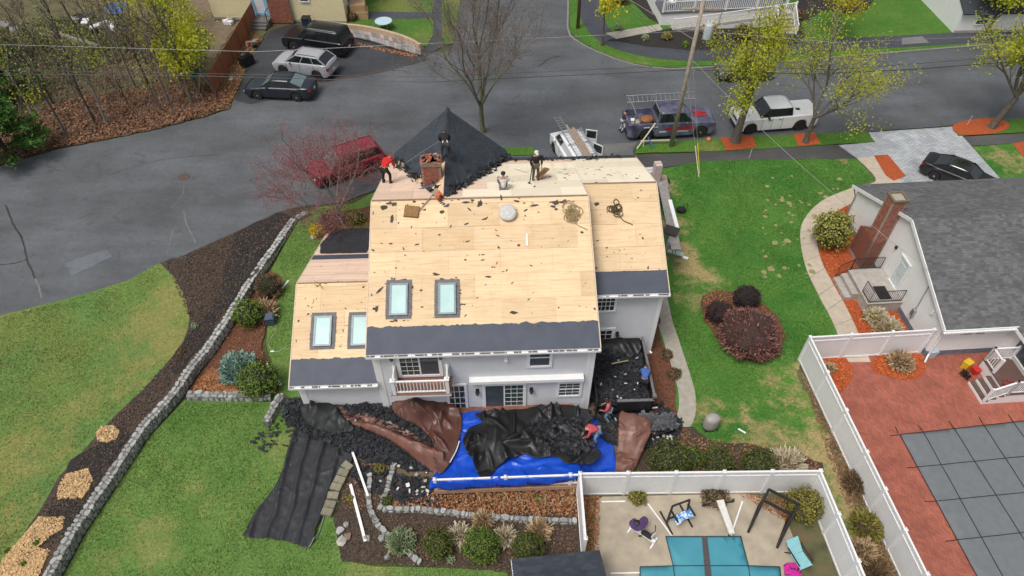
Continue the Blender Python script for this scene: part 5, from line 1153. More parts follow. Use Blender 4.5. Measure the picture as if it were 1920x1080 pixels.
# fittings on the gable
MB().tube([(-.06,2.3,4.0),(-.06,2.15,1.9),(-.06,2.1,.6)], .03, 6).build('conduit', M_METAL, nb); MB().box(-.16,-.03,2.0,2.25,.9,1.35).build('meter_box', M_METAL, nb); MB().box(-.1,-.03,1.0,1.18,2.2,2.45).build('vent_hood', M_WHITE, nb); MB().box(-.14,-.03,5.6,5.72,2.6,2.8).build('wall_lamp', M_IRON, nb)
MB().tube([(4.3,1.5,3.3),(4.3,1.5,4.0)], .06, 8).build('vent_pipe', M_METAL, nb)
# rear steps with white rails
rs_ = empty('porch_steps', NM@Vector((2.9,-2.2,0)), NR, 'small brown porch with white railing and three steps behind the white house', 'steps'); M_TREAD = mat('brown_tread', (0.13,0.075,0.06), (0.10,0.06,0.05), 5, .6)
MB().box(-.5,.95,-1.0,1.2,0,.74).build('porch_base', M_WHITE, rs_); MB().box(-.53,.97,-1.03,1.23,.74,.79).build('porch_floor', M_TREAD, rs_)
for k in range(3):
    MB().box(-.5-.33*(k+1),-.5-.33*k,-1.0,.3,0,.56-.185*k).build('riser', M_WHITE, rs_); MB().box(-.53-.33*(k+1)+.05,-.53-.33*k,-1.0,.3,.56-.185*k,.60-.185*k).build('tread', M_TREAD, rs_)
def white_rail(parent, a, c, h=.95, sp=.12, w_=.05):
    a, c = Vector(a), Vector(c); MB().bar(a+Z*h, c+Z*h, .08, .06).build('rail', M_WHITE, parent); MB().bar(a+Z*.1, c+Z*.1, .05, .05).build('rail', M_WHITE, parent); n = max(2, int((c-a).length/sp))
    for i in range(1, n): p = a.lerp(c, i/n); MB().bar(p+Z*.1, p+Z*h, w_*.7, w_*.7).build('baluster', M_WHITE, parent)
    for p in (a, c): MB().bar(p, p+Z*(h+.12), .11, .11).build('post', M_WHITE, parent)
white_rail(rs_, (-.45,1.15,.79), (-.45,.35,.79)); white_rail(rs_, (-.45,1.15,.79), (.9,1.15,.79)); white_rail(rs_, (-.45,-.95,.79), (-1.4,-.95,.2)); white_rail(rs_, (.9,-.95,.79), (-.45,-.95,.79))
def at_n(l): return NM@Vector(l)
pile = MB()
for i in range(5):
    r = .16+.05*i; pts = [Vector((r*math.cos(a)+random.uniform(-.06,.06), r*.7*math.sin(a), .05+.5*abs(math.sin(a*2+i))+.08*i)) for a in np.linspace(0, 6.1, 18)]; pile.tube(pts, .018, 5)
pile.build('red_hose', mat('red_hose', (0.42,0.06,0.06), rough=.5), None, loc=at(1880,735,.2), label='tangled red and white hose hung on the porch step rail', cat='hose')
def crate(name, p, sx, sy, sz, m, label, cat, rz=0, lid=True):
    r = empty(name, p, rz, label, cat); b = MB(); b.hexa([(-sx*.42,-sy*.42,0),(sx*.42,-sy*.42,0),(sx*.42,sy*.42,0),(-sx*.42,sy*.42,0),(-sx/2,-sy/2,sz),(sx/2,-sy/2,sz),(sx/2,sy/2,sz),(-sx/2,sy/2,sz)]); b.build('tub', m, r)
    if lid: MB().box(-sx*.53,sx*.53,-sy*.53,sy*.53,sz+.003,sz+.06).build('lid', m, r)
    return r
crate('storage_tub', at(1808,690), .42,.34,.5, mat('yellow_plastic', (0.75,0.48,0.03), rough=.4), 'yellow plastic box on the brick patio beside the porch steps', 'box', .5)
crate('bucket', at(1825,700), .34,.34,.36, mat('red_plastic', (0.55,0.03,0.02), rough=.4), 'red bucket on the brick patio beside the porch steps', 'bucket', .2)
crate('storage_tub', at(1743,668), .4,.35,.5, mat('pale_blue_plastic', (0.45,0.58,0.66), rough=.4), 'pale blue bin against the foundation of the white house', 'bin', .1)
cb_ = MB()
for i in range(40): a = random.uniform(0,6.28); cb_.bar((.3*math.cos(a)*random.random(), .3*math.sin(a)*random.random(), random.uniform(0,.3)), (.32*math.cos(a+2)*random.random(), .32*math.sin(a+2), random.uniform(0,.35)), .02, .02)
cb_.build('hose_heap', M_IRON, None, loc=at(1808,705), label='black coiled hose and tools heaped beside the yellow box', cat='hose', kind='stuff')
# ================================================================ covered pools
M_COV = mat('grey_pool_cover', (0.155,0.17,0.18), (0.135,0.15,0.16), 3, .75); M_TEAL = mat('teal_pool_cover', (0.045,0.235,0.315), (0.065,0.285,0.36), .9, .5)
def pool_cover(label, px, mt, lines, z=.05):
    P = [at(u, v, z) for u, v in px]; c = sum(P, Vector())/len(P); r = empty('pool_cover', (c.x,c.y,0), 0, label, 'pool cover')
    V, F = tess([p.to_2d() for p in P], .35); b = MB(); b.v = [(v.x-c.x, v.y-c.y, z+.02*noise.noise(Vector((v.x,v.y,0)))) for v in V]; b.f = [tuple(f) for f in F]; b.m = [0]*len(F); o = b.build('cover_sheet', mt, r, smooth=True)
    md = o.modifiers.new('t','SOLIDIFY'); md.thickness = .012
    for l in lines:
        q = [at(u, v, z) for u, v in l]; q = [Vector((p.x-c.x, p.y-c.y, z+.026)) for p in q]
        for a, d in zip(q, q[1:]):
            n = max(1, int((d-a).length/.4)); MB().tube([a.lerp(d, i/n)+Z*.02*noise.noise(Vector((a.lerp(d,i/n).x+c.x, a.lerp(d,i/n).y+c.y, 0))) for i in range(n+1)], .018, 5).build('strap', M_IRON, r)
    return r
gl_ = []
Lf = lambda a, b, t: (a[0]+(b[0]-a[0])*t, a[1]+(b[1]-a[1])*t)
PA, PB, PC, PD = (1687,815), (1960,785), (2090,1050), (1832,1082)
pool_cover('large dark grey pool cover with black strap grid on the brick patio', [PA,PB,(2200,1040),(1840,1096)], M_COV, [[PA,PB],[PA,(1840,1096)],[(1840,1096),(2200,1040)],[(1717,876),(2030,845)],[(1752,940),(2080,908)],[(1790,1013),(2130,975)],[(1730,808),(1885,1090)],[(1787,801),(1960,1076)],[(1842,794),(2020,1066)],[(1897,788),(2090,1056)]])
for ci, (u, v, du, dv) in enumerate(((1686,815,-18,2),(1684,812,-5,-12),(1729,807,-8,-11),(1787,800,-8,-11),(1842,793,-6,-11),(1897,787,-6,-10),(1716,876,-16,1),(1751,940,-17,0),(1789,1013,-16,2))):
    MB().tube([at(u,v,.06), at(u+du,v+dv,.04)], .02, 5).build('cover_anchor', M_IRON, None, label='strap anchoring the grey pool cover, '+['lower one at its top left corner','upper one at its top left corner','first along the far edge after the corner','second along the far edge after the corner','third along the far edge after the corner','fourth along the far edge after the corner','first down the left edge','second down the left edge','third down the left edge'][ci], cat='anchor', group='anchors of the grey pool cover')
pool_cover('teal pool cover with dark centre strap on the pool deck', [(1248,1006),(1389,1006),(1403,1061),(1462,1063),(1478,1230),(1196,1230),(1200,1063),(1262,1061)], M_TEAL, [[(1248,1006),(1389,1006)],[(1248,1006),(1262,1061),(1280,1180)],[(1389,1006),(1403,1061),(1420,1180)],[(1200,1063),(1262,1061),(1403,1061),(1462,1063)],[(1200,1063),(1196,1230)],[(1462,1063),(1478,1230)]])
q = [at(u, v, .085) for u, v in ((1316,1006),(1326,1006),(1340,1130),(1326,1130))]; c = q[0]; MB().add([p-c for p in q], [(0,3,2,1)]).build('leaf_streak', mat('wet_leaf', (0.045,0.05,0.065), (0.09,0.07,0.06), 12, .6), None, loc=c, kind='stuff', label='dark leaf-filled fold down the middle of the teal cover', cat='leaves')
for l in ([(1215,945),(1260,1005)],[(1392,940),(1370,1005)],[(1128,941),(1172,940)],[(1145,1075),(1200,1074)]):
    a, c = at(*l[0],.03), at(*l[1],.03); MB().bar(a+Z*.012, c+Z*.012, .06, .016).build('deck_joint', M_WHITE, None, kind='structure')
# ================================================================ shed
sh0 = at(975,1050,2.3); so = empty('garden_shed', (sh0.x+.2, sh0.y-3.0, 0), R(6), 'dark shingled garden shed roof cut by the bottom edge', 'shed')
MB().box(0,3.2,.1,2.9,0,2.0).build('wall', M_WHITE, so); s1 = .33; k1 = 1/math.sqrt(1+s1*s1)
MB().slab([(-.2,-.2,1.9),(3.4,-.2,1.9),(3.4,1.5,1.9+1.7*s1),(-.2,1.5,1.9+1.7*s1)], (0,-s1*k1,k1), .08).build('roof', M_SHIN, so); MB().slab([(3.4,3.2,1.9),(-.2,3.2,1.9),(-.2,1.5,1.9+1.7*s1),(3.4,1.5,1.9+1.7*s1)], (0,s1*k1,k1), .08).build('roof', M_SHIN, so)
shingle_courses((-.22,-.2,1.91), X, (0,k1,s1*k1), 3.64, 1.75/k1).build('shingle_courses', M_SHIN, so, kind='stuff'); shingle_courses((3.42,3.22,1.91), -X, (0,-k1,s1*k1), 3.64, 1.75/k1).build('shingle_courses', M_SHIN, so, kind='stuff')
MB().bar((-.22,-.2,1.86),(-.22,1.5,1.86+1.7*s1), .03, .12).build('rake_board', M_WHITE, so); MB().bar((-.22,3.2,1.86),(-.22,1.5,1.86+1.7*s1), .03, .12).build('rake_board', M_WHITE, so)
# ================================================================ yellow house across the street
yo = at(402,36); yh = empty('yellow_house', yo, R(-4), 'pale yellow clapboard house with brick chimney and blue door at the top', 'house')
M_YEL = mat('yellow_siding', (0.72,0.64,0.40), (0.68,0.60,0.37), 2, .65); YW = 12.3
MB().box(0,YW,.03,8,0,5.2).build('wall', M_YEL, yh); b = MB(); lap_siding(b, 0, YW, .25, 5.2, (0,.03,0), X, -Y, h=.2); b.build('front_wall', M_YEL, yh)
b = MB(); lap_siding(b, 0, 8, .25, 5.2, (YW,0,0), Y, X, h=.2); b.build('side_wall', M_YEL, yh)
MB().box(-.02,YW+.02,-.02,8.02,0,.24).build('foundation', M_CONC, yh); b = MB(); b.prism([(-.4,-.4),(YW+.4,-.4),(YW+.4,8.4),(-.4,8.4)], 5.2, 5.35); b.add([(-.4,-.4,5.36),(YW+.4,-.4,5.36),(YW+.4,8.4,5.36),(-.4,8.4,5.36),(-.4,4,7.6),(YW+.4,4,7.6)], [(0,1,5,4),(2,3,4,5),(0,4,3),(1,2,5)]); b.build('roof', M_SHING, yh)
cx = 6.5; chy = MB().box(cx-.98,cx+.98,-.33,.02,0,6.2).build('chimney', M_MORT, yh); bl, bh = .2, .07; bmy = MB().box(-.095,.095,-.04,.04,.004,.064).mesh('brick'); bmy.materials.append(M_BRK); z = .05; r = 0; cnt2 = 0; rest = MB()
while z < 4.5:
    x = cx-.98+.1-(r % 2)*.1
    while x < cx+.98:
        xx = min(max(x, cx-.88), cx+.88)
        if cnt2 < 295: link('brick', bmy, chy, loc=(xx,-.34,z)); cnt2 += 1
        else: rest.add([Vector((xx,-.34,z))+v.co for v in bmy.vertices], [tuple(f.vertices) for f in bmy.polygons])
        x += .2
    z += .072; r += 1
rest.build('upper_bricks', M_BRK, chy, kind='stuff')
dx = 3.9; window(yh, (dx,-.02,.55), X, -Y, 1.5, 2.3, mat('white_panel_door', (0.75,0.77,0.8), rough=.4), trim=.3, name='front_door', mat_t=mat('blue_trim', (0.25,0.50,0.72), rough=.5))
window(yh, (8.4,-.02,1.9), X, -Y, .9, 1.1, M_GLASSB, trim=.1, sash=1); window(yh, (1.6,-.02,2.4), X, -Y, 1.1, 1.2, M_GLASSB, trim=.1, sash=1); window(yh, (YW+.03,1.0,1.2), Y, X, 1.2, 1.3, M_GLASS, trim=.1, sash=1); window(yh, (YW+.03,3.4,1.2), Y, X, 1.2, 1.3, M_GLASS, trim=.1, sash=1)
yst = MB().box(dx-.1,dx+1.6,-1.2,-.03,0,.5).build('stoop', mat('grey_wood_step', (0.16,0.155,0.15), (0.12,0.115,0.11), 5), yh)
for k in range(2): MB().box(dx+.1,dx+1.5,-1.2-.3*(k+1),-1.2-.3*k,0,.34-.17*k).build('step', MATS['grey_wood_step'], yst)
for x in (dx-.05, dx+1.55): MB().bar((x,-1.15,.5),(x,-1.15,1.4), .06, .06).build('post', M_IRON, yst); MB().bar((x,-1.15,1.4),(x,-.1,1.4), .05, .05).build('rail', M_IRON, yst); MB().bar((x,-1.15,1.4),(x,-1.8,.95), .05, .05).build('rail', M_IRON, yst)
# fence of brown boards
M_FENC = mat('stained_board', (0.36,0.135,0.062), (0.29,0.105,0.050), 4, .75, objr=.12)
FP = [at(480,42), at(452,92), at(425,140), at(403,178)]; wf = empty('board_fence', FP[0], 0, 'reddish brown board fence leaning away beside the driveway', 'fence'); o0 = Vector(FP[0])
for a, c in zip(FP, FP[1:]):
    d = c-a; n = int(d.length/.155); ang = math.atan2(d.y, d.x)
    bmf = MB().box(-.074,.074,-.012,.012,.03,1.82).mesh('board'); bmf.materials.append(M_FENC)
    for i in range(n): link('board', bmf, wf, loc=a.lerp(c,(i+.5)/n)-o0, rot=(0,0,ang))
    for zz in (.4,1.4): MB().bar(a-o0+Z*zz+Vector((-.05,0,0)), c-o0+Z*zz+Vector((-.05,0,0)), .05, .08).build('rail', M_FENC, wf)
    for i in (0, .5): p = a.lerp(c, i); MB().bar(p-o0+Vector((.05,.0,0)), p-o0+Vector((.05,0,1.9)), .1, .1).build('post', M_FENC, wf)
# ================================================================ white porch house at the top
po = at(1237,49); ph = empty('porch_house', po, R(5), 'white house porch with white baluster railing and long ramp at the top', 'house')
PWD = 11.5
MB().box(0,PWD,2.2,9,0,4.5).build('wall', mat('pale_mauve_siding', (0.42,0.40,0.46), (0.36,0.35,0.40), 3, .6), ph); MB().box(0,PWD,0,2.2,.0,1.15).build('porch_base', M_WHITE, ph); MB().box(-.08,PWD+.08,-.08,2.25,1.15,1.25).build('porch_floor', mat('grey_porch_floor', (0.10,0.11,0.125), (0.085,0.09,0.1), 4), ph)
MB().box(-.09,-.02,2.2,9,0,4.5).build('side_wall', M_WHITE, ph); window(ph, (-.09,5.2,1.8), -Y, -X, 1.0, 1.4, M_GLASS, trim=.1, sash=1)
pts = [(.1,.05,1.25),(2.9,.05,1.25),(5.8,.05,1.25),(8.6,.05,1.25),(PWD-.1,.05,1.25)]
for a, c in zip(pts, pts[1:]): white_rail(ph, a, c, h=.95, sp=.17, w_=.06)
for p in pts: MB().bar(Vector(p), Vector(p)+Z*2.6, .14, .14).build('porch_post', M_WHITE, ph)
rp = [(.9,-1.1,.08),(5.0,-1.1,.45),(PWD+.2,-1.1,1.15)]
for a, c in zip(rp, rp[1:]):
    white_rail(ph, Vector(a)+Z*.1, Vector(c)+Z*.1, h=.95, sp=.17, w_=.06)
    a, c = Vector(a), Vector(c); MB().slab([a, c, c+Vector((0,1.0,0)), a+Vector((0,1.0,0))], (0,0,1), .08).build('ramp', M_CONC, ph); MB().slab([a-Z*.1, c-Z*.1, c-Z*(c.z), a-Z*(a.z)], (0,-1,0), .05).build('ramp_skirt', M_WHITE, ph)
for k in range(5): MB().box(PWD-1.6,PWD+.1,-1.2-.3*(k+1),-1.2-.3*k,0,1.0-.2*k).build('step', M_CONC, ph)
for x in (PWD-1.6, PWD+.1): white_rail(ph, (x,-1.2,1.15), (x,-2.7,.05), h=.9, sp=.2, w_=.06)
ch = MB(); ch.box(-.28,.28,-.25,.25,.38,.43); ch.box(-.28,.28,.2,.26,.43,1.0)
for x in (-.26,.26):
    for y in (-.23,.23): ch.bar((x,y,0),(x,y,.6), .05, .05)
    ch.box(x-.05,x+.05,-.27,.25,.58,.61)
ch.build('porch_chair', M_WHITE, None, loc=at(1258,12,1.26), rot=(0,0,.3), label='white slatted chair standing on the far porch', cat='chair')
# white side wall of a low house at the upper right
wo = at(1786,63); wh = empty('far_house', wo, R(2), 'white gable wall and dark roof of a low house at the top right', 'house')
b = MB(); b.box(0,7,0,7,0,2.1); b.add([(0,0,2.1),(0,7,2.1),(0,3.5,3.7)], [(0,2,1)]); b.build('wall', M_WHITE, wh)
b = MB(); b.slab([(-.05,-.4,1.98),(7.3,-.4,1.98),(7.3,3.5,3.85),(-.05,3.5,3.85)], (0,-.43,.9), .12); b.slab([(7.3,7.4,1.98),(-.05,7.4,1.98),(-.05,3.5,3.85),(7.3,3.5,3.85)], (0,.43,.9), .12); b.build('roof', M_SHIN, wh)
MB().box(0,7,-.03,0,0,.3).build('foundation', M_CONC, wh); window(wh, (1.5,-.01,.8), X, -Y, 1.2, 1.0, M_GLASSB, trim=.09, sash=1)
# ================================================================ vehicles
M_TYRE = mat('tyre', (0.018,0.018,0.018), rough=.85); M_RIMS = mat('alloy_rim', (0.42,0.43,0.44), (0.3,0.31,0.32), 8, .3, metal=.7); M_RIMD = mat('dark_rim', (0.03,0.03,0.032), rough=.4, metal=.4)
M_CGLASS = mat('car_glass', (0.012,0.016,0.018), (0.02,0.026,0.028), 1, .06, spec=.9); M_WSHIELD = mat('windscreen_glass', (0.16,0.22,0.23), (0.10,0.145,0.155), 1.2, .06, spec=.9)
M_CBLACK = mat('black_plastic', (0.015,0.015,0.016), rough=.5); M_HEAD = mat('headlamp', (0.75,0.77,0.78), rough=.12, spec=.8); M_TAIL = mat('tail_lamp', (0.42,0.012,0.016), rough=.15)
def paint(name, c, c2=None): return mat(name, c, c2 or tuple(x*.94 for x in c), 2, .3, coat=.35, spec=.4)
def lerp_tab(tab, x):
    if x <= tab[0][0]: return tab[0][1]
    for (a, u), (b, v) in zip(tab, tab[1:]):
        if x <= b: return u+(v-u)*(x-a)/(b-a)
    return tab[-1][1]
KINDS = {
 'sedan': dict(L=4.85,W=1.84,wb=2.82,fo=.95,R=.34,belt=[(0,.66),(.15,.74),(.6,.86),(1.4,.95),(2,.97),(3.9,1.0),(4.2,1.04),(4.7,1.02),(4.85,.95)],gh=(1.30,4.22),roof=(2.05,3.35),h=1.45),
 'suv': dict(L=4.5,W=1.86,wb=2.67,fo=.9,R=.36,belt=[(0,.72),(.12,.86),(.5,.97),(1.2,1.06),(2,1.10),(4.1,1.20),(4.4,1.16),(4.5,1.0)],gh=(1.05,4.42),roof=(1.95,3.75),h=1.64),
 'bigsuv': dict(L=5.15,W=2.0,wb=2.95,fo=.98,R=.41,belt=[(0,.92),(.12,1.05),(.6,1.13),(1.5,1.18),(2.2,1.2),(4.9,1.22),(5.15,1.12)],gh=(1.45,5.02),roof=(2.1,4.78),h=1.92),
 'minivan': dict(L=4.85,W=1.92,wb=2.9,fo=.95,R=.35,belt=[(0,.82),(.12,.94),(.6,1.02),(1.25,1.08),(2,1.1),(4.6,1.15),(4.85,1.06)],gh=(1.15,4.72),roof=(1.95,4.45),h=1.74),
 'pickup': dict(L=5.9,W=2.03,wb=3.68,fo=.95,R=.43,belt=[(0,1.04),(.06,1.13),(.6,1.18),(1.6,1.22),(2.2,1.24),(3.9,1.26),(3.96,1.28),(5.8,1.30),(5.9,1.26)],gh=(1.55,3.86),roof=(2.2,3.72),h=1.95,bed=(4.02,5.78)),
 'van': dict(L=5.3,W=1.99,wb=3.2,fo=.95,R=.36,belt=[(0,.85),(.1,1.0),(.5,1.12),(.9,1.2),(1.8,1.22),(5.2,1.24),(5.3,1.15)],gh=(.85,5.24),roof=(1.55,5.15),h=1.98),
}
def vehicle(kind, name, label, p, ang, pm, scale=1.0, rim=M_RIMS, cat='car', rails=None, solid_rear=False, glass_roof=False, bed_cover=False, hood_m=None, ws=M_CGLASS, plate=False, group=None, chrome=False):
    K = KINDS[kind]; Lc, W, wb, fo, Rw, H = K['L'], K['W'], K['wb'], K['fo'], K['R'], K['h']; xc = fo+wb/2
    root = empty(name, p, ang, label, cat, group); root.scale = (scale,)*3
    # local: x forward positive; profile x measured from the nose -> X = xc - x
    xs = sorted(set([0,.03,.1,.2,.35]+[i*.15 for i in range(3, int(Lc/.15))]+[Lc-.2,Lc-.1,Lc-.03,Lc]+[fo+wb*k+(Rw+.06)*math.cos(a) for k in (0,1) for a in np.linspace(0, math.pi, 11)]+([K['bed'][0]-.01,K['bed'][0],K['bed'][1],K['bed'][1]+.01] if 'bed' in K else [])))
    S = []; bed = K.get('bed') if not bed_cover else None
    for x in xs:
        e = min(x, Lc-x); bx_ = kind in ('pickup','bigsuv','van'); w_ = W/2*(1-(.07 if bx_ else .16)*max(0, 1-e/(.3 if bx_ else .45))**2); hb = lerp_tab(K['belt'], x); zb = .24+.14*max(0, 1-e/.25)
        for k in (0, 1):
            d = abs(x-fo-wb*k)
            if d <= Rw+.0601: zb = max(zb, Rw+math.sqrt(max(0, (Rw+.06)**2-d*d)))
        zb = min(zb, hb-.08); mz = zb+(hb-zb)*.35; inb = bed and bed[0] <= x <= bed[1]
        pr = [(0,zb),(w_*.9,zb),(w_*.985,zb+.06*(hb-zb)),(w_,mz),(w_*.99,zb+(hb-zb)*.7),(w_*(.985 if bx_ else .955),hb-.035),(w_*(.95 if bx_ else .90),hb)]
        pr += [(w_*.84,hb),(w_*.84,.78),(0,.78)] if inb else [(w_*.7,hb+.015),(w_*.4,hb+.03),(0,hb+.035)]
        S.append((xc-x, pr))
    b = MB(); n = len(S[0][1]); ring = 2*n-2
    for X_, pr in S:
        for y, z in pr: b.v.append((X_, y, z))
        for y, z in pr[-2:0:-1]: b.v.append((X_, -y, z))
    for i in range(len(S)-1):
        for j in range(ring): b.f.append((i*ring+j, (i+1)*ring+j, (i+1)*ring+(j+1) % ring, i*ring+(j+1) % ring))
    b.f.append(tuple(range(ring))); b.f.append(tuple((len(S)-1)*ring+j for j in range(ring-1,-1,-1))); b.m = [0]*len(b.f)
    body = b.build('body', pm, root)
    # greenhouse: glass panes set in pillars, roof skin on top
    g0, g1 = K['gh']; r0, r1 = K['roof']; wt = W/2*(.80 if kind in ('pickup','bigsuv','van') else .74); wbt = W/2*.91
    def belt(x): return lerp_tab(K['belt'], x)
    def pt(x, y, z): return Vector((xc-x, y, z))
    A = [pt(g0,wbt*.93,belt(g0)+.0), pt(g1,wbt*.93,belt(g1)), pt(r1,wt,H-.06), pt(r0,wt,H-.06)]
    Bm = [Vector((v.x,-v.y,v.z)) for v in A]
    def pane(nm, q, m): MB().slab(q, (q[1]-q[0]).cross(q[2]-q[0]), .02).build(nm, m, root)
    pane('windscreen', [A[0],A[3],Bm[3],Bm[0]], ws); pane('rear_window', [Bm[1],Bm[2],A[2],A[1]], pm if solid_rear else (ws if kind == 'sedan' else M_CGLASS))
    cuts = [.0,.36,.70,1.0] if kind not in ('pickup',) else [0,.52,1.0]
    if solid_rear: cuts = [0,.28,1.0]
    for side, Q in ((1,A),(-1,Bm)):
        for i in range(len(cuts)-1):
            t0, t1 = cuts[i]+.008, cuts[i+1]-.008; q = [Q[0].lerp(Q[1],t0), Q[0].lerp(Q[1],t1), Q[3].lerp(Q[2],t1), Q[3].lerp(Q[2],t0)]
            if side > 0: q = q[::-1]
            pane('side_window', q, pm if (solid_rear and i > 0) else M_CGLASS)
        for t in cuts: MB().bar(Q[0].lerp(Q[1],t)-Z*.02, Q[3].lerp(Q[2],t), .075 if t in (0,1) else .05, .06, up=(0,1,0)).build('pillar', pm if not chrome else M_CBLACK, root)
    rf = MB(); nx, ny = 8, 6; x0, x1 = r0-.06, r1+.08
    for i in range(nx+1):
        for j in range(ny+1):
            s, t = i/nx, j/ny*2-1; rf.v.append((xc-(x0+(x1-x0)*s), wt*1.03*t*(1-.04*(2*s-1)**4), H-.005-.055*abs(t)**3-.03*(2*s-1)**4-(.02 if kind == 'sedan' else .008)*(2*s-1)**2))
    rf.f = [(i*(ny+1)+j, i*(ny+1)+j+1, (i+1)*(ny+1)+j+1, (i+1)*(ny+1)+j) for i in range(nx) for j in range(ny)]; rf.m = [0]*len(rf.f)
    ro_ = rf.build('roof', M_CGLASS if glass_roof else pm, root, smooth=True); md = ro_.modifiers.new('t','SOLIDIFY'); md.thickness = .05; md.offset = 0
    if rails:
        for s in (-1,1): MB().tube([pt(r0+.15,s*wt*.9,H+.0),pt(r0+.25,s*wt*.9,H+.06),pt(r1-.25,s*wt*.9,H+.06),pt(r1-.1,s*wt*.9,H-.01)], .02, 6).build('roof_rail', rails, root)
    # wheels
    for k in (0,1):
        for s in (-1,1):
            q = Vector((xc-fo-wb*k, s*(W/2-.13), Rw)); rt_ = Matrix.Rotation(R(90),3,'X')
            wo_ = MB().lathe([(Rw*.62,-.115),(Rw*.93,-.115),(Rw,-.08),(Rw,.08),(Rw*.93,.115),(Rw*.62,.115)], 22, rot=rt_).build('wheel', M_TYRE, root, loc=q)
            rm = MB(); rm.lathe([(Rw*.63,-.06),(Rw*.63,.06)], 18, rot=rt_)
            for a in range(5): th = a*2*math.pi/5; rm.bar((.05*math.cos(th), -s*-.085, .05*math.sin(th)), (Rw*.6*math.cos(th), -s*-.095, Rw*.6*math.sin(th)), .09, .03, up=(0,1,0))
            rm.lathe([(.07,-.03),(.07,.03)], 10, (0,s*.09,0), rot=rt_); rm.build('rim', rim, wo_)
    # lamps, mirrors, bumpers
    hb = belt(.1)
    for s in (-1,1):
        MB().obox(pt(.14,s*W*.36,hb-.13), .22, W*.16, .11, Matrix.Rotation(s*-.25,3,'Z')).build('headlight', M_HEAD, root); MB().obox(pt(Lc-.07,s*W*.39,belt(Lc)-.10), .14, W*.13, .20 if kind != 'sedan' else .12).build('tail_light', M_TAIL, root)
        mo = MB(); mo.ell(pt(g0+.52,s*(W/2+.09),belt(g0)+.09), .09,.12,.08,8,5); mo.bar(pt(g0+.52,s*W*.45,belt(g0)+.03), pt(g0+.52,s*(W/2+.03),belt(g0)+.07), .05,.04); mo.build('mirror', pm if not chrome else M_CBLACK, root)
        MB().box(xc-fo-wb*.5-1.0,xc-fo-wb*.5+1.0,s*W/2*.955-.03,s*W/2*.955+.03,.26,.34).build('sill', M_CBLACK, root)
        for t in ((.06,.37,.70) if kind not in ('van',) else (.05,.30)):
            x = g0+(g1-g0)*t; z0_ = .34; z1_ = belt(x)-.03; MB().obox(pt(x, s*W/2*.992, (z0_+z1_)/2), .014, .03, z1_-z0_).build('door_gap', M_CBLACK, root)
        for t in (.30,.62):
            x = g0+(g1-g0)*t; MB().obox(pt(x, s*W/2*.995, belt(x)-.16), .2, .03, .035).build('door_handle', pm if not chrome else M_CBLACK, root)
    MB().obox(pt(.03,0,.44), .12, W*.74, .16).build('bumper', M_CBLACK if kind in ('pickup','bigsuv') else pm, root); MB().obox(pt(.035,0,hb-.22), .08, W*.5, .16).build('grille', M_CBLACK, root)
    MB().obox(pt(Lc-.03,0,.48), .12, W*.76, .18).build('bumper', M_CBLACK if kind in ('pickup','van') else pm, root); MB().obox(pt(Lc+.03,0,.62 if kind != 'sedan' else .7), .02, .32, .16).build('number_plate', M_WHITE, root)
    if kind == 'sedan' or kind == 'pickup':
        MB().obox(pt(1.0,0,belt(1.0)+.036), .9, .012, .006).build('hood_crease', pm, root)
    return root
def from_wheels(kind, front, rear, side):
    """front/rear: photo pixels of the near-side wheel contacts; side=+1 when the near side is the car's left"""
    a, c = G(*front), G(*rear); d = (a-c).to_2d(); ang = math.atan2(d.y, d.x); K = KINDS[kind]; sc = max(.9, min(1.12, d.length/K['wb']))
    n = Vector((-math.sin(ang), math.cos(ang))); m = (a+c)/2; m2 = m.to_2d()-n*side*(K['W']/2-.05)*sc
    return Vector((m2.x, m2.y, m.z+.01)), ang, sc
def car(kind, front, rear, side, *a, **k): p, ang, sc = from_wheels(kind, front, rear, side); return vehicle(kind, a[0], a[1], p, ang, a[2], scale=sc, **k)
P_BLACK = paint('black_car_paint', (0.012,0.013,0.016)); P_SILV = paint('silver_car_paint', (0.36,0.37,0.40)); P_NAVY = paint('dark_navy_paint', (0.016,0.022,0.032)); P_RED = paint('red_car_paint', (0.26,0.020,0.040)); P_WHITE = paint('white_car_paint', (0.78,0.79,0.80)); P_WRAP = mat('purple_navy_wrap', (0.045,0.045,0.085), (0.16,0.17,0.25), 1.3, .3, coat=.5); P_GREY = paint('grey_car_paint', (0.10,0.11,0.125))
car('sedan', (485,187), (558,191), 1, 'parked_car', 'black sedan parked at the street end of the driveway with silver wheels', P_NAVY, ws=M_WSHIELD)
car('suv', (531,140), (600,151), 1, 'parked_car', 'silver crossover SUV parked between two black cars', P_SILV, rim=M_RIMD, rails=M_CBLACK)
car('bigsuv', (551,97), (622,108), 1, 'parked_car', 'big black SUV with roof rails parked nearest the yellow house', P_BLACK, rails=M_METAL)
car('minivan', (622,350), (701,323), 1, 'parked_car', 'red minivan with roof rails parked behind the red-budded tree', P_RED, rails=M_METAL, ws=M_WSHIELD)
vehicle('sedan', 'parked_car', 'black sedan with glass roof on the grey paver driveway', G(1795,342), math.atan2(*(G(1838,352)-G(1752,318)).to_2d().yx), P_BLACK, glass_roof=True, chrome=True)
vehicle('suv', 'parked_car', 'grey car parked across the street behind the leafy street tree', G(1392,143), R(184), P_GREY, ws=M_WSHIELD)
F150 = car('pickup', (1404,252), (1496,245), 1, 'pickup_truck', 'white crew cab pickup with covered bed parked between street trees', P_WHITE, rim=M_RIMD, cat='pickup truck', bed_cover=True, chrome=True)
MB().box(-2.98+.2,-.95,-.82,.82,1.30,1.345).build('bed_cover', P_WHITE, F150)
MB().obox((-1.7,.25,1.36), .28,.22,.05).build('cover_latch', M_CBLACK, F150)
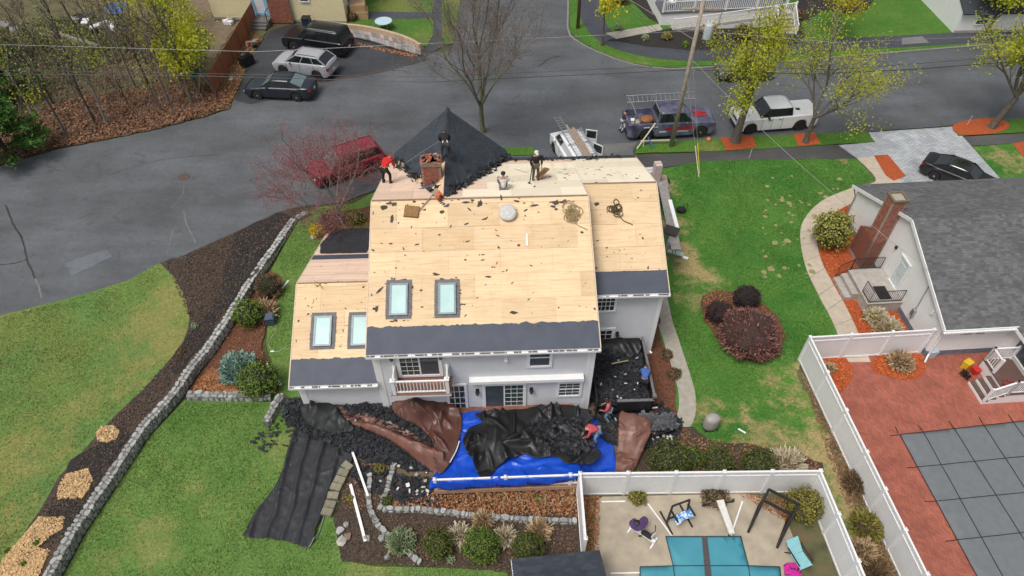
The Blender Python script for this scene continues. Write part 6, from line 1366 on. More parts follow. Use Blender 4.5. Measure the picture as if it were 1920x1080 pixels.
PW = car('pickup', (1311,258), (1210,264), -1, 'pickup_truck', 'dark blue wrapped pickup with ladder rack and open bed by the utility pole', P_WRAP, cat='pickup truck', rim=M_RIMS, ws=M_WSHIELD)
M_RLET = mat('red_print', (0.45,0.02,0.03), rough=.4); M_WLET = mat('white_print', (0.7,0.7,0.72), rough=.4)
# printed marks of the wrap: red and white stripes, a diamond badge, a red emblem on the hood
for x0, x1, z0, z1, m in ((-.6,1.3,.78,.98,M_RLET),(-1.0,-.55,.62,.70,M_WLET),(.2,.9,.60,.66,M_WLET),(-2.1,-1.7,1.02,1.10,M_WLET),(-1.5,-1.15,1.02,1.10,M_WLET)):
    for s in (-1,1): MB().box(x0,x1,s*1.018-.006,s*1.018+.006,z0,z1).build('printed_stripe', m, PW)
for s in (-1,1): MB().obox((-2.55,s*.99,.85), .26,.012,.26,Matrix.Rotation(R(45),3,'Y')).build('printed_badge', M_WLET, PW)
e = MB(); e.add([(1.35,-.35,1.275),(2.35,-.28,1.225),(2.4,-.1,1.235),(1.9,0,1.262),(2.4,.1,1.235),(2.35,.28,1.225),(1.35,.35,1.275),(1.6,0,1.285)], [(0,1,2,3,7),(3,4,5,6,7)]); e.build('printed_emblem', M_RLET, PW)
for x in (-1.15,-2.75):
    for s in (-1,1): MB().bar((x,s*.93,1.28),(x,s*.93,2.12), .06,.06).build('rack_post', M_METAL, PW)
    MB().bar((x,-.97,2.12),(x,.97,2.12), .06,.06).build('rack_bar', M_METAL, PW)
def ladder(name, label, M4, Lh, wd=.42, rungs=12, m=M_METAL, cat='ladder'):
    r = empty(name, (0,0,0), 0, label, cat); r.matrix_world = M4
    for s in (-1,1): MB().box(-Lh/2,Lh/2,s*wd/2-.02,s*wd/2+.02,-.04,.04).build('side_rail', m, r)
    n = max(3, int(Lh/.3)); me = MB().tube([(0,-wd/2,0),(0,wd/2,0)], .018, 6).mesh('rung'); me.materials.append(m)
    for i in range(n): link('rung', me, r, loc=(-Lh/2+.15+(Lh-.3)*i/(n-1),0,0))
    return r
bpy.context.view_layer.update()
ladder('ladder', 'aluminium ladder carried on the rack of the wrapped pickup', PW.matrix_world@Matrix.Translation((-.75,.62,2.23))@Matrix.Rotation(R(25),4,'X'), 4.6, wd=.5)
def bag(name, label, p, sx, sy, sz, m, cat, seed=0, rz=0):
    b = MB(); st_ = random.getstate(); random.seed(seed); b.ell((0,0,sz*.5), sx/2, sy/2, sz/2, 12, 8, .10); random.setstate(st_); b.v = [(x, y, max(0, z)) for x, y, z in b.v]; return b.build(name, m, None, smooth=True, loc=p, rot=(0,0,rz), label=label, cat=cat)
PWM = PW.matrix_world
M_TOOLW = mat('copper_tarp', (0.32,0.13,0.05), (0.20,0.075,0.03), 5, .6); M_BEIGE = mat('beige_sack', (0.42,0.36,0.27), (0.32,0.27,0.2), 5, .9)
bag('tool_heap', 'brown crumpled tarp bundle in the wrapped pickup bed', PWM@Vector((-1.65,.0,.79)), 1.1, .9, .5, M_TOOLW, 'tarp', 3, .5); bag('sack', 'beige sack in the bed of the wrapped pickup', PWM@Vector((-2.35,-.25,.79)), .5, .55, .4, M_BEIGE, 'sack', 4)
crate('bucket', PWM@Vector((-2.65,-.15,.79)), .3,.3,.36, M_WHITE, 'white bucket in the tail end of the wrapped pickup bed', 'bucket')
# white work van nose to the street
VA = math.atan2(*(G(1052,262)-G(1085,318)).to_2d().yx); VAN = vehicle('van', 'work_van', 'white work van with ladders and planks on its roof beside the stripped roof', G(1072,300)+Vector((.1,-.3,.01)), VA, P_WHITE, cat='van', solid_rear=True, ws=M_WSHIELD)
bpy.context.view_layer.update(); VM = VAN.matrix_world
for x in (.9,-.6,-2.0): MB().bar((x,-.75,2.05),(x,.75,2.05), .05,.05).build('roof_bar', M_METAL, VAN); [MB().bar((x,s*.72,1.95),(x,s*.72,2.06), .05,.05).build('bar_foot', M_METAL, VAN) for s in (-1,1)]
ladder('ladder', 'long aluminium ladder on the left of the white van roof, sticking out past the nose', VM@Matrix.Translation((-.1,.42,2.13)), 5.6, wd=.42); ladder('ladder', 'aluminium ladder on the right side of the white van roof', VM@Matrix.Translation((-1.1,-.52,2.13)), 4.2, wd=.42)
M_OLDP = mat('weathered_plank', (0.36,0.27,0.20), (0.27,0.20,0.15), 5, .9)
for i, (y, x0, x1, lb) in enumerate(((.10,-3.2,1.6,'longest weathered plank between the ladders on the van roof'),(-.06,-3.3,1.0,'middle weathered plank on the white van roof'),(-.22,-3.1,1.1,'right weathered plank on the white van roof'))):
    q0, q1 = VM@Vector((x0,y,2.11+.02*i)), VM@Vector((x1,y,2.11+.02*i)); plank('plank', q0, q1, .15, .05, M_OLDP, lb, 'plank')
for x, a_, in ((1.15,60),(-.35,35)):      # two doors standing open on the right side
    d = MB(); Lg = 1.05
    d.box(-Lg,0,-.03,.03,.45,1.2); d.box(-Lg,-Lg+.07,-.025,.025,1.2,1.85); d.box(-.3,-.22,-.025,.025,1.2,1.85); d.box(-Lg,-.22,-.025,.025,1.80,1.87)
    o = d.build('open_door', P_WHITE, VAN, loc=(x,-.99,0), rot=(0,0,R(a_))); MB().box(-Lg+.07,-.3,-.008,.008,1.2,1.8).build('door_window', M_CGLASS, o)
# ================================================================ vegetation
RNG = np.random.default_rng(11)
def leaf_quads(P, size, aspect=1.0, nrm=None, spread=.6, radial=None):
    """one small quad per point; radial: stretch along that direction"""
    P = np.asarray(P, float); n = len(P); d = RNG.normal(size=(n,3))
    if nrm is not None: d = d*spread+nrm
    d /= np.linalg.norm(d, axis=1, keepdims=True)+1e-9; a = np.cross(d, RNG.normal(size=(n,3)))
    if radial is not None: a = radial+RNG.normal(size=(n,3))*spread
    a /= np.linalg.norm(a, axis=1, keepdims=True)+1e-9; b = np.cross(d, a); b /= np.linalg.norm(b, axis=1, keepdims=True)+1e-9
    s = (size*RNG.uniform(.6,1.35,(n,1)))/2; a = a*s*aspect; b = b*s
    if radial is not None: return np.stack([P-b*.6, P+b*.6, P+2*a+b*.25, P+2*a-b*.25], 1).reshape(-1,3)
    return np.stack([P-a*.9, P+b*.8-a*.1, P+a, P-b*.8-a*.1], 1).reshape(-1,3)
M_BARK = mat('grey_bark', (0.16,0.14,0.115), (0.085,0.075,0.06), 9, .95, bmp=.6); M_BARKM = mat('mossy_bark', (0.21,0.20,0.125), (0.12,0.12,0.07), 5, .95, bmp=.6); M_BARKL = mat('pale_bark', (0.27,0.255,0.22), (0.17,0.16,0.135), 8, .95); M_BARKD = mat('dark_bark', (0.085,0.070,0.057), (0.05,0.042,0.035), 8, .95)
M_TWIG = mat('twig_brown', (0.25,0.21,0.175), (0.17,0.14,0.115), 8, .95); M_TWIGR = mat('red_twig', (0.22,0.125,0.11), (0.15,0.085,0.075), 8, .9)
LF_Y = leafmat('spring_leaf', [(0.34,0.40,0.03),(0.54,0.58,0.04),(0.70,0.68,0.07),(0.44,0.52,0.06)], sub=.5); LF_YB = leafmat('yellow_leaf', [(0.40,0.37,0.02),(0.62,0.55,0.03),(0.70,0.60,0.05)], sub=.35); LF_PALE = leafmat('pale_bud', [(0.26,0.27,0.09),(0.36,0.36,0.13),(0.42,0.40,0.12)], sub=.3); LF_BUD = leafmat('red_bud', [(0.27,0.095,0.10),(0.35,0.13,0.135),(0.20,0.08,0.075)]); LF_BROWNB = leafmat('brown_bud', [(0.16,0.11,0.085),(0.20,0.14,0.11),(0.12,0.085,0.07)])
def grow(tubes, tips, p, d, Ln, r, lev, prm, rnd):
    nseg = 5; pts = [p]; q = p; dd = d.copy()
    for i in range(nseg):
        dd = (dd+Vector((rnd.gauss(0,1),rnd.gauss(0,1),rnd.gauss(0,.7)))*prm['wob']+Z*prm['trop']).normalized(); q = q+dd*Ln/nseg; pts.append(q)
    rend = r*(.55 if lev else .3); tubes.append((pts, [r+(rend-r)*i/nseg for i in range(nseg+1)], lev))
    if lev <= prm.get('leaflev', 1): tips += [pts[2], pts[3], pts[4], pts[5]]
    if lev == 0: return
    n = prm['n'][lev-1]
    for k in range(n):
        t = 1.0 if k == 0 else rnd.uniform(prm.get('t0',.3), .98); f = t*nseg; i = min(nseg-1, int(f)); pp = pts[i].lerp(pts[i+1], f-i); base = (pts[i+1]-pts[i]).normalized()
        ax = base.orthogonal().normalized(); ax = Matrix.Rotation(rnd.uniform(0,6.283),3,base)@ax
        ang = rnd.uniform(*prm['ang'])*(.45 if k == 0 else 1); nd = Matrix.Rotation(ang,3,ax)@base
        grow(tubes, tips, pp, nd, Ln*rnd.uniform(*prm['ratio'])*(1.0 if k == 0 else 1.1-.35*t), max(.005, r*(.60 if k == 0 else .40)), lev-1, prm, rnd)
def tree(label, base, H, r0, seed, levels=3, n=(5,5,6), ang=(.5,.95), ratio=(.55,.75), wob=.10, trop=.05, lean=(0,0), trunk=.35, bark=None, twig=None, leaf=None, nleaf=0, lsize=.1, lspread=.25, mains=4, main_ang=(.35,.7), name='street_tree', group=None, leaflev=1, dirs=None, tw=None, crown_name='crown', cat='tree'):
    rnd = random.Random(seed); bark = bark or M_BARK; root = empty(name, base, 0, label, cat, group); tubes = []; tips = []
    prm = dict(wob=wob, trop=trop, n=n, ang=ang, ratio=ratio, leaflev=leaflev)
    d = Vector((lean[0], lean[1], 1)).normalized(); p = Vector((0,0,-.05)); pts = [p]
    for i in range(5): d = (d+Vector((rnd.gauss(0,.04),rnd.gauss(0,.04),0))).normalized(); p = p+d*H*trunk/5; pts.append(p)
    rt = r0*.72; tubes.append((pts, [r0*1.35]+[r0+(rt-r0)*i/5 for i in range(1,6)], 9))
    for k in range(mains):
        if dirs: az, el = dirs[k % len(dirs)]
        else: az = 2*math.pi*k/mains+rnd.uniform(-.4,.4); el = rnd.uniform(*main_ang) if k else .1
        nd = Vector((math.sin(el)*math.cos(az), math.sin(el)*math.sin(az), math.cos(el))); grow(tubes, tips, pts[5] if k < 3 or dirs else pts[4], nd, H*(1-trunk)*rnd.uniform(.45,.58), rt*(.8 if k == 0 else .6), levels, prm, rnd)
    tb_ = MB(); tw_ = MB()
    for pts_, rad, lev in tubes:
        if lev >= levels-1 and lev > 0 or lev == 9: tb_.tube(pts_, rad, 7 if lev == 9 else 5, cap=False)
        else: tw_.tube(pts_[::1] if lev else pts_[::2]+[pts_[-1]], (rad if lev else rad[::2]+[rad[-1]]), 3, cap=False)
    tb_.build('trunk', bark, root, smooth=True); cr = tw_.build(crown_name, twig or bark, root)
    if leaf and nleaf:
        T = np.array([tuple(t) for t in tips]); idx = RNG.integers(0, len(T), nleaf); cl = T[RNG.integers(0, len(T), max(3, len(T)//9))]
        Pn = T[idx]+RNG.normal(size=(nleaf,3))*lspread
        np_mesh('foliage', leaf_quads(Pn, lsize), 4, leaf, cr, kind='stuff')
    return root
# ---- street and yard trees
tree('tall bare tree with fine grey twigs behind the dark gable', G(905,247), 12.6, .21, 5, levels=4, n=(6,6,5,4), ang=(.4,.9), ratio=(.6,.8), trop=.06, trunk=.24, mains=6, main_ang=(.3,.75), bark=M_BARKM, twig=M_TWIG, leaf=LF_BROWNB, nleaf=9000, lsize=.07, lspread=.15, leaflev=0, name='bare_tree')
tree('leafy street tree in a red mulch square between the two pickups', G(1378,267), 9.2, .30, 8, levels=3, n=(6,5,5), ang=(.45,.9), trunk=.40, mains=5, main_ang=(.45,.85), leaf=LF_Y, nleaf=7000, lsize=.14, lspread=.28, lean=(.02,0))
tree('street tree with a long low limb beside the white pickup tail', G(1510,268), 8.6, .20, 17, levels=3, n=(6,5,5), ang=(.45,.9), trunk=.26, mains=5, dirs=[(1.2,.12),(.05,1.0),(.3,.7),(1.9,.45),(-.6,.75)], bark=M_BARK, twig=M_BARKL, leaf=LF_Y, nleaf=5200, lsize=.12, lspread=.3)
tree('street tree in the oval of red mulch at the right edge', G(1857,240), 9.2, .26, 23, levels=3, n=(6,5,5), ang=(.45,.9), trunk=.30, lean=(.10,.02), mains=5, dirs=[(2.6,.55),(3.0,1.0),(.4,.35),(.9,.7),(2.0,.25)], leaf=LF_Y, nleaf=6500, lsize=.15, lspread=.3)
tree('small dark street tree trunk cut by the right edge below the mulch oval', G(1925,250), 6.5, .16, 29, levels=2, n=(5,5), trunk=.45, bark=M_BARKD, leaf=LF_Y, nleaf=900, lsize=.12)
tree('yellow-leaved tree beside the far sidewalk corner', G(1128,86), 6.2, .13, 31, levels=2, n=(6,6), trunk=.55, mains=4, leaf=LF_YB, nleaf=1500, lsize=.2, lspread=.35)
tree('yellow-green tree in front of the low white house', G(1850,62), 6.5, .16, 37, levels=3, n=(5,5,5), leaf=LF_Y, nleaf=4500, lsize=.2, lspread=.4, trunk=.25)
tree('pale-barked forked tree at the top right corner', G(1905,50), 7.0, .14, 41, levels=2, n=(5,5), bark=M_BARKL, leaf=LF_Y, nleaf=900, lsize=.16, trunk=.3)
tree('budding tree on the far lawn behind the long-limbed street tree', G(1560,72), 6.0, .12, 43, levels=3, n=(5,5,4), bark=M_BARKL, leaf=LF_YB, nleaf=3000, lsize=.16, lspread=.35, trunk=.3)
tree('red-budded ornamental tree growing over the red minivan', G(640,418), 6.2, .15, 47, levels=4, n=(4,4,5,5), ang=(.4,.85), ratio=(.6,.8), trop=.02, trunk=.14, mains=6, main_ang=(.5,1.0), bark=M_BARKL, twig=M_TWIGR, leaf=LF_BUD, nleaf=20000, lsize=.06, lspread=.16, leaflev=0, name='ornamental_tree')
# ---- the wood at the upper left
SAP = [(125,255,9,.10),(182,236,8,.09),(200,232,8.5,.10),(318,196,9,.11),(360,193,8.5,.15),(285,175,9,.1),(255,165,9.5,.1),(232,150,8,.08),(150,180,8,.08),(100,195,7.5,.08),(60,210,7,.08),(205,120,9,.1),(170,100,9,.09),(130,110,8.5,.09),(320,160,8,.08),(345,178,7.5,.08),(275,120,8.5,.09),(240,95,9,.09),(300,130,8.5,.09),(90,130,8,.09),(50,150,8,.09),(25,110,8.5,.1),(210,190,5.5,.05),(160,215,5.5,.05),(303,210,5,.05),(245,205,5,.05),(95,235,5,.05),(340,140,8,.08)]
rnd_ = random.Random(99)
LBL = ['leaning over the leaf-strewn verge','among the bare saplings','with grey bark','with fine upright twigs','by the edge of the street']
NW = 'first second third fourth fifth sixth seventh eighth ninth tenth eleventh twelfth thirteenth fourteenth fifteenth sixteenth seventeenth eighteenth nineteenth twentieth twenty-first twenty-second twenty-third twenty-fourth twenty-fifth twenty-sixth twenty-seventh twenty-eighth'.split()
ORD = {u: NW[k] for k, u in enumerate(sorted(q[0] for q in SAP))}
for i, (u, v, h, r_) in enumerate(SAP):
    c = G(u, v); tree('bare %s %s of the upper left wood, its foot %s from the left' % (['grey-barked','dark-barked','pale-barked','brown-barked'][i % 4], 'tree' if h > 6 else 'sapling', ORD[u]), c, h*rnd_.uniform(.9,1.1), r_, 100+i, levels=2 if h > 6 else 1, n=(6,5,5), ang=(.3,.7), ratio=(.5,.7), trop=.10, trunk=.45 if h > 6 else .25, mains=4, main_ang=(.2,.5), bark=[M_BARK,M_BARKD,M_BARKL,M_TWIG][i % 4], twig=[M_TWIG,M_BARKD,M_BARKL][i % 3], leaf=[LF_PALE,LF_BROWNB,LF_Y,LF_BROWNB][i % 4], nleaf=260, lsize=.12, lspread=.25, name='woodland_tree', group='bare trees of the wood at the upper left')
tree('bright yellow-leaved maple behind the board fence', G(340,150), 8.5, .16, 201, levels=3, n=(5,5,5), leaf=LF_Y, nleaf=3000, lsize=.18, lspread=.4, trunk=.3, name='maple_tree')
tree('low yellow-green maple beside the green play frame', G(372,175), 5.6, .12, 203, levels=3, n=(5,5,4), leaf=LF_Y, nleaf=4200, lsize=.2, lspread=.4, trunk=.3, name='maple_tree')
tree('yellow-leaved tree at the top edge over the yard clutter', G(318,70), 7.0, .14, 205, levels=3, n=(5,5,4), leaf=LF_YB, nleaf=2000, lsize=.19, lspread=.5, trunk=.3, name='maple_tree')
# ---- evergreens at the left edge
LF_PINE = leafmat('pine_needle', [(0.055,0.150,0.030),(0.09,0.205,0.042),(0.13,0.25,0.055),(0.06,0.16,0.04)], sub=.25)
def pine(label, base, H, Rr, seed, n=4500):
    rnd = random.Random(seed); root = empty('pine_tree', base, 0, label, 'tree', None); tb_ = MB(); tb_.tube([(0,0,0),(.05,.02,H*.5),(0,0,H)], [.18,.12,.03], 7); Ps = []; Ds = []
    for k in range(70):
        t = rnd.uniform(.12,1); z = H*t; a = rnd.uniform(0,6.283); l = Rr*(1-t)**.7*rnd.uniform(.7,1.1)+.3; e = Vector((math.cos(a)*l, math.sin(a)*l, z+l*.12)); tb_.tube([(0,0,z-.1), e], [.04,.012], 4, cap=False)
        for j in range(n//70):
            s = rnd.uniform(.2,1)**.7; q = Vector((0,0,z)).lerp(e, s)+Vector((rnd.gauss(0,.22),rnd.gauss(0,.22),rnd.gauss(0,.12))); Ps.append(tuple(q)); Ds.append((math.cos(a),math.sin(a),.25))
    t_ = tb_.build('trunk', M_BARKD, root); np_mesh('crown', leaf_quads(Ps, .16, 1.6, radial=np.array(Ds), spread=.6), 4, LF_PINE, root)
pine('dense green pine filling the left edge above the street', G(22,300), 5.6, 3.0, 3, 12000); pine('green pine at the left edge behind the nearest pine', G(12,190), 5.0, 2.4, 4, 7000); pine('small pine crown at the far upper left corner', G(-5,120), 5.5, 2.2, 6, 5000)
# ---- shrubs
def shrub(label, p, rx, ry, rz, leaf, n=1400, size=.09, style='leaf', name='shrub', seed=0, core=(0.03,0.035,0.018), lump=.36, group=None, aspect=1.0, core_k=.78, spread=.5, cat='shrub', zc=.9):
    root = empty(name, p, 0, label, cat, group); st_ = np.random.default_rng(seed+500)
    d = st_.normal(size=(n*2,3)); d /= np.linalg.norm(d, axis=1, keepdims=True); d = d[d[:,2] > -.55][:n]; m = len(d)
    lp = np.array([noise.noise(Vector((x*2.1+seed, y*2.1, z*2.1)))+.5*noise.noise(Vector((x*4.7, y*4.7+seed, z*4.7))) for x, y, z in d]); rr = (1+lump*lp)*st_.uniform(.72,1.03,m)
    Pn = d*rr[:,None]*np.array([rx,ry,rz])+np.array([0,0,rz*zc]); Pn[:,2] = np.maximum(Pn[:,2], .03)
    Q = leaf_quads(Pn, size, aspect, nrm=d, spread=.8) if style == 'leaf' else leaf_quads(Pn*np.array([.8,.8,.85]), size, aspect, radial=d+np.array([0,0,.25]), spread=spread)
    np_mesh('foliage', Q, 4, leaf, root); b = MB(); b.ell((0,0,rz*zc*.95), rx*core_k, ry*core_k, rz*core_k, 12, 8, .08); b.v = [(x,y,max(.0,z)) for x,y,z in b.v]; b.build('inner_branches', mat('core_%d_%d' % (core[0]*1000, core[1]*1000), core, tuple(c*.6 for c in core), 9, .95), root, smooth=True)
    return root
def shrub_px(label, u, v, rpx, leaf, hz=.85, **k):
    # u,v: photo pixel of the shrub's middle; the base lies straight below it
    r_ = rpx*mpp(u, v); c = at(u, v, r_*hz*.9); return shrub(label, Vector((c.x, c.y, hgt(c.x,c.y))), r_, r_*.97, r_*hz, leaf, **k)
LF_BOX = leafmat('boxwood_leaf', [(0.055,0.075,0.016),(0.090,0.115,0.022),(0.125,0.140,0.030),(0.075,0.085,0.02)]); LF_GRN = leafmat('bright_shrub_leaf', [(0.060,0.115,0.016),(0.110,0.175,0.026),(0.155,0.215,0.035),(0.075,0.13,0.02)]); LF_JUN = leafmat('juniper_needle', [(0.13,0.24,0.19),(0.20,0.33,0.27),(0.28,0.42,0.36),(0.16,0.27,0.20)]); LF_YEL = leafmat('forsythia', [(0.55,0.42,0.005),(0.72,0.58,0.01),(0.42,0.34,0.02)]); LF_MAR = leafmat('maroon_twig', [(0.14,0.058,0.050),(0.23,0.105,0.085),(0.30,0.155,0.125),(0.11,0.05,0.042)]); LF_DMAR = leafmat('dark_maroon_twig', [(0.030,0.018,0.020),(0.055,0.032,0.034),(0.080,0.05,0.05)]); LF_OLIVE = leafmat('olive_leaf', [(0.10,0.105,0.025),(0.19,0.175,0.035),(0.30,0.26,0.05),(0.12,0.12,0.03)]); LF_RHOD = leafmat('rhododendron_leaf', [(0.14,0.16,0.025),(0.28,0.28,0.045),(0.40,0.37,0.07),(0.10,0.13,0.03),(0.45,0.43,0.16)]); LF_STRAW = leafmat('straw_blade', [(0.42,0.30,0.17),(0.55,0.42,0.26),(0.30,0.20,0.11),(0.36,0.25,0.13)]); LF_PSTRAW = leafmat('pale_straw', [(0.50,0.44,0.30),(0.62,0.55,0.40),(0.36,0.30,0.19)]); LF_SED = leafmat('sedum_leaf', [(0.16,0.22,0.12),(0.22,0.28,0.15),(0.30,0.33,0.19)]); LF_BRN = leafmat('brown_shrub_twig', [(0.10,0.062,0.035),(0.155,0.095,0.05),(0.20,0.13,0.07),(0.09,0.075,0.03)])
shrub_px('round bright green boxwood at the corner of the rust bed', 484,712,37, LF_GRN, n=2600, size=.10, seed=1)
shrub_px('spreading blue-green juniper beside the round boxwood', 446,690,37, LF_JUN, hz=.55, n=2200, size=.13, style='spike', aspect=1.5, seed=2, lump=.5, core=(0.05,0.085,0.065), name='juniper')
shrub_px('green shrub against the stone wall above the juniper', 463,588,29, LF_GRN, n=1700, size=.10, seed=3, lump=.4, hz=.9)
shrub_px('brown bushy shrub at the upper end of the rust bed', 503,535,26, LF_BRN, n=1400, size=.10, style='spike', aspect=1.4, seed=4)
shrub_px('dry tan ornamental grass beside the green wall shrub', 497,582,22, LF_STRAW, hz=.5, n=600, size=.10, style='spike', aspect=3.2, seed=5, core=(0.12,0.07,0.03))
shrub_px('bright yellow forsythia on the lawn left of the garage', 594,432,13.5, LF_YEL, hz=1.0, n=900, size=.10, seed=6, core=(0.2,0.15,0.01))
shrub_px('low dark shrub in the front bed under the red-budded tree', 617,412,20, LF_BRN, hz=.6, n=700, size=.10, style='spike', aspect=1.6, seed=7); shrub_px('sparse olive shrub beside the black garage tarp', 668,408,17, LF_OLIVE, hz=.6, n=500, size=.09, seed=8)
shrub_px('largest maroon twiggy dome on the right lawn', 1408,623,66, LF_MAR, hz=.60, n=7500, size=.10, style='spike', aspect=1.5, seed=9, lump=.2, core=(0.06,0.032,0.028), name='barberry'); shrub_px('dark round shrub behind the largest maroon dome', 1401,556,29, LF_DMAR, hz=.85, n=2600, size=.08, style='spike', aspect=1.2, seed=10, lump=.08, core=(0.022,0.015,0.015), name='barberry'); shrub_px('smaller dark shrub left of the largest maroon dome', 1350,585,29, LF_DMAR, hz=.65, n=2200, size=.08, style='spike', aspect=1.3, seed=11, core=(0.03,0.017,0.016), name='barberry')
shrub_px('boxwood nearest the brown tarp behind the pool fence', 1256,862,40, LF_BOX, n=2600, size=.085, seed=12); shrub_px('middle boxwood behind the pool fence', 1345,868,33, LF_BOX, n=2000, size=.085, seed=13); shrub_px('right boxwood behind the pool fence beside the straw grass', 1424,872,34, LF_BOX, n=2000, size=.085, seed=14); shrub_px('lighter green shrub tucked behind the first boxwood', 1298,858,22, LF_GRN, n=900, size=.09, seed=15)
shrub_px('clump of dry straw grass at the end of the boxwood row', 1478,868,30, LF_PSTRAW, hz=.6, n=900, size=.11, style='spike', aspect=3.0, seed=16, core=(0.16,0.11,0.06))
shrub_px('left round boxwood in the bed below the garden wall', 820,1020,30, LF_BOX, n=2200, size=.075, seed=17); shrub_px('largest round boxwood in the bed below the garden wall', 903,1022,35, LF_GRN, n=2800, size=.075, seed=18, core=(0.035,0.05,0.012)); shrub_px('right round boxwood beside the shed roof', 990,1025,30, LF_BOX, n=2200, size=.075, seed=19)
for u, v, r_, lb, lf in ((862,1002,18,'dry grass tuft between the left and largest boxwoods',LF_PSTRAW),(948,1006,17,'pale grass tuft between the largest and right boxwoods',LF_PSTRAW),(1012,995,20,'tan grass tuft behind the right boxwood',LF_STRAW),(905,975,14,'low straw tuft against the garden wall',LF_STRAW)): shrub_px(lb, u, v, r_, lf, hz=.55, n=420, size=.10, style='spike', aspect=3.0, seed=u, core=(0.14,0.10,0.06), name='ornamental_grass')
shrub_px('spreading grey-green sedum along the curved stone edging', 752,1015,27, LF_SED, hz=.4, n=1500, size=.10, style='spike', aspect=2, seed=21, core=(0.08,0.10,0.05), lump=.5)
shrub_px('yellow-green shrub in the corner of the pool fence', 1508,948,34, LF_OLIVE, hz=1.0, n=2600, size=.09, seed=22, core=(0.06,0.05,0.02), lump=.35)
shrub_px('low green clump against the pool fence near the gym frame', 1195,932,18, LF_OLIVE, hz=.5, n=600, size=.10, seed=23); shrub_px('low dark green clump behind the white bench', 1340,930,26, LF_BRN, hz=.45, n=700, size=.10, seed=24)
shrub_px('large yellow-green rhododendron beside the brick chimney', 1562,432,33, LF_RHOD, hz=1.25, n=3000, size=.13, seed=25, core=(0.05,0.055,0.02), lump=.35)
shrub_px('straw-coloured grass clump by the white house steps', 1642,592,20, LF_PSTRAW, hz=.6, n=700, size=.12, style='spike', aspect=2.4, seed=26, core=(0.2,0.15,0.09)); shrub_px('straw grass clump along the foundation near the white fence', 1668,612,19, LF_PSTRAW, hz=.55, n=600, size=.12, style='spike', aspect=2.4, seed=27, core=(0.2,0.15,0.09)); shrub_px('tan grass clump nearest the white fence corner', 1652,618,13, LF_STRAW, hz=.5, n=350, size=.11, style='spike', aspect=2.2, seed=28, core=(0.16,0.1,0.06))
shrub_px('dry grass clump in the oval red mulch bed on the patio', 1690,678,20, LF_STRAW, hz=.6, n=650, size=.12, style='spike', aspect=2.4, seed=29, core=(0.14,0.09,0.05)); shrub_px('small dry clump in the corner red mulch bed on the patio', 1556,690,9, LF_STRAW, hz=.6, n=250, size=.1, style='spike', aspect=2, seed=30, core=(0.1,0.08,0.04))
for u, v, r_, lb in ((1610,905,24,'brown brush between the two white fences, upper'),(1625,985,30,'olive brush between the two white fences, middle'),(1618,1035,26,'straw clump between the two white fences'),(1640,1070,24,'brown leafy clump between the two white fences, lowest')): shrub_px(lb, u, v, r_, LF_STRAW if 'straw' in lb else (LF_OLIVE if 'olive' in lb else LF_BRN), hz=.5, n=900, size=.12, style='spike', aspect=2.0, seed=u+v, core=(0.07,0.055,0.03), lump=.5)
for u, v, r_, lf, lb in ((1330,55,14,LF_STRAW,'tan shrub under the far ramp beside the pole'),(1250,68,9,LF_OLIVE,'small olive shrub in the dark bed under the far ramp'),(1210,70,7,LF_SED,'pale low plant beside the far concrete path'),(1286,83,6,LF_GRN,'small green plant in the dark porch bed'),(1395,60,18,LF_OLIVE,'yellow-green shrub below the far ramp railing'),(1490,28,15,LF_BRN,'brown shrub beside the far porch steps'),(1165,-5,16,LF_BRN,'dark shrub at the corner of the far porch'),(1590,14,12,LF_BRN,'dark shrub in the far lawn bed'),(1160,52,7,LF_SED,'pale row of low plants at the edge of the far lawn'),(660,30,10,LF_BRN,'brown shrub beside the cardboard boxes')): shrub_px(lb, u, v, r_, lf, n=700, size=.16, seed=u)
for u, v, r_, lb in ((1228,600,11,'dark green shrub at the house corner beside the path'),(1250,665,12,'brown green low shrub between path and house'),(1265,700,13,'sprawling low shrub beside the concrete path')): shrub_px(lb, u, v, r_, LF_BRN, hz=.6, n=450, size=.09, seed=u)
for u, v, r_, lf, lb in ((710,878,11,LF_OLIVE,'yellow-green plant in the garden pocket beside the stone edging'),(655,935,8,LF_OLIVE,'small yellow-green plant beside the long white board'),(725,940,12,LF_BOX,'low green plant in the middle garden pocket'),(1010,934,7,LF_GRN,'bright green plant below the deck railing'),(845,1048,9,LF_SED,'grey-green rosette at the edge of the bed'),(370,622,7,LF_SED,'small grey-green plant in the brown mulch above the wall'),(80,1027,5,LF_GRN,'small green plant in the wood chips near the wall'),(26,1040,5,LF_GRN,'small green plant at the left of the wood chips'),(57,1066,5,LF_GRN,'small green plant at the bottom of the wood chips'),(345,672,8,LF_BRN,'dry low plant in the mulch beside the wall')): shrub_px(lb, u, v, r_, lf, hz=.6, n=300, size=.07, seed=u)
# brush of the wood (an uncountable tangle) and dry stalks
def scatter_px(px, n, zref=0.0):
    P = np.array([tuple(G(u, v)) for u, v in px]); out = []; lo, hi = P.min(0), P.max(0)
    while len(out) < n:
        x, y = RNG.uniform(lo[0],hi[0]), RNG.uniform(lo[1],hi[1])
        if inpoly(x, y, P): out.append((x, y, hgt(x, y)))
    return np.array(out)
WOODP = [(-60,300),(0,305),(100,276),(200,257),(300,236),(380,216),(425,198),(395,150),(300,60),(150,30),(-60,80)]
br = scatter_px(WOODP, 1800); pts = MB()
for x, y, z in br:
    a = random.uniform(0,6.28); l = random.uniform(.5,2.0); t = random.uniform(.1,.7); pts.tube([(x,y,z), (x+math.cos(a)*l*t*.5, y+math.sin(a)*l*t*.5, z+l*.55), (x+math.cos(a)*l*t, y+math.sin(a)*l*t, z+l*.9)], [.016,.010,.004], 3, cap=False)
pts.build('brush', M_TWIG, kind='stuff', label='tangle of bare brush stems under the woodland trees', cat='brush')
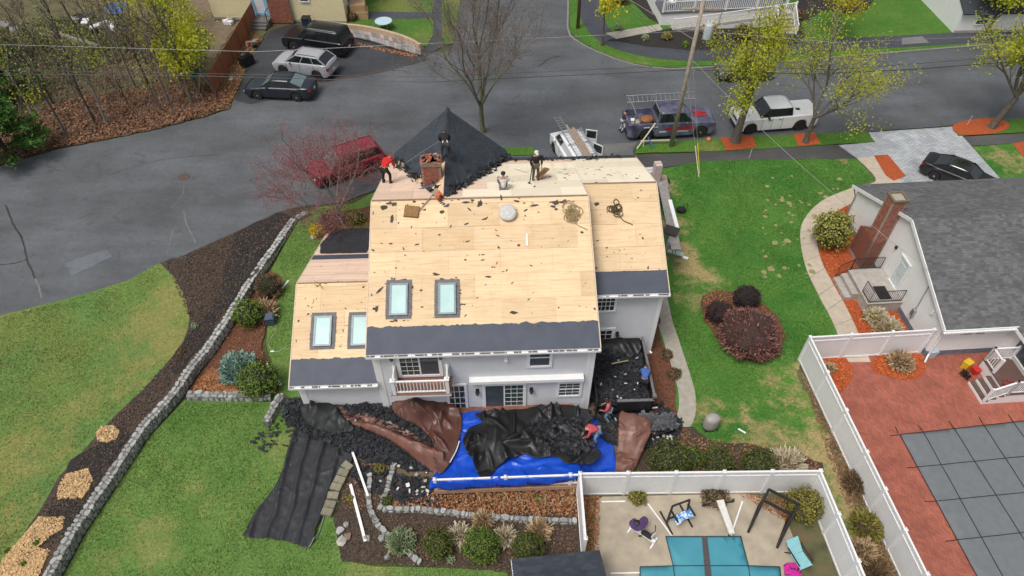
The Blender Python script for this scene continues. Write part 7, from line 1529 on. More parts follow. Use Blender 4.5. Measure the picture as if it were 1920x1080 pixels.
LF_LIT = leafmat('fallen_leaf', [(0.15,0.070,0.038),(0.24,0.12,0.065),(0.32,0.185,0.11),(0.11,0.055,0.032),(0.20,0.09,0.045)]); LF_ORG = leafmat('orange_fallen_leaf', [(0.26,0.09,0.035),(0.36,0.15,0.06),(0.44,0.23,0.11),(0.18,0.065,0.03)]); LF_GCOV = leafmat('green_cover', [(0.06,0.09,0.02),(0.10,0.13,0.03),(0.14,0.15,0.04)])
def litter(px, n, leaf, label, size=.13, lift=.05, name='fallen_leaves', zf=None):
    P = scatter_px(px, n); P[:,2] += RNG.uniform(.02, lift, n)+.02
    nr = np.tile(np.array([0,0,1.0]), (n,1)); np_mesh(name, leaf_quads(P, size, 1.0, nrm=nr, spread=.45), 4, leaf, None, kind='stuff', label=label, cat='leaves')
litter([(-60,330),(0,308),(100,279),(200,260),(300,239),(380,219),(430,202),(420,170),(330,150),(250,170),(160,180),(60,210),(-60,260)], 9000, LF_LIT, 'brown fallen leaves carpeting the verge under the bare trees', .20, .12)
litter(WOODP, 6000, LF_LIT, 'scattered brown leaves deeper in the wood', .2, .1); litter([(-60,250),(60,200),(200,120),(300,110),(380,150),(390,60),(200,20),(-60,60)], 6000, LF_GCOV, 'green ground cover through the wood', .26, .3, 'ground_cover')
litter([(410,175),(432,200),(440,180),(465,118),(485,70),(470,60),(440,110)], 900, LF_ORG, 'leaves drifted along the board fence', .16)
litter([(366,700),(400,690),(430,715),(455,740),(358,742)], 1600, LF_ORG, 'drift of orange leaves in the corner of the rust bed', .11); litter([(475,551),(503,508),(528,518),(530,545),(500,600),(490,650),(505,690),(526,738),(380,742),(402,668)], 1300, LF_LIT, 'brown leaves over the rust bed', .09)
litter([(735,912),(775,925),(770,950),(728,950)], 500, LF_ORG, 'orange leaves filling the garden pocket', .1); litter([(820,925),(1080,912),(1082,970),(900,965),(740,955)], 2600, LF_ORG, 'orange-brown leaves under the deck railing', .10, .2); litter([(650,870),(740,870),(720,960),(640,960)], 700, LF_LIT, 'brown leaves in the left garden pockets', .09)
litter([(720,975),(1080,990),(1080,1070),(800,1060)], 900, LF_LIT, 'leaf scraps over the boxwood bed', .08); litter([(1090,930),(1125,930),(1122,1060),(1095,1060)], 800, LF_ORG, 'leaves along the inside of the pool fence', .1); litter([(1380,925),(1500,940),(1480,985),(1440,960)], 500, LF_ORG, 'leaves under the yellow-green corner shrub', .09)
litter([(1318,555),(1345,543),(1420,560),(1470,630),(1430,682),(1345,640),(1318,590)], 1300, LF_ORG, 'rusty leaves around the maroon domes', .09); litter([(1250,815),(1480,838),(1535,870),(1530,890),(1230,885)], 1000, LF_ORG, 'leaves along the boxwood row', .09); litter([(1500,695),(1560,800),(1640,950),(1690,1080),(1640,1080),(1560,880)], 1800, LF_LIT, 'leaves between the two white fences', .10)
litter([(655,78),(725,93),(790,105),(770,108),(690,90),(650,84)], 500, LF_ORG, 'leaves at the foot of the tan wall', .16); litter([(1190,830),(1280,800),(1300,815),(1260,850)], 500, LF_LIT, 'leaves behind the wheelbarrow', .08)
st2 = scatter_px([(840,928),(1075,918),(1080,955),(860,950)], 420); dr_ = np.tile(np.array([0,0,1.0]),(420,1)); np_mesh('dry_stalks', leaf_quads(st2, .10, 3.5, radial=dr_, spread=.8), 4, LF_STRAW, None, kind='stuff', label='dry stalks of dead perennials under the deck railing', cat='stalks')
# wood chips and mulch crumbs
LF_CHIP = leafmat('wood_chip', [(0.42,0.25,0.10),(0.60,0.40,0.19),(0.75,0.56,0.32),(0.50,0.30,0.13)]); LF_MUL = leafmat('mulch_crumb', [(0.03,0.022,0.017),(0.075,0.052,0.038),(0.14,0.10,0.075),(0.05,0.036,0.027)]); LF_RMUL = leafmat('red_mulch_crumb', [(0.28,0.055,0.015),(0.48,0.10,0.025),(0.62,0.17,0.05),(0.18,0.035,0.012)])
for q, n_ in (([(182,812),(190,801),(212,800),(223,808),(217,823),(200,830),(185,827)],420),([(165,879),(176,902),(155,935),(107,937),(112,910),(125,890)],1100),([(75,970),(122,970),(117,992),(92,1010),(72,1027),(95,1032),(82,1060),(75,1080),(60,1130),(0,1130),(-10,1080),(5,1050),(37,1015)],2600)): litter(q, n_, LF_CHIP, 'loose pale wood chips on the mulch by the stone wall', .09, .07, 'wood_chips')
litter([(310,492),(430,442),(540,402),(423,582),(252,810),(112,1015),(20,1070),(76,960),(205,795),(350,640),(356,598)], 7000, LF_MUL, 'brown mulch crumbs above the stone wall', .09, .06, 'mulch_crumbs'); litter([(640,1050),(625,965),(660,870),(830,905),(1090,900),(1090,1070),(960,1070)], 3500, LF_MUL, 'mulch crumbs of the garden bed', .08, .06, 'mulch_crumbs')
for q, n_, lb in ((RB, 3000,'red mulch crumbs by the white house'),([(1350,261),(1410,257),(1417,277),(1361,283)],500,'red mulch crumbs round the first street tree'),([(1487,253),(1526,251),(1537,271),(1497,275)],350,'red mulch crumbs round the second street tree'),([(1788,240),(1850,225),(1886,232),(1860,250),(1800,252)],500,'red mulch crumbs in the roadside oval'),(RBED[0],500,'red mulch crumbs in the patio corner bed'),(RBED[1],700,'red mulch crumbs in the patio oval bed')): litter(q, n_, LF_RMUL, lb, .10, .06, 'mulch_crumbs')
# grass blades: short tufts over every lawn
def grass(px, dens, cols, label, h=.07, wdt=.022, dry=None):
    lm = leafmat('blade_'+label.split()[0]+str(len(MATS)), cols, .7); P = np.array([tuple(G2(u, v)) for u, v in px]); lo, hi = P.min(0), P.max(0); n0 = int((hi-lo).prod()*dens); n0 = min(n0, 260000)
    Q = RNG.uniform(lo, hi, (n0,2)); ins = np.zeros(n0, bool); j = len(P)-1
    for i in range(len(P)):
        xi, yi = P[i]; xj, yj = P[j]; c = (yi > Q[:,1]) != (yj > Q[:,1]); ins ^= c & (Q[:,0] < (xj-xi)*(Q[:,1]-yi)/(yj-yi+1e-12)+xi); j = i
    Q = Q[ins]; dn = np.array([noise.noise(Vector((x*.55,y*.55,3)))+.5*noise.noise(Vector((x*1.8,y*1.8,5))) for x, y in Q[::1]]); Q = Q[RNG.random(len(Q)) < np.clip(.62+dn*.8, .12, 1)]
    for x, y, r_, k_ in blob(dry or []): Q = Q[RNG.random(len(Q)) > min(.95, k_)*np.clip(1.6-np.hypot(Q[:,0]-x, Q[:,1]-y)/r_*1.1, 0, 1)]
    n = len(Q)
    zz = np.array([hgt(x, y) for x, y in Q]) if Q[:,0].min() < -8 else np.zeros(n); B = np.column_stack([Q, zz+.015]); a = RNG.uniform(0, 6.283, n); dx = np.column_stack([np.cos(a), np.sin(a), np.zeros(n)])*wdt*RNG.uniform(.7,1.4,(n,1)); tip = np.column_stack([RNG.normal(0,.035,n), RNG.normal(0,.035,n), h*RNG.uniform(.6,1.3,n)])
    np_mesh('grass_blades', np.stack([B-dx, B+dx, B+tip], 1).reshape(-1,3), 3, lm, None, kind='stuff', label=label, cat='grass')
GR = [(0.085,0.18,0.04),(0.14,0.255,0.058),(0.20,0.30,0.08),(0.26,0.32,0.11)]; GR2 = [(0.038,0.13,0.022),(0.07,0.19,0.032),(0.115,0.235,0.05),(0.18,0.26,0.075)]; GR3 = [(0.15,0.21,0.055),(0.21,0.26,0.075),(0.30,0.29,0.12),(0.13,0.21,0.06)]
grass([(348,754),(530,758),(545,795),(600,835),(540,885),(470,1000),(580,1030),(625,975),(640,1052),(950,1070),(1000,1140),(90,1140),(119,1083),(162,1003),(242,882),(284,818)], 420, GR, 'green blades over the back lawn', dry=[(285,1010,1.3,.9),(300,1040,1.0,.8),(370,915,.8,.7),(400,960,1.1,.5),(230,960,1.,.5),(540,840,1.3,.9),(690,1055,1.2,.8),(200,1060,1.,.6)]); grass([(-40,612),(0,596),(120,566),(240,530),(298,497),(345,560),(352,600),(340,640),(205,785),(110,890),(40,1005),(0,1050),(-40,1090)], 330, GR3, 'yellowish blades over the verge lawn', dry=[(330,560,2.2,.9),(290,600,2.4,.8),(255,690,2.5,.6),(330,640,1.5,.9),(60,850,2.6,.6)]); grass([(1240,318),(1320,303),(1580,293),(1640,336),(1545,373),(1510,405),(1498,440),(1508,500),(1570,640),(1500,660),(1500,690),(1530,740),(1600,890),(1300,830),(1305,740),(1250,560),(1235,450)], 330, GR2, 'deep green blades over the right lawn', dry=[(1275,470,1.2,1.1),(1290,500,1.2,.9),(1330,520,1.0,.9),(1262,420,1.1,.8),(1300,560,1.2,.6),(1250,350,1.2,.6),(1320,770,1.4,.5),(1400,800,1.6,.5),(1480,730,2.,.5),(1560,850,2.0,1.0),(1450,820,1.4,.7),(1520,700,1.2,.8)]); grass([(560,420),(600,392),(660,386),(700,365),(700,450),(600,520),(555,640),(540,745),(505,742),(522,700),(502,640),(532,540),(524,482)], 350, GR, 'green blades on the side lawn strip')
# pale dead tufts dotting the right lawn
DT = MB()
for k in range(60):
    u, v = random.uniform(1430,1600), random.uniform(308,520)
    if u > 1500 and v > 370: u -= 70
    c = at(u, v, .03); r_ = random.choice([.08,.1,.12,.16,.22]); n = 8; DT.add([(c.x+r_*random.uniform(.6,1.2)*math.cos(a), c.y+r_*random.uniform(.6,1.2)*math.sin(a), .045+k*.0002) for a in np.linspace(0, 5.5, n)], [tuple(range(n))])
DT.build('dead_tufts', leafmat('dead_tuft', [(0.24,0.24,0.10),(0.33,0.28,0.14),(0.19,0.23,0.09)]), kind='stuff', label='pale dead tufts dotting the right lawn near the driveway', cat='grass')

litter([(0,330),(300,260),(600,210),(1000,150),(1250,150),(1300,240),(900,300),(600,360),(300,470),(0,560)], 320, LF_LIT, 'stray leaves and grit scattered over the asphalt', .07, .02)
litter([(700,90),(1060,20),(1060,110),(1700,120),(1800,210),(1330,240),(900,180)], 160, LF_LIT, 'stray leaves on the far street', .08, .02)
# ================================================================ people at work
M_SKIN = mat('skin', (0.42,0.24,0.16), (0.38,0.21,0.14), 6, .6); M_SKIND = mat('tan_skin', (0.27,0.14,0.085), (0.24,0.12,0.075), 6, .6); M_HAIR = mat('dark_hair', (0.015,0.012,0.010), rough=.6); M_BOOT = mat('boot', (0.05,0.038,0.03), rough=.8)
def cloth(n, c): return mat('cloth_'+n, c, tuple(x*.7 for x in c), 9, .9, bmp=.3)
def skin_obj(name, verts, edges, rad, m, parent, root=0, sub=1):
    me = bpy.data.meshes.new(name); me.from_pydata([tuple(v) for v in verts], edges, []); me.update(); me.materials.append(m); o = link(name, me, parent)
    md = o.modifiers.new('skin', 'SKIN'); md.use_smooth_shade = True; sl = me.skin_vertices[0].data if me.skin_vertices else None
    if sl is None:
        bm = bmesh.new(); bm.from_mesh(me); bm.verts.layers.skin.verify(); bm.to_mesh(me); bm.free(); sl = me.skin_vertices[0].data
    for i, r in enumerate(rad): sl[i].radius = (r, r) if not isinstance(r, tuple) else r
    for s in sl: s.use_root = False
    sl[root].use_root = True
    ss = o.modifiers.new('sub', 'SUBSURF'); ss.levels = sub; ss.render_levels = sub; return o
POSES = {
 'stand': dict(pel=(0,0,.93),sp=(.01,0,1.12),ch=(.02,0,1.34),nk=(.02,0,1.48),hd=(.04,0,1.61),sh=(.02,.18,1.41),el=(.04,.27,1.14),wr=(.16,.24,.93),hp=(0,.09,.90),kn=(.04,.11,.49),an=(-.01,.12,.08)),
 'walk': dict(pel=(0,0,.92),sp=(.02,0,1.12),ch=(.06,0,1.33),nk=(.09,0,1.46),hd=(.14,0,1.58),sh=(.06,.18,1.40),el=(.12,.28,1.15),wr=(.30,.20,1.02),hp=(0,.09,.89),kn=(.10,.12,.49),an=(-.12,.13,.08)),
 'bend': dict(pel=(-.12,0,.88),sp=(.04,0,1.0),ch=(.26,0,1.08),nk=(.40,0,1.08),hd=(.53,0,1.04),sh=(.29,.18,1.07),el=(.38,.24,.80),wr=(.50,.14,.56),hp=(-.10,.10,.86),kn=(.04,.17,.47),an=(-.06,.18,.08)),
 'sit': dict(pel=(0,0,.13),sp=(.0,0,.33),ch=(.03,0,.56),nk=(.06,0,.70),hd=(.10,0,.83),sh=(.03,.18,.62),el=(.14,.27,.40),wr=(.36,.16,.36),hp=(.04,.09,.13),kn=(.44,.20,.42),an=(.52,.18,.07)),
 'crouch': dict(pel=(-.10,0,.55),sp=(.02,0,.72),ch=(.20,0,.90),nk=(.31,0,.98),hd=(.42,0,1.03),sh=(.22,.18,.92),el=(.36,.25,.68),wr=(.52,.14,.50),hp=(-.06,.10,.54),kn=(.28,.17,.48),an=(.02,.17,.08)),
}
def person(label, p, rz, pose, shirt, pants, hat=None, skin=M_SKIN, lean=0.0, hood=False, vest=None, sc=1.0):
    K = POSES[pose]; root = empty('person', p, rz, label, 'person'); root.scale = (sc,)*3; g = lambda k, s=1: Vector((K[k][0], K[k][1]*s, K[k][2]))
    V = []; Ed = []; Rd = []
    def add(v, r, par=None):
        V.append(v); Rd.append(r)
        if par is not None: Ed.append((par, len(V)-1))
        return len(V)-1
    pel = add(g('pel'), (.15,.11)); sp = add(g('sp'), (.14,.10), pel); chs = add(g('ch'), (.16,.11), sp); nk = add(g('nk'), .055, chs); hd = add(g('hd'), (.082,.095), nk)
    up = (g('hd')-g('nk')).normalized(); ht = add(g('hd')+up*.085, (.06,.07), hd); fw = Vector((1,0,0)); nz = add(g('hd')+fw*.085-up*.01, .03, hd)
    for s in (-1,1):
        sh = add(g('sh',s), .062, chs); el = add(g('el',s), .045, sh); wr_ = add(g('wr',s), .030, el); d = (g('wr',s)-g('el',s)).normalized(); sd = Vector((-d.y, d.x, 0)); sd = sd.normalized() if sd.length > .1 else Vector((0,1,0))
        pm_ = add(g('wr',s)+d*.07, (.032,.02), wr_)
        for f, (o, l) in enumerate(((-.03,.075),(-.01,.085),(.01,.08),(.03,.065))):
            a = add(g('wr',s)+d*(.10+l*.4)+sd*o, .009, pm_); add(g('wr',s)+d*(.10+l*.8)+sd*o*1.1-Z*.025, .008, a)
        add(g('wr',s)+d*.08+sd*.055*s, .010, pm_)
        hp_ = add(g('hp',s), .085, pel); kn = add(g('kn',s), .058, hp_); an = add(g('an',s), .040, kn); add(g('an',s)+Vector((.12,0,-.035)), .032, an)
    skin_obj('body', V, Ed, Rd, skin, root)
    # clothes
    V, Ed, Rd = [], [], []
    pel = add(g('pel')+Z*.03, (.165,.125)); sp = add(g('sp'), (.158,.118), pel); chs = add(g('ch'), (.178,.125), sp); add(g('ch').lerp(g('nk'),.7), .075, chs)
    for s in (-1,1): sh = add(g('sh',s), .078, chs); el = add(g('el',s), .060, sh); add(g('el',s).lerp(g('wr',s),.85), .045, el)
    so_ = skin_obj('jacket' if hood else 'shirt', V, Ed, Rd, shirt, root)
    V, Ed, Rd = [], [], []
    pel = add(g('pel'), (.16,.122))
    for s in (-1,1): hp_ = add(g('hp',s)-Z*.02, .098, pel); kn = add(g('kn',s), .074, hp_); add(g('an',s)+Z*.03, .060, kn)
    skin_obj('trousers', V, Ed, Rd, pants, root)
    for s in (-1,1): b = MB(); a = g('an',s); b.ell(a+Vector((.055,0,-.035)), .145,.055,.05,10,6); b.ell(a+Vector((-.01,0,.03)), .055,.055,.07,8,6); b.build('boot', M_BOOT, root, smooth=True)
    h = g('hd'); b = MB(); ax = up.to_track_quat('Z','Y').to_matrix(); b.ell(h+up*.045-fw*.012, .112,.098,.095,12,7,0,ax)
    if hat:
        b.build('cap', hat, root, smooth=True); MB().obox(h+up*.045+fw*.13, .10,.15,.015, ax).build('cap_brim', hat, root)
    else: b.build('hood' if hood else 'hair', shirt if hood else M_HAIR, root, smooth=True)
    for s in (-1,1):
        MB().ell(h+fw*.088+Vector((0,s*.034,0))+up*.012, .012,.014,.009,6,4).build('eye', M_HAIR, root); MB().ell(h+Vector((-.005,s*.088,0)), .02,.012,.03,6,4).build('ear', skin, root)
    MB().ell(h+fw*.085-up*.045, .010,.028,.008,6,4).build('mouth', mat('lips', (0.25,0.09,0.075)), root)
    if vest:
        MB().obox(g('ch').lerp(g('nk'),.4)-fw*.11, .03,.22,.06, Matrix.Rotation(-.5,3,'Y')).build('harness_pad', vest, root)
        for s in (-1,1): MB().tube([g('nk')+Vector((-.06,s*.08,-.03)), g('ch')+Vector((-.13,-s*.02,-.05)), g('pel')+Vector((-.12,-s*.12,.12))], .018, 5).build('harness_strap', vest, root)
    return root
def hw(l): return HM@Vector(l)
def roof_z(lx, ly): return RG-SL*abs(ly-6.75)+.03
NAVYB = cloth('black', (0.016,0.016,0.019)); JEAN = cloth('denim', (0.24,0.34,0.46)); DKP = cloth('dark_grey', (0.045,0.045,0.05)); REDC = cloth('red', (0.62,0.018,0.022)); PINKR = cloth('coral', (0.58,0.085,0.115)); WHT = cloth('white', (0.68,0.68,0.68)); BLUC = cloth('blue', (0.055,0.14,0.42)); GRYP = cloth('grey', (0.20,0.20,0.21)); CAPW = mat('white_cap', (0.7,0.7,0.68), rough=.7); M_HARN = mat('orange_webbing', (0.75,0.28,0.05), rough=.7)
p = hpl(727,343, (0,6.75,RG), nF); person('worker in a red jacket bending at the left end of the bare front slope', hw((p.x, p.y, p.z+.02)), R(70), 'bend', REDC, NAVYB, hood=True, vest=M_HARN, sc=1.15)
p = Vector((GX+.06, 10.05, GH-.02)); person('worker in black leaning up the dark gable above the chimney', hw(p), R(98), 'bend', NAVYB, DKP, skin=M_SKIND, vest=M_WHITE, sc=1.1)
p = hpl(944,356, (0,6.75,RG), nF); person('worker in a white shirt sitting on the bare front slope', hw((p.x, p.y, p.z+.0)), R(95), 'sit', WHT, GRYP, sc=1.1)
p = hpl(1004,338, (0,6.75,RG), nF); person('worker in black with a white cap standing beside the brown pad', hw((p.x, p.y, p.z+.02)), R(-80), 'stand', NAVYB, cloth('olive', (0.10,0.09,0.06)), hat=CAPW, sc=1.08)
person('worker in a coral shirt and jeans behind the trailer gate', at(1138,790)+Vector((0,0,.06)), R(160), 'walk', PINKR, JEAN, sc=1.05)
c = at(1114,826,.65); person('worker in a pink shirt bending over the tarps on the deck', Vector((c.x, c.y, .66)), R(185), 'bend', PINKR, JEAN, sc=1.05)
c = at(1204,728,1.1); person('worker in a blue shirt stooping inside the dump trailer', Vector((c.x, c.y, 1.08)), R(80), 'bend', BLUC, NAVYB, sc=1.05)
person('man in pale jeans and dark jacket standing at the wrapped pickup tailgate', G(1166,246), R(20), 'walk', DKP, cloth('pale_denim', (0.38,0.47,0.58)), sc=1.05)
# ================================================================ poles and wires
M_POLE = mat('weathered_pole', (0.42,0.36,0.28), (0.29,0.24,0.18), 7, .95, bmp=.5); M_WIRE = mat('black_wire', (0.022,0.022,0.024), rough=.5); M_WIREL = mat('bare_wire', (0.30,0.31,0.31), (0.22,0.22,0.22), 5, .5, metal=.3)
PB = G(1258,275); pole = empty('utility_pole', PB, 0, 'tall weathered utility pole with grey transformer beside the wrapped pickup', 'utility pole')
MB().tube([(0,0,-.1),(.12,.05,6),(.25,.1,12.5)], [.17,.145,.11], 10).build('pole', M_POLE, pole, smooth=True)
tf = MB(); tf.lathe([(.05,0),(.27,.02),(.28,.1),(.28,.95),(.25,1.02),(.08,1.06)], 14, (.85,-.05,8.3)); to_ = tf.build('transformer', mat('transformer_grey', (0.48,0.54,0.55), rough=.5), pole, smooth=True); [MB().lathe([(.03,0),(.05,.05),(.03,.1),(.05,.14),(.02,.2)], 8, (.85+x,-.05,9.36)).build('bushing', M_WHITE, to_) for x in (-.1,.1)]
MB().bar((.2,.08,8.9),(.62,-.02,8.9), .08,.1).build('bracket', M_METAL, pole); MB().bar((-1.1,.1,10.2),(1.5,.1,10.2), .1,.12).build('cross_arm', M_POLE, pole); MB().bar((.15,.05,6.1),(.6,-.1,6.1), .06,.06).build('bracket', M_METAL, pole)
P2 = G(1083,54); p2 = empty('utility_pole', P2, 0, 'brown utility pole at the far street corner', 'utility pole'); MB().tube([(0,0,-.1),(0,0,10)], [.16,.11], 9).build('pole', mat('brown_pole', (0.20,0.105,0.055), (0.14,0.075,0.04), 6, .9), p2, smooth=True); MB().bar((-.8,0,9.4),(.8,0,9.4), .09,.1).build('cross_arm', M_POLE, p2)
def wire(label, pts, r=.014, m=M_WIRE, sag=.0, group=None):
    q = []
    for a, c in zip(pts, pts[1:]):
        for i in range(14): t = i/14; v = Vector(a).lerp(Vector(c), t); v.z -= sag*4*t*(1-t); q.append(v)
    q.append(Vector(pts[-1])); o = Vector(pts[0]); MB().tube([v-o for v in q], r, 4, cap=False).build('utility_wire', m, None, loc=o, label=label, cat='wire', group=group)
top = PB+Vector((.2,.1,8.8)); tel = PB+Vector((.12,.05,6.1))
wire('pale overhead wire crossing the top left to the transformer pole', [at(-200,78,7.6), at(480,97,7.9), top], .012, M_WIREL); wire('pale overhead wire running right from the transformer pole', [top, at(1570,80,8.6), at(2000,62,8.4)], .014, M_WIREL)
wire('thick black telephone cable crossing the street left of the pole', [at(-200,136,5.6), at(400,143,5.7), at(800,154,5.8), tel], .024); wire('thick black telephone cable running right behind the street trees', [tel, at(1520,139,5.9), at(1700,131,5.9), at(2000,108,5.9)], .028); wire('thin black cable just above the telephone cable on the left', [at(-200,128,6.0), at(500,140,6.1), at(820,144,6.1), tel+Vector((0,0,.35))], .014); wire('thin black cable above the telephone cable on the right', [tel+Vector((0,0,.35)), at(1560,131,6.2), at(2000,98,6.2)], .016)
wire('left strand of the diagonal wires to the far corner', [at(1150,-6,8.6), PB+Vector((.15,0,6.6))], .014); wire('middle strand of the diagonal wires to the far corner', [at(1158,-8,8.6), PB+Vector((.15,0,6.75))], .014); wire('right strand of the diagonal wires to the far corner', [at(1166,-10,8.9), PB+Vector((.15,0,8.2))], .016, M_WIREL)
wire('service wire dropping from the pole to the white house gable', [PB+Vector((.2,0,6.9)), NM@Vector((-.3,2.6,4.0))], .014, M_WIREL, sag=.5)
for i, (u, v, z0, lb) in enumerate(((1312,330,7.4,'guy wire with yellow guard staked in the right lawn'),(1311,336,5.6,'second guy wire beside the yellow guarded one'))):
    a, c = PB+Vector((.12,0,z0)), G(u, v); r = empty('guy_wire', c, 0, lb, 'wire'); MB().tube([a-c, (0,0,0)], .014, 5).build('strand', M_WIREL, r); d = (a-c).normalized(); MB().tube([d*.15, d*2.3], .035, 6).build('guard', mat('yellow_guard', (0.72,0.50,0.03), rough=.5) if i == 0 else mat('pale_guard', (0.6,0.62,0.5), rough=.5), r)
for u, v, lb in ((1404,284,'thin white driveway marker beside the first red mulch square'),(1812,222,'thin marker stake at the kerb beside the mulch oval')): c = G(u, v+14); MB().tube([(0,0,0),(.02,0,.9)], .014, 5).build('marker_stake', M_WHITE, None, loc=c, label=lb, cat='stake')
# ================================================================ gear on the roof
rot_r = Matrix((X, V1, nR)).transposed()
def on_roof(name, label, cat, u, v, builder, m, up=0.02, plane='rear', spin=0.0):
    O, nn, VV, UU = (O1, nR, V1, X) if plane == 'rear' else ((O2, nR, V1, X) if plane == 'wing' else (Vector((0,6.75,RG)), nF, VF, -X))
    p = hpl(u, v, O, nn); M3 = HR3@Matrix((UU, VV, nn)).transposed()@Matrix.Rotation(spin,3,'Z'); o = builder.build(name, m, None, label=label, cat=cat); mw = M3.to_4x4(); mw.translation = HM@(p+nn*(up+.02)); o.matrix_world = mw; return o
M_PAD = mat('brown_foam_pad', (0.30,0.175,0.075), (0.22,0.12,0.05), 9, .95)
def pad_mesh(): b = MB(); b.hexa([(-.36,-.30,0),(.36,-.30,0),(.36,.30,0),(-.36,.30,0),(-.34,-.28,.11),(.34,-.28,.11),(.34,.28,.11),(-.34,.28,.11)]); return b
on_roof('roofing_pad', 'brown foam roofing pad lying near the chimney side of the ridge', 'pad', 772, 398, pad_mesh(), M_PAD, spin=-.12)
o = on_roof('roofing_pad', 'brown foam roofing pad standing against the worker with the white cap', 'pad', 1018, 335, pad_mesh(), M_PAD, plane='front', up=.25); o.rotation_euler = (R(-35), R(-25), R(40))
M_ROPE = mat('tan_rope', (0.38,0.29,0.155), (0.27,0.20,0.10), 14, .95)
def rope_coil(n, r0, seed, rr=.018):
    rnd = random.Random(seed); b = MB()
    for k in range(n):
        cx, cy = rnd.gauss(0,.10), rnd.gauss(0,.16); r = r0*rnd.uniform(.5,1.15); e = rnd.uniform(.6,1.4); ph = rnd.uniform(0,6.28)
        b.tube([(cx+r*math.cos(a+ph)*e, cy+r*math.sin(a+ph), .02+.07*rnd.random()+.02*math.sin(3*a)) for a in np.linspace(0, 6.0, 22)], rr, 5)
    b.tube([(.1,-.3,.03),(.3,-.62,.03),(.6,-.78,.03),(.75,-.86,.03)], rr, 5); return b
on_roof('rope_coil', 'tangled coil of tan rope on the plywood right of the vent', 'rope', 1070, 402, rope_coil(16,.30,4), M_ROPE); on_roof('rope_coil', 'small dark brown harness and rope heap on the right roof wing', 'rope', 1155, 394, rope_coil(12,.20,9,.022), mat('dark_rope', (0.13,0.085,0.03), (0.06,0.04,0.02), 9, .9), plane='wing')
b = MB(); b.bar((-.9,-.05,.04),(.55,.02,.04), .04,.04); b.box(.5,.85,-.12,.14,.01,.04); on_roof('stripping_shovel', 'roof stripping shovel lying across the ridge beside the pad', 'shovel', 800, 380, b, M_OLDP, spin=.85, up=.04)
b = MB(); b.bar((0,0,0),(.15,0,1.35), .035,.035); b.obox((0,0,.02), .1,.26,.03); p = hpl(993,345,(0,6.75,RG),nF); b.build('stripping_shovel', M_IRON, None, loc=hw(p), rot=(0,0,HR+.4), label='stripping shovel held upright beside the worker in the white cap', cat='shovel')
b = MB(); b.lathe([(.05,0),(.09,.03),(.09,.28),(.04,.34)], 10); b.bar((0,0,.3),(.16,.02,.42), .05,.05); b.bar((-.12,.05,.1),(.12,.25,.06), .09,.08); on_roof('nail_gun', 'orange and red power tool at the ridge below the chimney', 'tool', 823, 372, b, mat('orange_tool', (0.80,0.12,0.03), rough=.4))
b = MB(); b.obox((0,0,.02), 1.1,.12,.015, Matrix.Rotation(.3,3,'X')); on_roof('flashing_strip', 'bright strip of metal flashing at the far eave beside the workers', 'flashing', 975, 322, b, M_TRIM, plane='front', spin=-.9, up=.1)
b = MB(); b.box(-.04,.04,-.32,.32,0,.03); on_roof('white_offcut', 'short white strip lying on the plywood below the round vent', 'offcut', 988, 450, b, M_TRIM, up=.01)
b = MB(); b.tube([(0,0,.02),(.2,-.1,.05),(.35,.15,.03),(.55,.05,.04),(.7,.2,.02)], .014, 5); b.tube([(.1,.2,.02),(.3,-.05,.04),(.45,-.25,.02)], .014, 5)
p = hpl(590,535,O3,nR); b.build('rope_piece', mat('brown_rope', (0.22,0.10,0.05), rough=.9), None, loc=hw(p+nR*.03), label='scrap of brown rope on the low garage roof ridge', cat='rope')
wire('safety line running from the worker on the gable down the dark shingles', [hw((GX-.25,10.2,GH+.9)), hw((GX-1.6,11.6,7.4)), hw((.6,12.4,6.1))], .014, mat('grey_rope', (0.3,0.33,0.36), rough=.8))
# ================================================================ things beside the house
def lay(name, a, c, w_, t, m, label, cat='board'): return plank(name, a, c, w_, t, m, label, cat)
M_GREYB = mat('grey_board', (0.30,0.29,0.27), (0.22,0.21,0.20), 3, .85); M_DKB = mat('dark_board', (0.045,0.038,0.032), rough=.7)
lay('long_plank', at(1241,338,2.6), at(1268,468,2.6), .55, .05, M_GREYB, 'long grey scaffold plank along the right wall of the stripped house'); lay('long_plank', at(1256,375,2.7), at(1271,432,2.7), .22, .06, M_TRIM, 'white board lying on the grey scaffold plank'); lay('panel_board', at(1246,428,2.75), at(1272,436,2.8), .75, .04, M_DKB, 'dark sheet leaning across the scaffold plank', 'panel')
for i, (u, v) in enumerate(((1245,350),(1262,440))):
    c = at(u, v, 2.55); r = empty('scaffold_trestle', Vector((c.x,c.y,0)), HR, 'metal trestle under the far end of the grey scaffold plank' if i == 0 else 'metal trestle under the near end of the grey scaffold plank', 'trestle')
    for sx in (-.35,.35):
        for sy in (-.4,.4): MB().bar((sx,sy,0),(sx*.8,sy*.15,2.52), .05,.05).build('leg', M_METAL, r)
    MB().bar((-.4,0,2.53),(.4,0,2.53), .06,.06).build('top_bar', M_METAL, r)
lay('insulation_roll', at(1252,453,.5), at(1270,458,.5), .28, .25, mat('pale_blue_wrap', (0.42,0.58,0.72), rough=.5), 'pale blue wrapped bundle beside the right wall', 'bundle'); lay('trim_bundle', at(1252,470,.3), at(1281,478,.3), .30, .08, mat('mint_board', (0.42,0.58,0.55), rough=.5), 'pale green boards lying on the grass by the right wall', 'boards'); lay('trim_board', at(1279,481,.1), at(1290,485,.1), .2, .05, M_TRIM, 'white offcut at the end of the pale green boards')
def carton(u, v, z, sx, sy, sz, m, label, name='carton', cat='box', rz=.1):
    r = empty(name, at(u, v, z), HR+rz, label, cat); MB().box(-sx/2,sx/2,-sy/2,sy/2,0,sz).build('box', m, r); MB().box(-sx/2-.01,sx/2+.01,-.04,.04,sz+.001,sz+.008).build('tape', M_BEIGE, r); return r
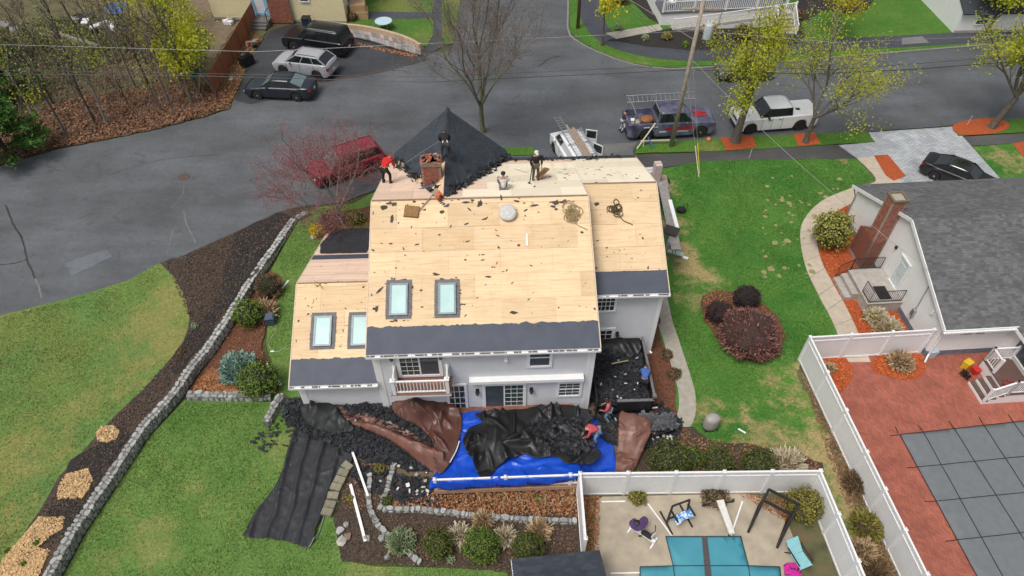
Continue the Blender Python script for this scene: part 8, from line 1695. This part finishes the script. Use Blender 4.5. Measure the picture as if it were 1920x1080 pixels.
M_PINKB = mat('pink_carton', (0.62,0.50,0.47), rough=.7); M_MAUV = mat('mauve_carton', (0.26,0.13,0.17), rough=.7)
for args in ((1226,352,2.0,.42,.5,1.9,M_PINKB,'tall pale pink carton stack at the far right corner of the roof'),(1229,338,2.0,.46,.5,1.0,M_MAUV,'mauve carton beside the tall pink carton'),(1212,340,2.2,.7,.55,.9,mat('cooler_white', (0.62,0.62,0.68), rough=.4),'white cooler with dark lid at the far right roof corner')): carton(*args)
sp_ = empty('work_platform', at(1222,345,1.9), HR, 'raised work platform at the far right corner of the house', 'platform'); MB().box(-1.1,1.1,-.9,.9,-.08,0).build('deck', M_OLDP, sp_)
for sx in (-1,1):
    for sy in (-.8,.8): MB().bar((sx,sy,-1.9),(sx,sy,-.08), .06,.06).build('leg', M_METAL, sp_)
bag('tool_bag', 'black tool bag on the grass by the far corner of the house', G(1247,345), .6,.5,.5, NAVYB, 'bag', 5); bk = bag('tool_bag', 'black bag with looped handle on the right lawn', G(1276,398), .65,.5,.45, NAVYB, 'bag', 7); MB().tube([(.1,.0,.35),(.2,.1,.7),(.35,.05,.75),(.38,.0,.3)], .02, 6).build('handle', M_IRON, bk)
sw = empty('sawhorse', G(1232,274), 0, 'pale timber work stand with blue clamp on the verge by the pole', 'sawhorse'); o0 = sw.location; M_PLUM = mat('pale_lumber', (0.62,0.60,0.42), (0.52,0.5,0.34), 5, .8)
MB().bar(G(1200,272)-o0+Z*.35, G(1264,270)-o0+Z*.35, .08,.08).build('beam', M_PLUM, sw); MB().bar(G(1194,281)-o0+Z*.1, at(1229,231,1.6)-o0, .08,.05).build('plank', M_PLUM, sw); MB().bar(G(1213,268)-o0+Z*.5, G(1224,279)-o0+Z*.05, .10,.10).build('clamp', mat('blue_steel', (0.05,0.13,0.30), rough=.4), sw)
for u in (1206,1258): MB().bar(G(u,276)-o0, G(u,272)-o0+Z*.35, .06,.06).build('leg', M_PLUM, sw); MB().bar(G(u,268)-o0, G(u,272)-o0+Z*.35, .06,.06).build('leg', M_PLUM, sw)
bag('pumpkin', 'orange pumpkin on the verge in front of the wrapped pickup', G(1328,264), .35,.35,.28, mat('pumpkin', (0.62,0.22,0.06), rough=.6), 'pumpkin', 2)
# covered grill on the lawn, wheelbarrow, blue box, rocks
gr = empty('covered_grill', G(1330,802), R(12), 'grey covered barbecue grill standing on the right lawn', 'grill'); b = MB(); b.lathe([(.36,.10),(.38,.3),(.37,.8),(.33,.95),(.22,1.03),(.0,1.06)], 18); b.v = [(x*1.05, y*.8, z) for x, y, z in b.v]; b.build('cover', mat('grill_cover', (0.36,0.35,0.32), (0.29,0.28,0.26), 5, .6), gr, smooth=True)
for sx in (-.3,.3):
    for sy in (-.22,.22): MB().bar((sx,sy,0),(sx,sy,.14), .05,.05).build('leg', M_IRON, gr)
wbw = empty('wheelbarrow', G(1236,812), R(20), 'wheelbarrow heaped with torn shingles behind the dump trailer', 'wheelbarrow'); b = MB(); b.hexa([(-.25,-.22,.3),(.35,-.22,.3),(.35,.22,.3),(-.25,.22,.3),(-.45,-.38,.62),(.6,-.38,.62),(.6,.38,.62),(-.45,.38,.62)]); b.build('tray', M_IRON, wbw)
MB().lathe([(.12,-.05),(.2,-.05),(.2,.05),(.12,.05)], 14, rot=Matrix.Rotation(R(90),3,'X')).build('wheel', M_TYRE, wbw, loc=(.6,0,.2))
for s in (-1,1): MB().tube([(.6,s*.1,.2),(-.2,s*.25,.3),(-1.1,s*.32,.6)], .022, 6).build('handle', M_IRON, wbw); MB().bar((-.2,s*.24,.3),(-.35,s*.26,0), .04,.04).build('leg', M_IRON, wbw)
c0 = G(1236,812); heap('shingle_debris', [(1205,775),(1262,780),(1268,805),(1212,808)], 170, lambda x, y: .55+.3*math.exp(-((x-c0.x)**2+(y-c0.y)**2)/.2), shinglemat('grey_scrap', (0.05,0.053,0.058), (0.085,0.09,0.096), (0.13,0.135,0.145)), 'grey torn shingles heaped on the wheelbarrow', sz=(.25,.5), zref=.6)
bb = empty('compost_bin', G(509,605), R(10), 'small dark blue-grey lidded box in the bed left of the garage', 'box'); MB().hexa([(-.26,-.26,0),(.26,-.26,0),(.26,.26,0),(-.26,.26,0),(-.22,-.22,.55),(.22,-.22,.55),(.22,.22,.55),(-.22,.22,.55)]).build('tub', mat('slate_plastic', (0.05,0.07,0.11), rough=.4), bb); MB().hexa([(-.26,-.26,.551),(.26,-.26,.551),(.26,.26,.551),(-.26,.26,.551),(-.18,-.2,.64),(.18,-.2,.64),(.18,.2,.64),(-.18,.2,.64)]).build('lid', mat('slate_lid', (0.09,0.12,0.18), rough=.4), bb)
hp_ = spline([G(u, v)+Z*.03 for u, v in ((517,605),(518,620),(508,635),(505,650),(520,660),(540,648),(552,645))], 8); o = hp_[0]; MB().tube([v-o for v in hp_], .016, 5).build('garden_hose', mat('pale_hose', (0.42,0.46,0.30), rough=.6), None, loc=o, label='pale garden hose curling from the dark box to the garage', cat='hose')
def rock(u, v, s, label, m=None, seed=1):
    b = stone_mesh(seed % 8); b.v = [Vector(v_)*1.0 for v_ in b.v]; o = b.build('rock', m or M_STONE, None, loc=G(u, v)+Z*s*.25, rot=(.2*seed,.3,seed), label=label, cat='rock'); o.scale = (s*1.15, s, s*.75)
M_PROCK = mat('white_rock', (0.55,0.53,0.50), (0.38,0.37,0.35), 4, .9)
rock(589,446,.40,'white rock at the foot of the yellow forsythia',M_PROCK,3); rock(638,996,.34,'pale rock highest in the garden corner group',M_PROCK,1); rock(650,985,.26,'small grey rock behind the pale garden rocks',None,2); rock(641,1016,.42,'largest pale rock in the garden corner group',M_PROCK,4); rock(652,1008,.34,'tan rock between the pale garden rocks',mat('tan_rock',(0.33,0.24,0.18),rough=.9),5); rock(688,1010,.30,'round grey stone at the foot of the long white board',M_STONE,6); rock(727,1045,.24,'small rock beside the curved edging',None,7); rock(716,1010,.3,'grey rock leaning on the curved edging',None,3); rock(715,903,.22,'white stone in the leaf pocket',M_PROCK,2); rock(12,55,1.0,'large grey boulder at the upper left corner',M_STONE,5); rock(30,60,.8,'second grey boulder beside the one at the upper left corner',M_STONE,6)
# ================================================================ pool yard gear
def rack(name, label, cat, u, v, rz, bars, m, extra=None, r=.035):
    root = empty(name, at(u, v, .03), rz, label, cat)
    for a, c, nm in bars: MB().bar(a, c, r*2, r*2).build(nm, m, root)
    return root
g1 = rack('power_tower', 'dark metal exercise tower with a towel by the pool fence', 'exercise frame', 1268,975, R(20), [((-.5,-.55,.03),(-.5,.6,.03),'foot'),((.5,-.55,.03),(.5,.6,.03),'foot'),((-.5,0,.03),(-.42,.1,1.5),'upright'),((.5,0,.03),(.42,.1,1.5),'upright'),((-.42,.1,1.5),(.42,.1,1.5),'cross_bar'),((-.5,0,.5),(.5,0,.5),'cross_bar'),((-.42,.1,1.1),(-.42,-.5,1.15),'arm'),((.42,.1,1.1),(.42,-.5,1.15),'arm')], M_IRON)
def z_tow(x, y): return .72+.12*noise.noise(Vector((x*5,y*5,2)))
tarp('towel', 'blue and white patterned towel hung over the exercise tower', [(1263,972),(1282,958),(1298,955),(1300,970),(1285,972),(1270,985)], .7, z_tow, mat('towel_print', (0.72,0.74,0.76), (0.05,0.25,0.62), 9, .9, stops=[(.45,(0.74,0.76,0.78)),(.52,(0.06,0.28,0.66))]), step=.06, cat='towel')
g2 = rack('squat_rack', 'tall dark metal frame in front of the yellow-green corner shrub', 'exercise frame', 1440,985, R(-32), [((-.65,-.8,.03),(-.65,.7,.03),'foot'),((.65,-.8,.03),(.65,.7,.03),'foot'),((-.65,.5,.03),(-.65,.5,1.9),'upright'),((.65,.5,.03),(.65,.5,1.9),'upright'),((-.65,-.8,.03),(-.65,.5,1.9),'brace'),((.65,-.8,.03),(.65,.5,1.9),'brace'),((-.65,.5,1.9),(.65,.5,1.9),'cross_bar'),((-.65,.5,.9),(.65,.5,.9),'cross_bar')], M_IRON, r=.05)
g3 = rack('weight_bench', 'white weight bench on the pool deck near the fence', 'bench', 1356,975, R(8), [((-.75,.75,.1),(.75,.75,.1),'foot'),((0,.75,.1),(0,.6,.42),'post'),((0,-.75,.05),(0,-.6,.40),'post'),((-.7,.75,.1),(-.7,.75,.3),'post'),((.7,.75,.1),(.7,.75,.3),'post')], M_IRON)
b = MB(); b.hexa([(-.13,-.85,.42),(.13,-.85,.42),(.17,.75,.42),(-.17,.75,.42),(-.12,-.83,.50),(.12,-.83,.50),(.16,.73,.50),(-.16,.73,.50)]); b.build('pad', mat('white_pad', (0.72,0.70,0.66), rough=.6), g3)
ek = empty('exercise_bike', at(1205,1005,.03), R(-38), 'white exercise bike with purple towel on the pool deck', 'exercise bike'); MB().bar((-.65,0,.12),(.6,0,.2), .14,.12).build('frame', M_WHITE, ek)
for x in (-.6,.55): MB().bar((x,-.3,.05),(x,.3,.05), .07,.07).build('foot', M_WHITE, ek)
MB().bar((-.3,0,.15),(-.38,0,.75), .07,.07).build('seat_post', M_IRON, ek); MB().ell((-.4,0,.8), .2,.14,.06,10,5).build('saddle', M_CBLACK, ek, smooth=True); MB().bar((.35,0,.15),(.45,0,1.05), .07,.07).build('handle_post', M_WHITE, ek); MB().tube([(.3,-.28,1.05),(.45,0,1.1),(.3,.28,1.05)], .022, 6).build('handlebar', M_IRON, ek); MB().lathe([(.26,-.06),(.27,.06),(.1,.07)], 16, (.15,0,.32), rot=Matrix.Rotation(R(90),3,'X')).build('flywheel', M_CBLACK, ek)
for s in (-1,1): MB().bar((0,s*.12,.25),(.12*s,s*.2,.18), .05,.04).build('pedal', M_CBLACK, ek)
tarp('towel', 'purple towel draped over the exercise bike seat', [(1181,978),(1190,972),(1196,977),(1205,968),(1214,972),(1213,985),(1198,996),(1184,988)], .85, lambda x, y: .84+.08*noise.noise(Vector((x*4,y*4,5))), mat('purple_towel', (0.085,0.045,0.13), (0.06,0.03,0.10), 9, .95), step=.06, cat='towel')
lc_ = empty('lounge_chair', at(1492,1045,.03), R(20), 'pale turquoise sling chair on the pool deck', 'chair'); M_SLING = mat('turquoise_sling', (0.25,0.52,0.56), (0.21,0.46,0.50), 6, .7)
MB().slab([(-.3,-.6,.35),(.3,-.6,.35),(.3,.05,.28),(-.3,.05,.28)], (0,0,1), .02).build('seat', M_SLING, lc_); MB().slab([(-.3,.06,.28),(.3,.06,.28),(.3,.6,.68),(-.3,.6,.68)], (0,-.5,.8), .02).build('backrest', M_SLING, lc_)
for s in (-1,1): MB().bar((s*.33,-.55,0),(s*.33,-.5,.36), .04,.04).build('leg', M_IRON, lc_); MB().bar((s*.33,.35,0),(s*.33,.1,.5), .04,.04).build('leg', M_IRON, lc_); MB().bar((s*.33,-.5,.5),(s*.33,.35,.52), .05,.03).build('armrest', M_IRON, lc_)
tarp('beach_towel', 'magenta patterned towel on the deck at the bottom edge', [(1470,1060),(1492,1056),(1502,1072),(1500,1095),(1478,1095)], .15, lambda x, y: .14+.05*noise.noise(Vector((x*4,y*4,5))), mat('magenta_towel', (0.55,0.015,0.28), (0.05,0.02,0.06), 7, .9, stops=[(.5,(0.58,0.015,0.30)),(.62,(0.04,0.02,0.06))]), step=.06, cat='towel')
# ================================================================ yard clutter across the street
def clutter(name, label, cat, u, v, kind, m, s=1.0, rz=0.0):
    p = G(u, v); r = empty(name, p, rz, label, cat)
    if kind == 'bin':
        MB().hexa([(-.25*s,-.28*s,.05),(.25*s,-.28*s,.05),(.25*s,.28*s,.05),(-.25*s,.28*s,.05),(-.3*s,-.34*s,1.0*s),(.3*s,-.34*s,1.0*s),(.3*s,.34*s,1.0*s),(-.3*s,.34*s,1.0*s)]).build('tub', m, r); MB().box(-.33*s,.33*s,-.37*s,.37*s,1.001*s,1.07*s).build('lid', M_CBLACK, r); [MB().lathe([(.1,-.03),(.1,.03)], 10, rot=Matrix.Rotation(R(90),3,'Y')).build('wheel', M_TYRE, r, loc=(x,.3*s,.1)) for x in (-.28*s,.28*s)]
    elif kind == 'grill':
        b = MB(); b.hexa([(-.5*s,-.3*s,.1),(.5*s,-.3*s,.1),(.5*s,.3*s,.1),(-.5*s,.3*s,.1),(-.48*s,-.28*s,.8*s),(.48*s,-.28*s,.8*s),(.48*s,.28*s,.8*s),(-.48*s,.28*s,.8*s)]); b.ell((0,0,.82*s),.42*s,.27*s,.28*s,10,6); b.build('cover', m, r); [MB().bar((x,y,0),(x,y,.15), .05,.05).build('leg', M_IRON, r) for x in (-.4*s,.4*s) for y in (-.2*s,.2*s)]
    elif kind == 'boxes':
        MB().box(-.5*s,.5*s,-.4*s,.4*s,0,.45*s).build('carton', m, r); MB().box(-.45*s,.4*s,-.35*s,.38*s,.452*s,.85*s).build('carton', m, r)
    elif kind == 'table':
        MB().lathe([(.05*s,.68*s),(.7*s,.69*s),(.7*s,.73*s),(.02,.74*s)], 20).build('top', m, r); [MB().bar((.45*s*math.cos(a),.45*s*math.sin(a),0),(.3*s*math.cos(a),.3*s*math.sin(a),.7*s), .05,.05).build('leg', M_METAL, r) for a in (.8,2.4,3.9,5.5)]
    elif kind == 'umbrella':
        b = MB(); b.lathe([(1.15*s,1.7),(.7*s,1.95),(.05,2.15)], 10); b.build('canopy', m, r); MB().tube([(0,0,0),(0,0,2.2)], .03, 6).build('pole', M_METAL, r)
    elif kind == 'heap':
        for i in range(7): a = i*.9; MB().obox((random.uniform(-.7,.7)*s, random.uniform(-.5,.5)*s, .2+.12*random.random()), random.uniform(.4,.9)*s, random.uniform(.3,.7)*s, .3, Matrix.Rotation(a,3,'Z')@Matrix.Rotation(random.uniform(-.3,.3),3,'X')).build('piece', m if i % 2 else random.choice([M_CBLACK, M_GREYB, M_WHITE]), r)
    elif kind == 'frame':
        for s1 in (-1,1): MB().bar((-.7,s1*.5,0),(0,s1*.5,1.9), .07,.07).build('leg', M_METAL, r); MB().bar((.7,s1*.5,0),(0,s1*.5,1.9), .07,.07).build('leg', M_METAL, r)
        MB().bar((0,-.6,1.92),(0,.6,1.92), .08,.08).build('ridge_pole', M_METAL, r); MB().slab([(-.75,-.65,1.5),(0,-.65,2.0),(0,.65,2.0),(-.75,.65,1.5)], (-.5,0,.8), .03).build('canopy', m, r)
    return r
M_CARD = mat('cardboard', (0.50,0.34,0.19), (0.43,0.28,0.15), 4, .85); M_DGRN = mat('green_canvas', (0.02,0.11,0.07), rough=.7); M_LBL = mat('light_blue_plastic', (0.50,0.66,0.74), rough=.4)
clutter('patio_umbrella', 'bright blue round canopy in the yard at the top left', 'umbrella', 235,50, 'umbrella', mat('bright_blue', (0.01,0.20,0.75), rough=.5), .95); clutter('covered_grill', 'black covered grill against the brown board fence', 'grill', 465,122, 'grill', M_CBLACK, 1.1, .9); clutter('wheelie_bin', 'dark blue wheelie bin at the foot of the yellow house chimney', 'bin', 578,56, 'bin', mat('navy_plastic', (0.02,0.045,0.11), rough=.5), 1.1); clutter('covered_grill', 'black kettle barbecue against the yellow house wall', 'grill', 577,48, 'grill', M_CBLACK, .8); clutter('carton', 'two stacked cardboard cartons on the lawn beside the yellow house', 'box', 675,32, 'boxes', M_CARD, 1.6, .1); clutter('garden_table', 'pale blue oval table on the lawn across the street', 'table', 721,55, 'table', M_LBL, 1.1)
clutter('play_frame', 'green canopied swing frame at the end of the board fence', 'play frame', 388,172, 'frame', M_DGRN, 1, .4); clutter('carton', 'tan carton leaning on the yellow house wall by the bin', 'box', 603,50, 'boxes', M_CARD, .6); clutter('junk_heap', 'heap of black bags and boards in the yard at the top left', 'junk', 155,40, 'heap', M_CBLACK, 1.2); clutter('junk_heap', 'heap of white sheets and boards left of the blue canopy', 'junk', 200,55, 'heap', M_WHITE, 1.2); clutter('junk_heap', 'junk heap with a blue-grey tarp beside the yellow trees', 'junk', 375,90, 'heap', mat('teal_tarp', (0.05,0.16,0.20), rough=.5), .9); clutter('junk_heap', 'junk heap of white goods at the yellow house corner', 'junk', 432,45, 'heap', M_WHITE, .8); clutter('junk_heap', 'pots and bags along the board fence beside the driveway', 'junk', 475,85, 'heap', mat('terracotta', (0.42,0.17,0.09), rough=.8), .7); clutter('junk_heap', 'low heap of boards in the yard behind the yellow maple', 'junk', 290,75, 'heap', M_GREYB, 1.1)
rock(434,150,.35,'white bucket-sized stone beside the board fence',M_PROCK,4)
lay('fallen_log', at(70,52,.1), at(108,62,.1), .3, .1, mat('log_bark', (0.30,0.28,0.22), rough=.9), 'pale fallen log in the green ground cover at the upper left', 'log'); lay('fallen_log', at(108,64,.2), at(185,88,.2), .35, .3, M_BARKL, 'long pale fallen log lying in the wood', 'log')
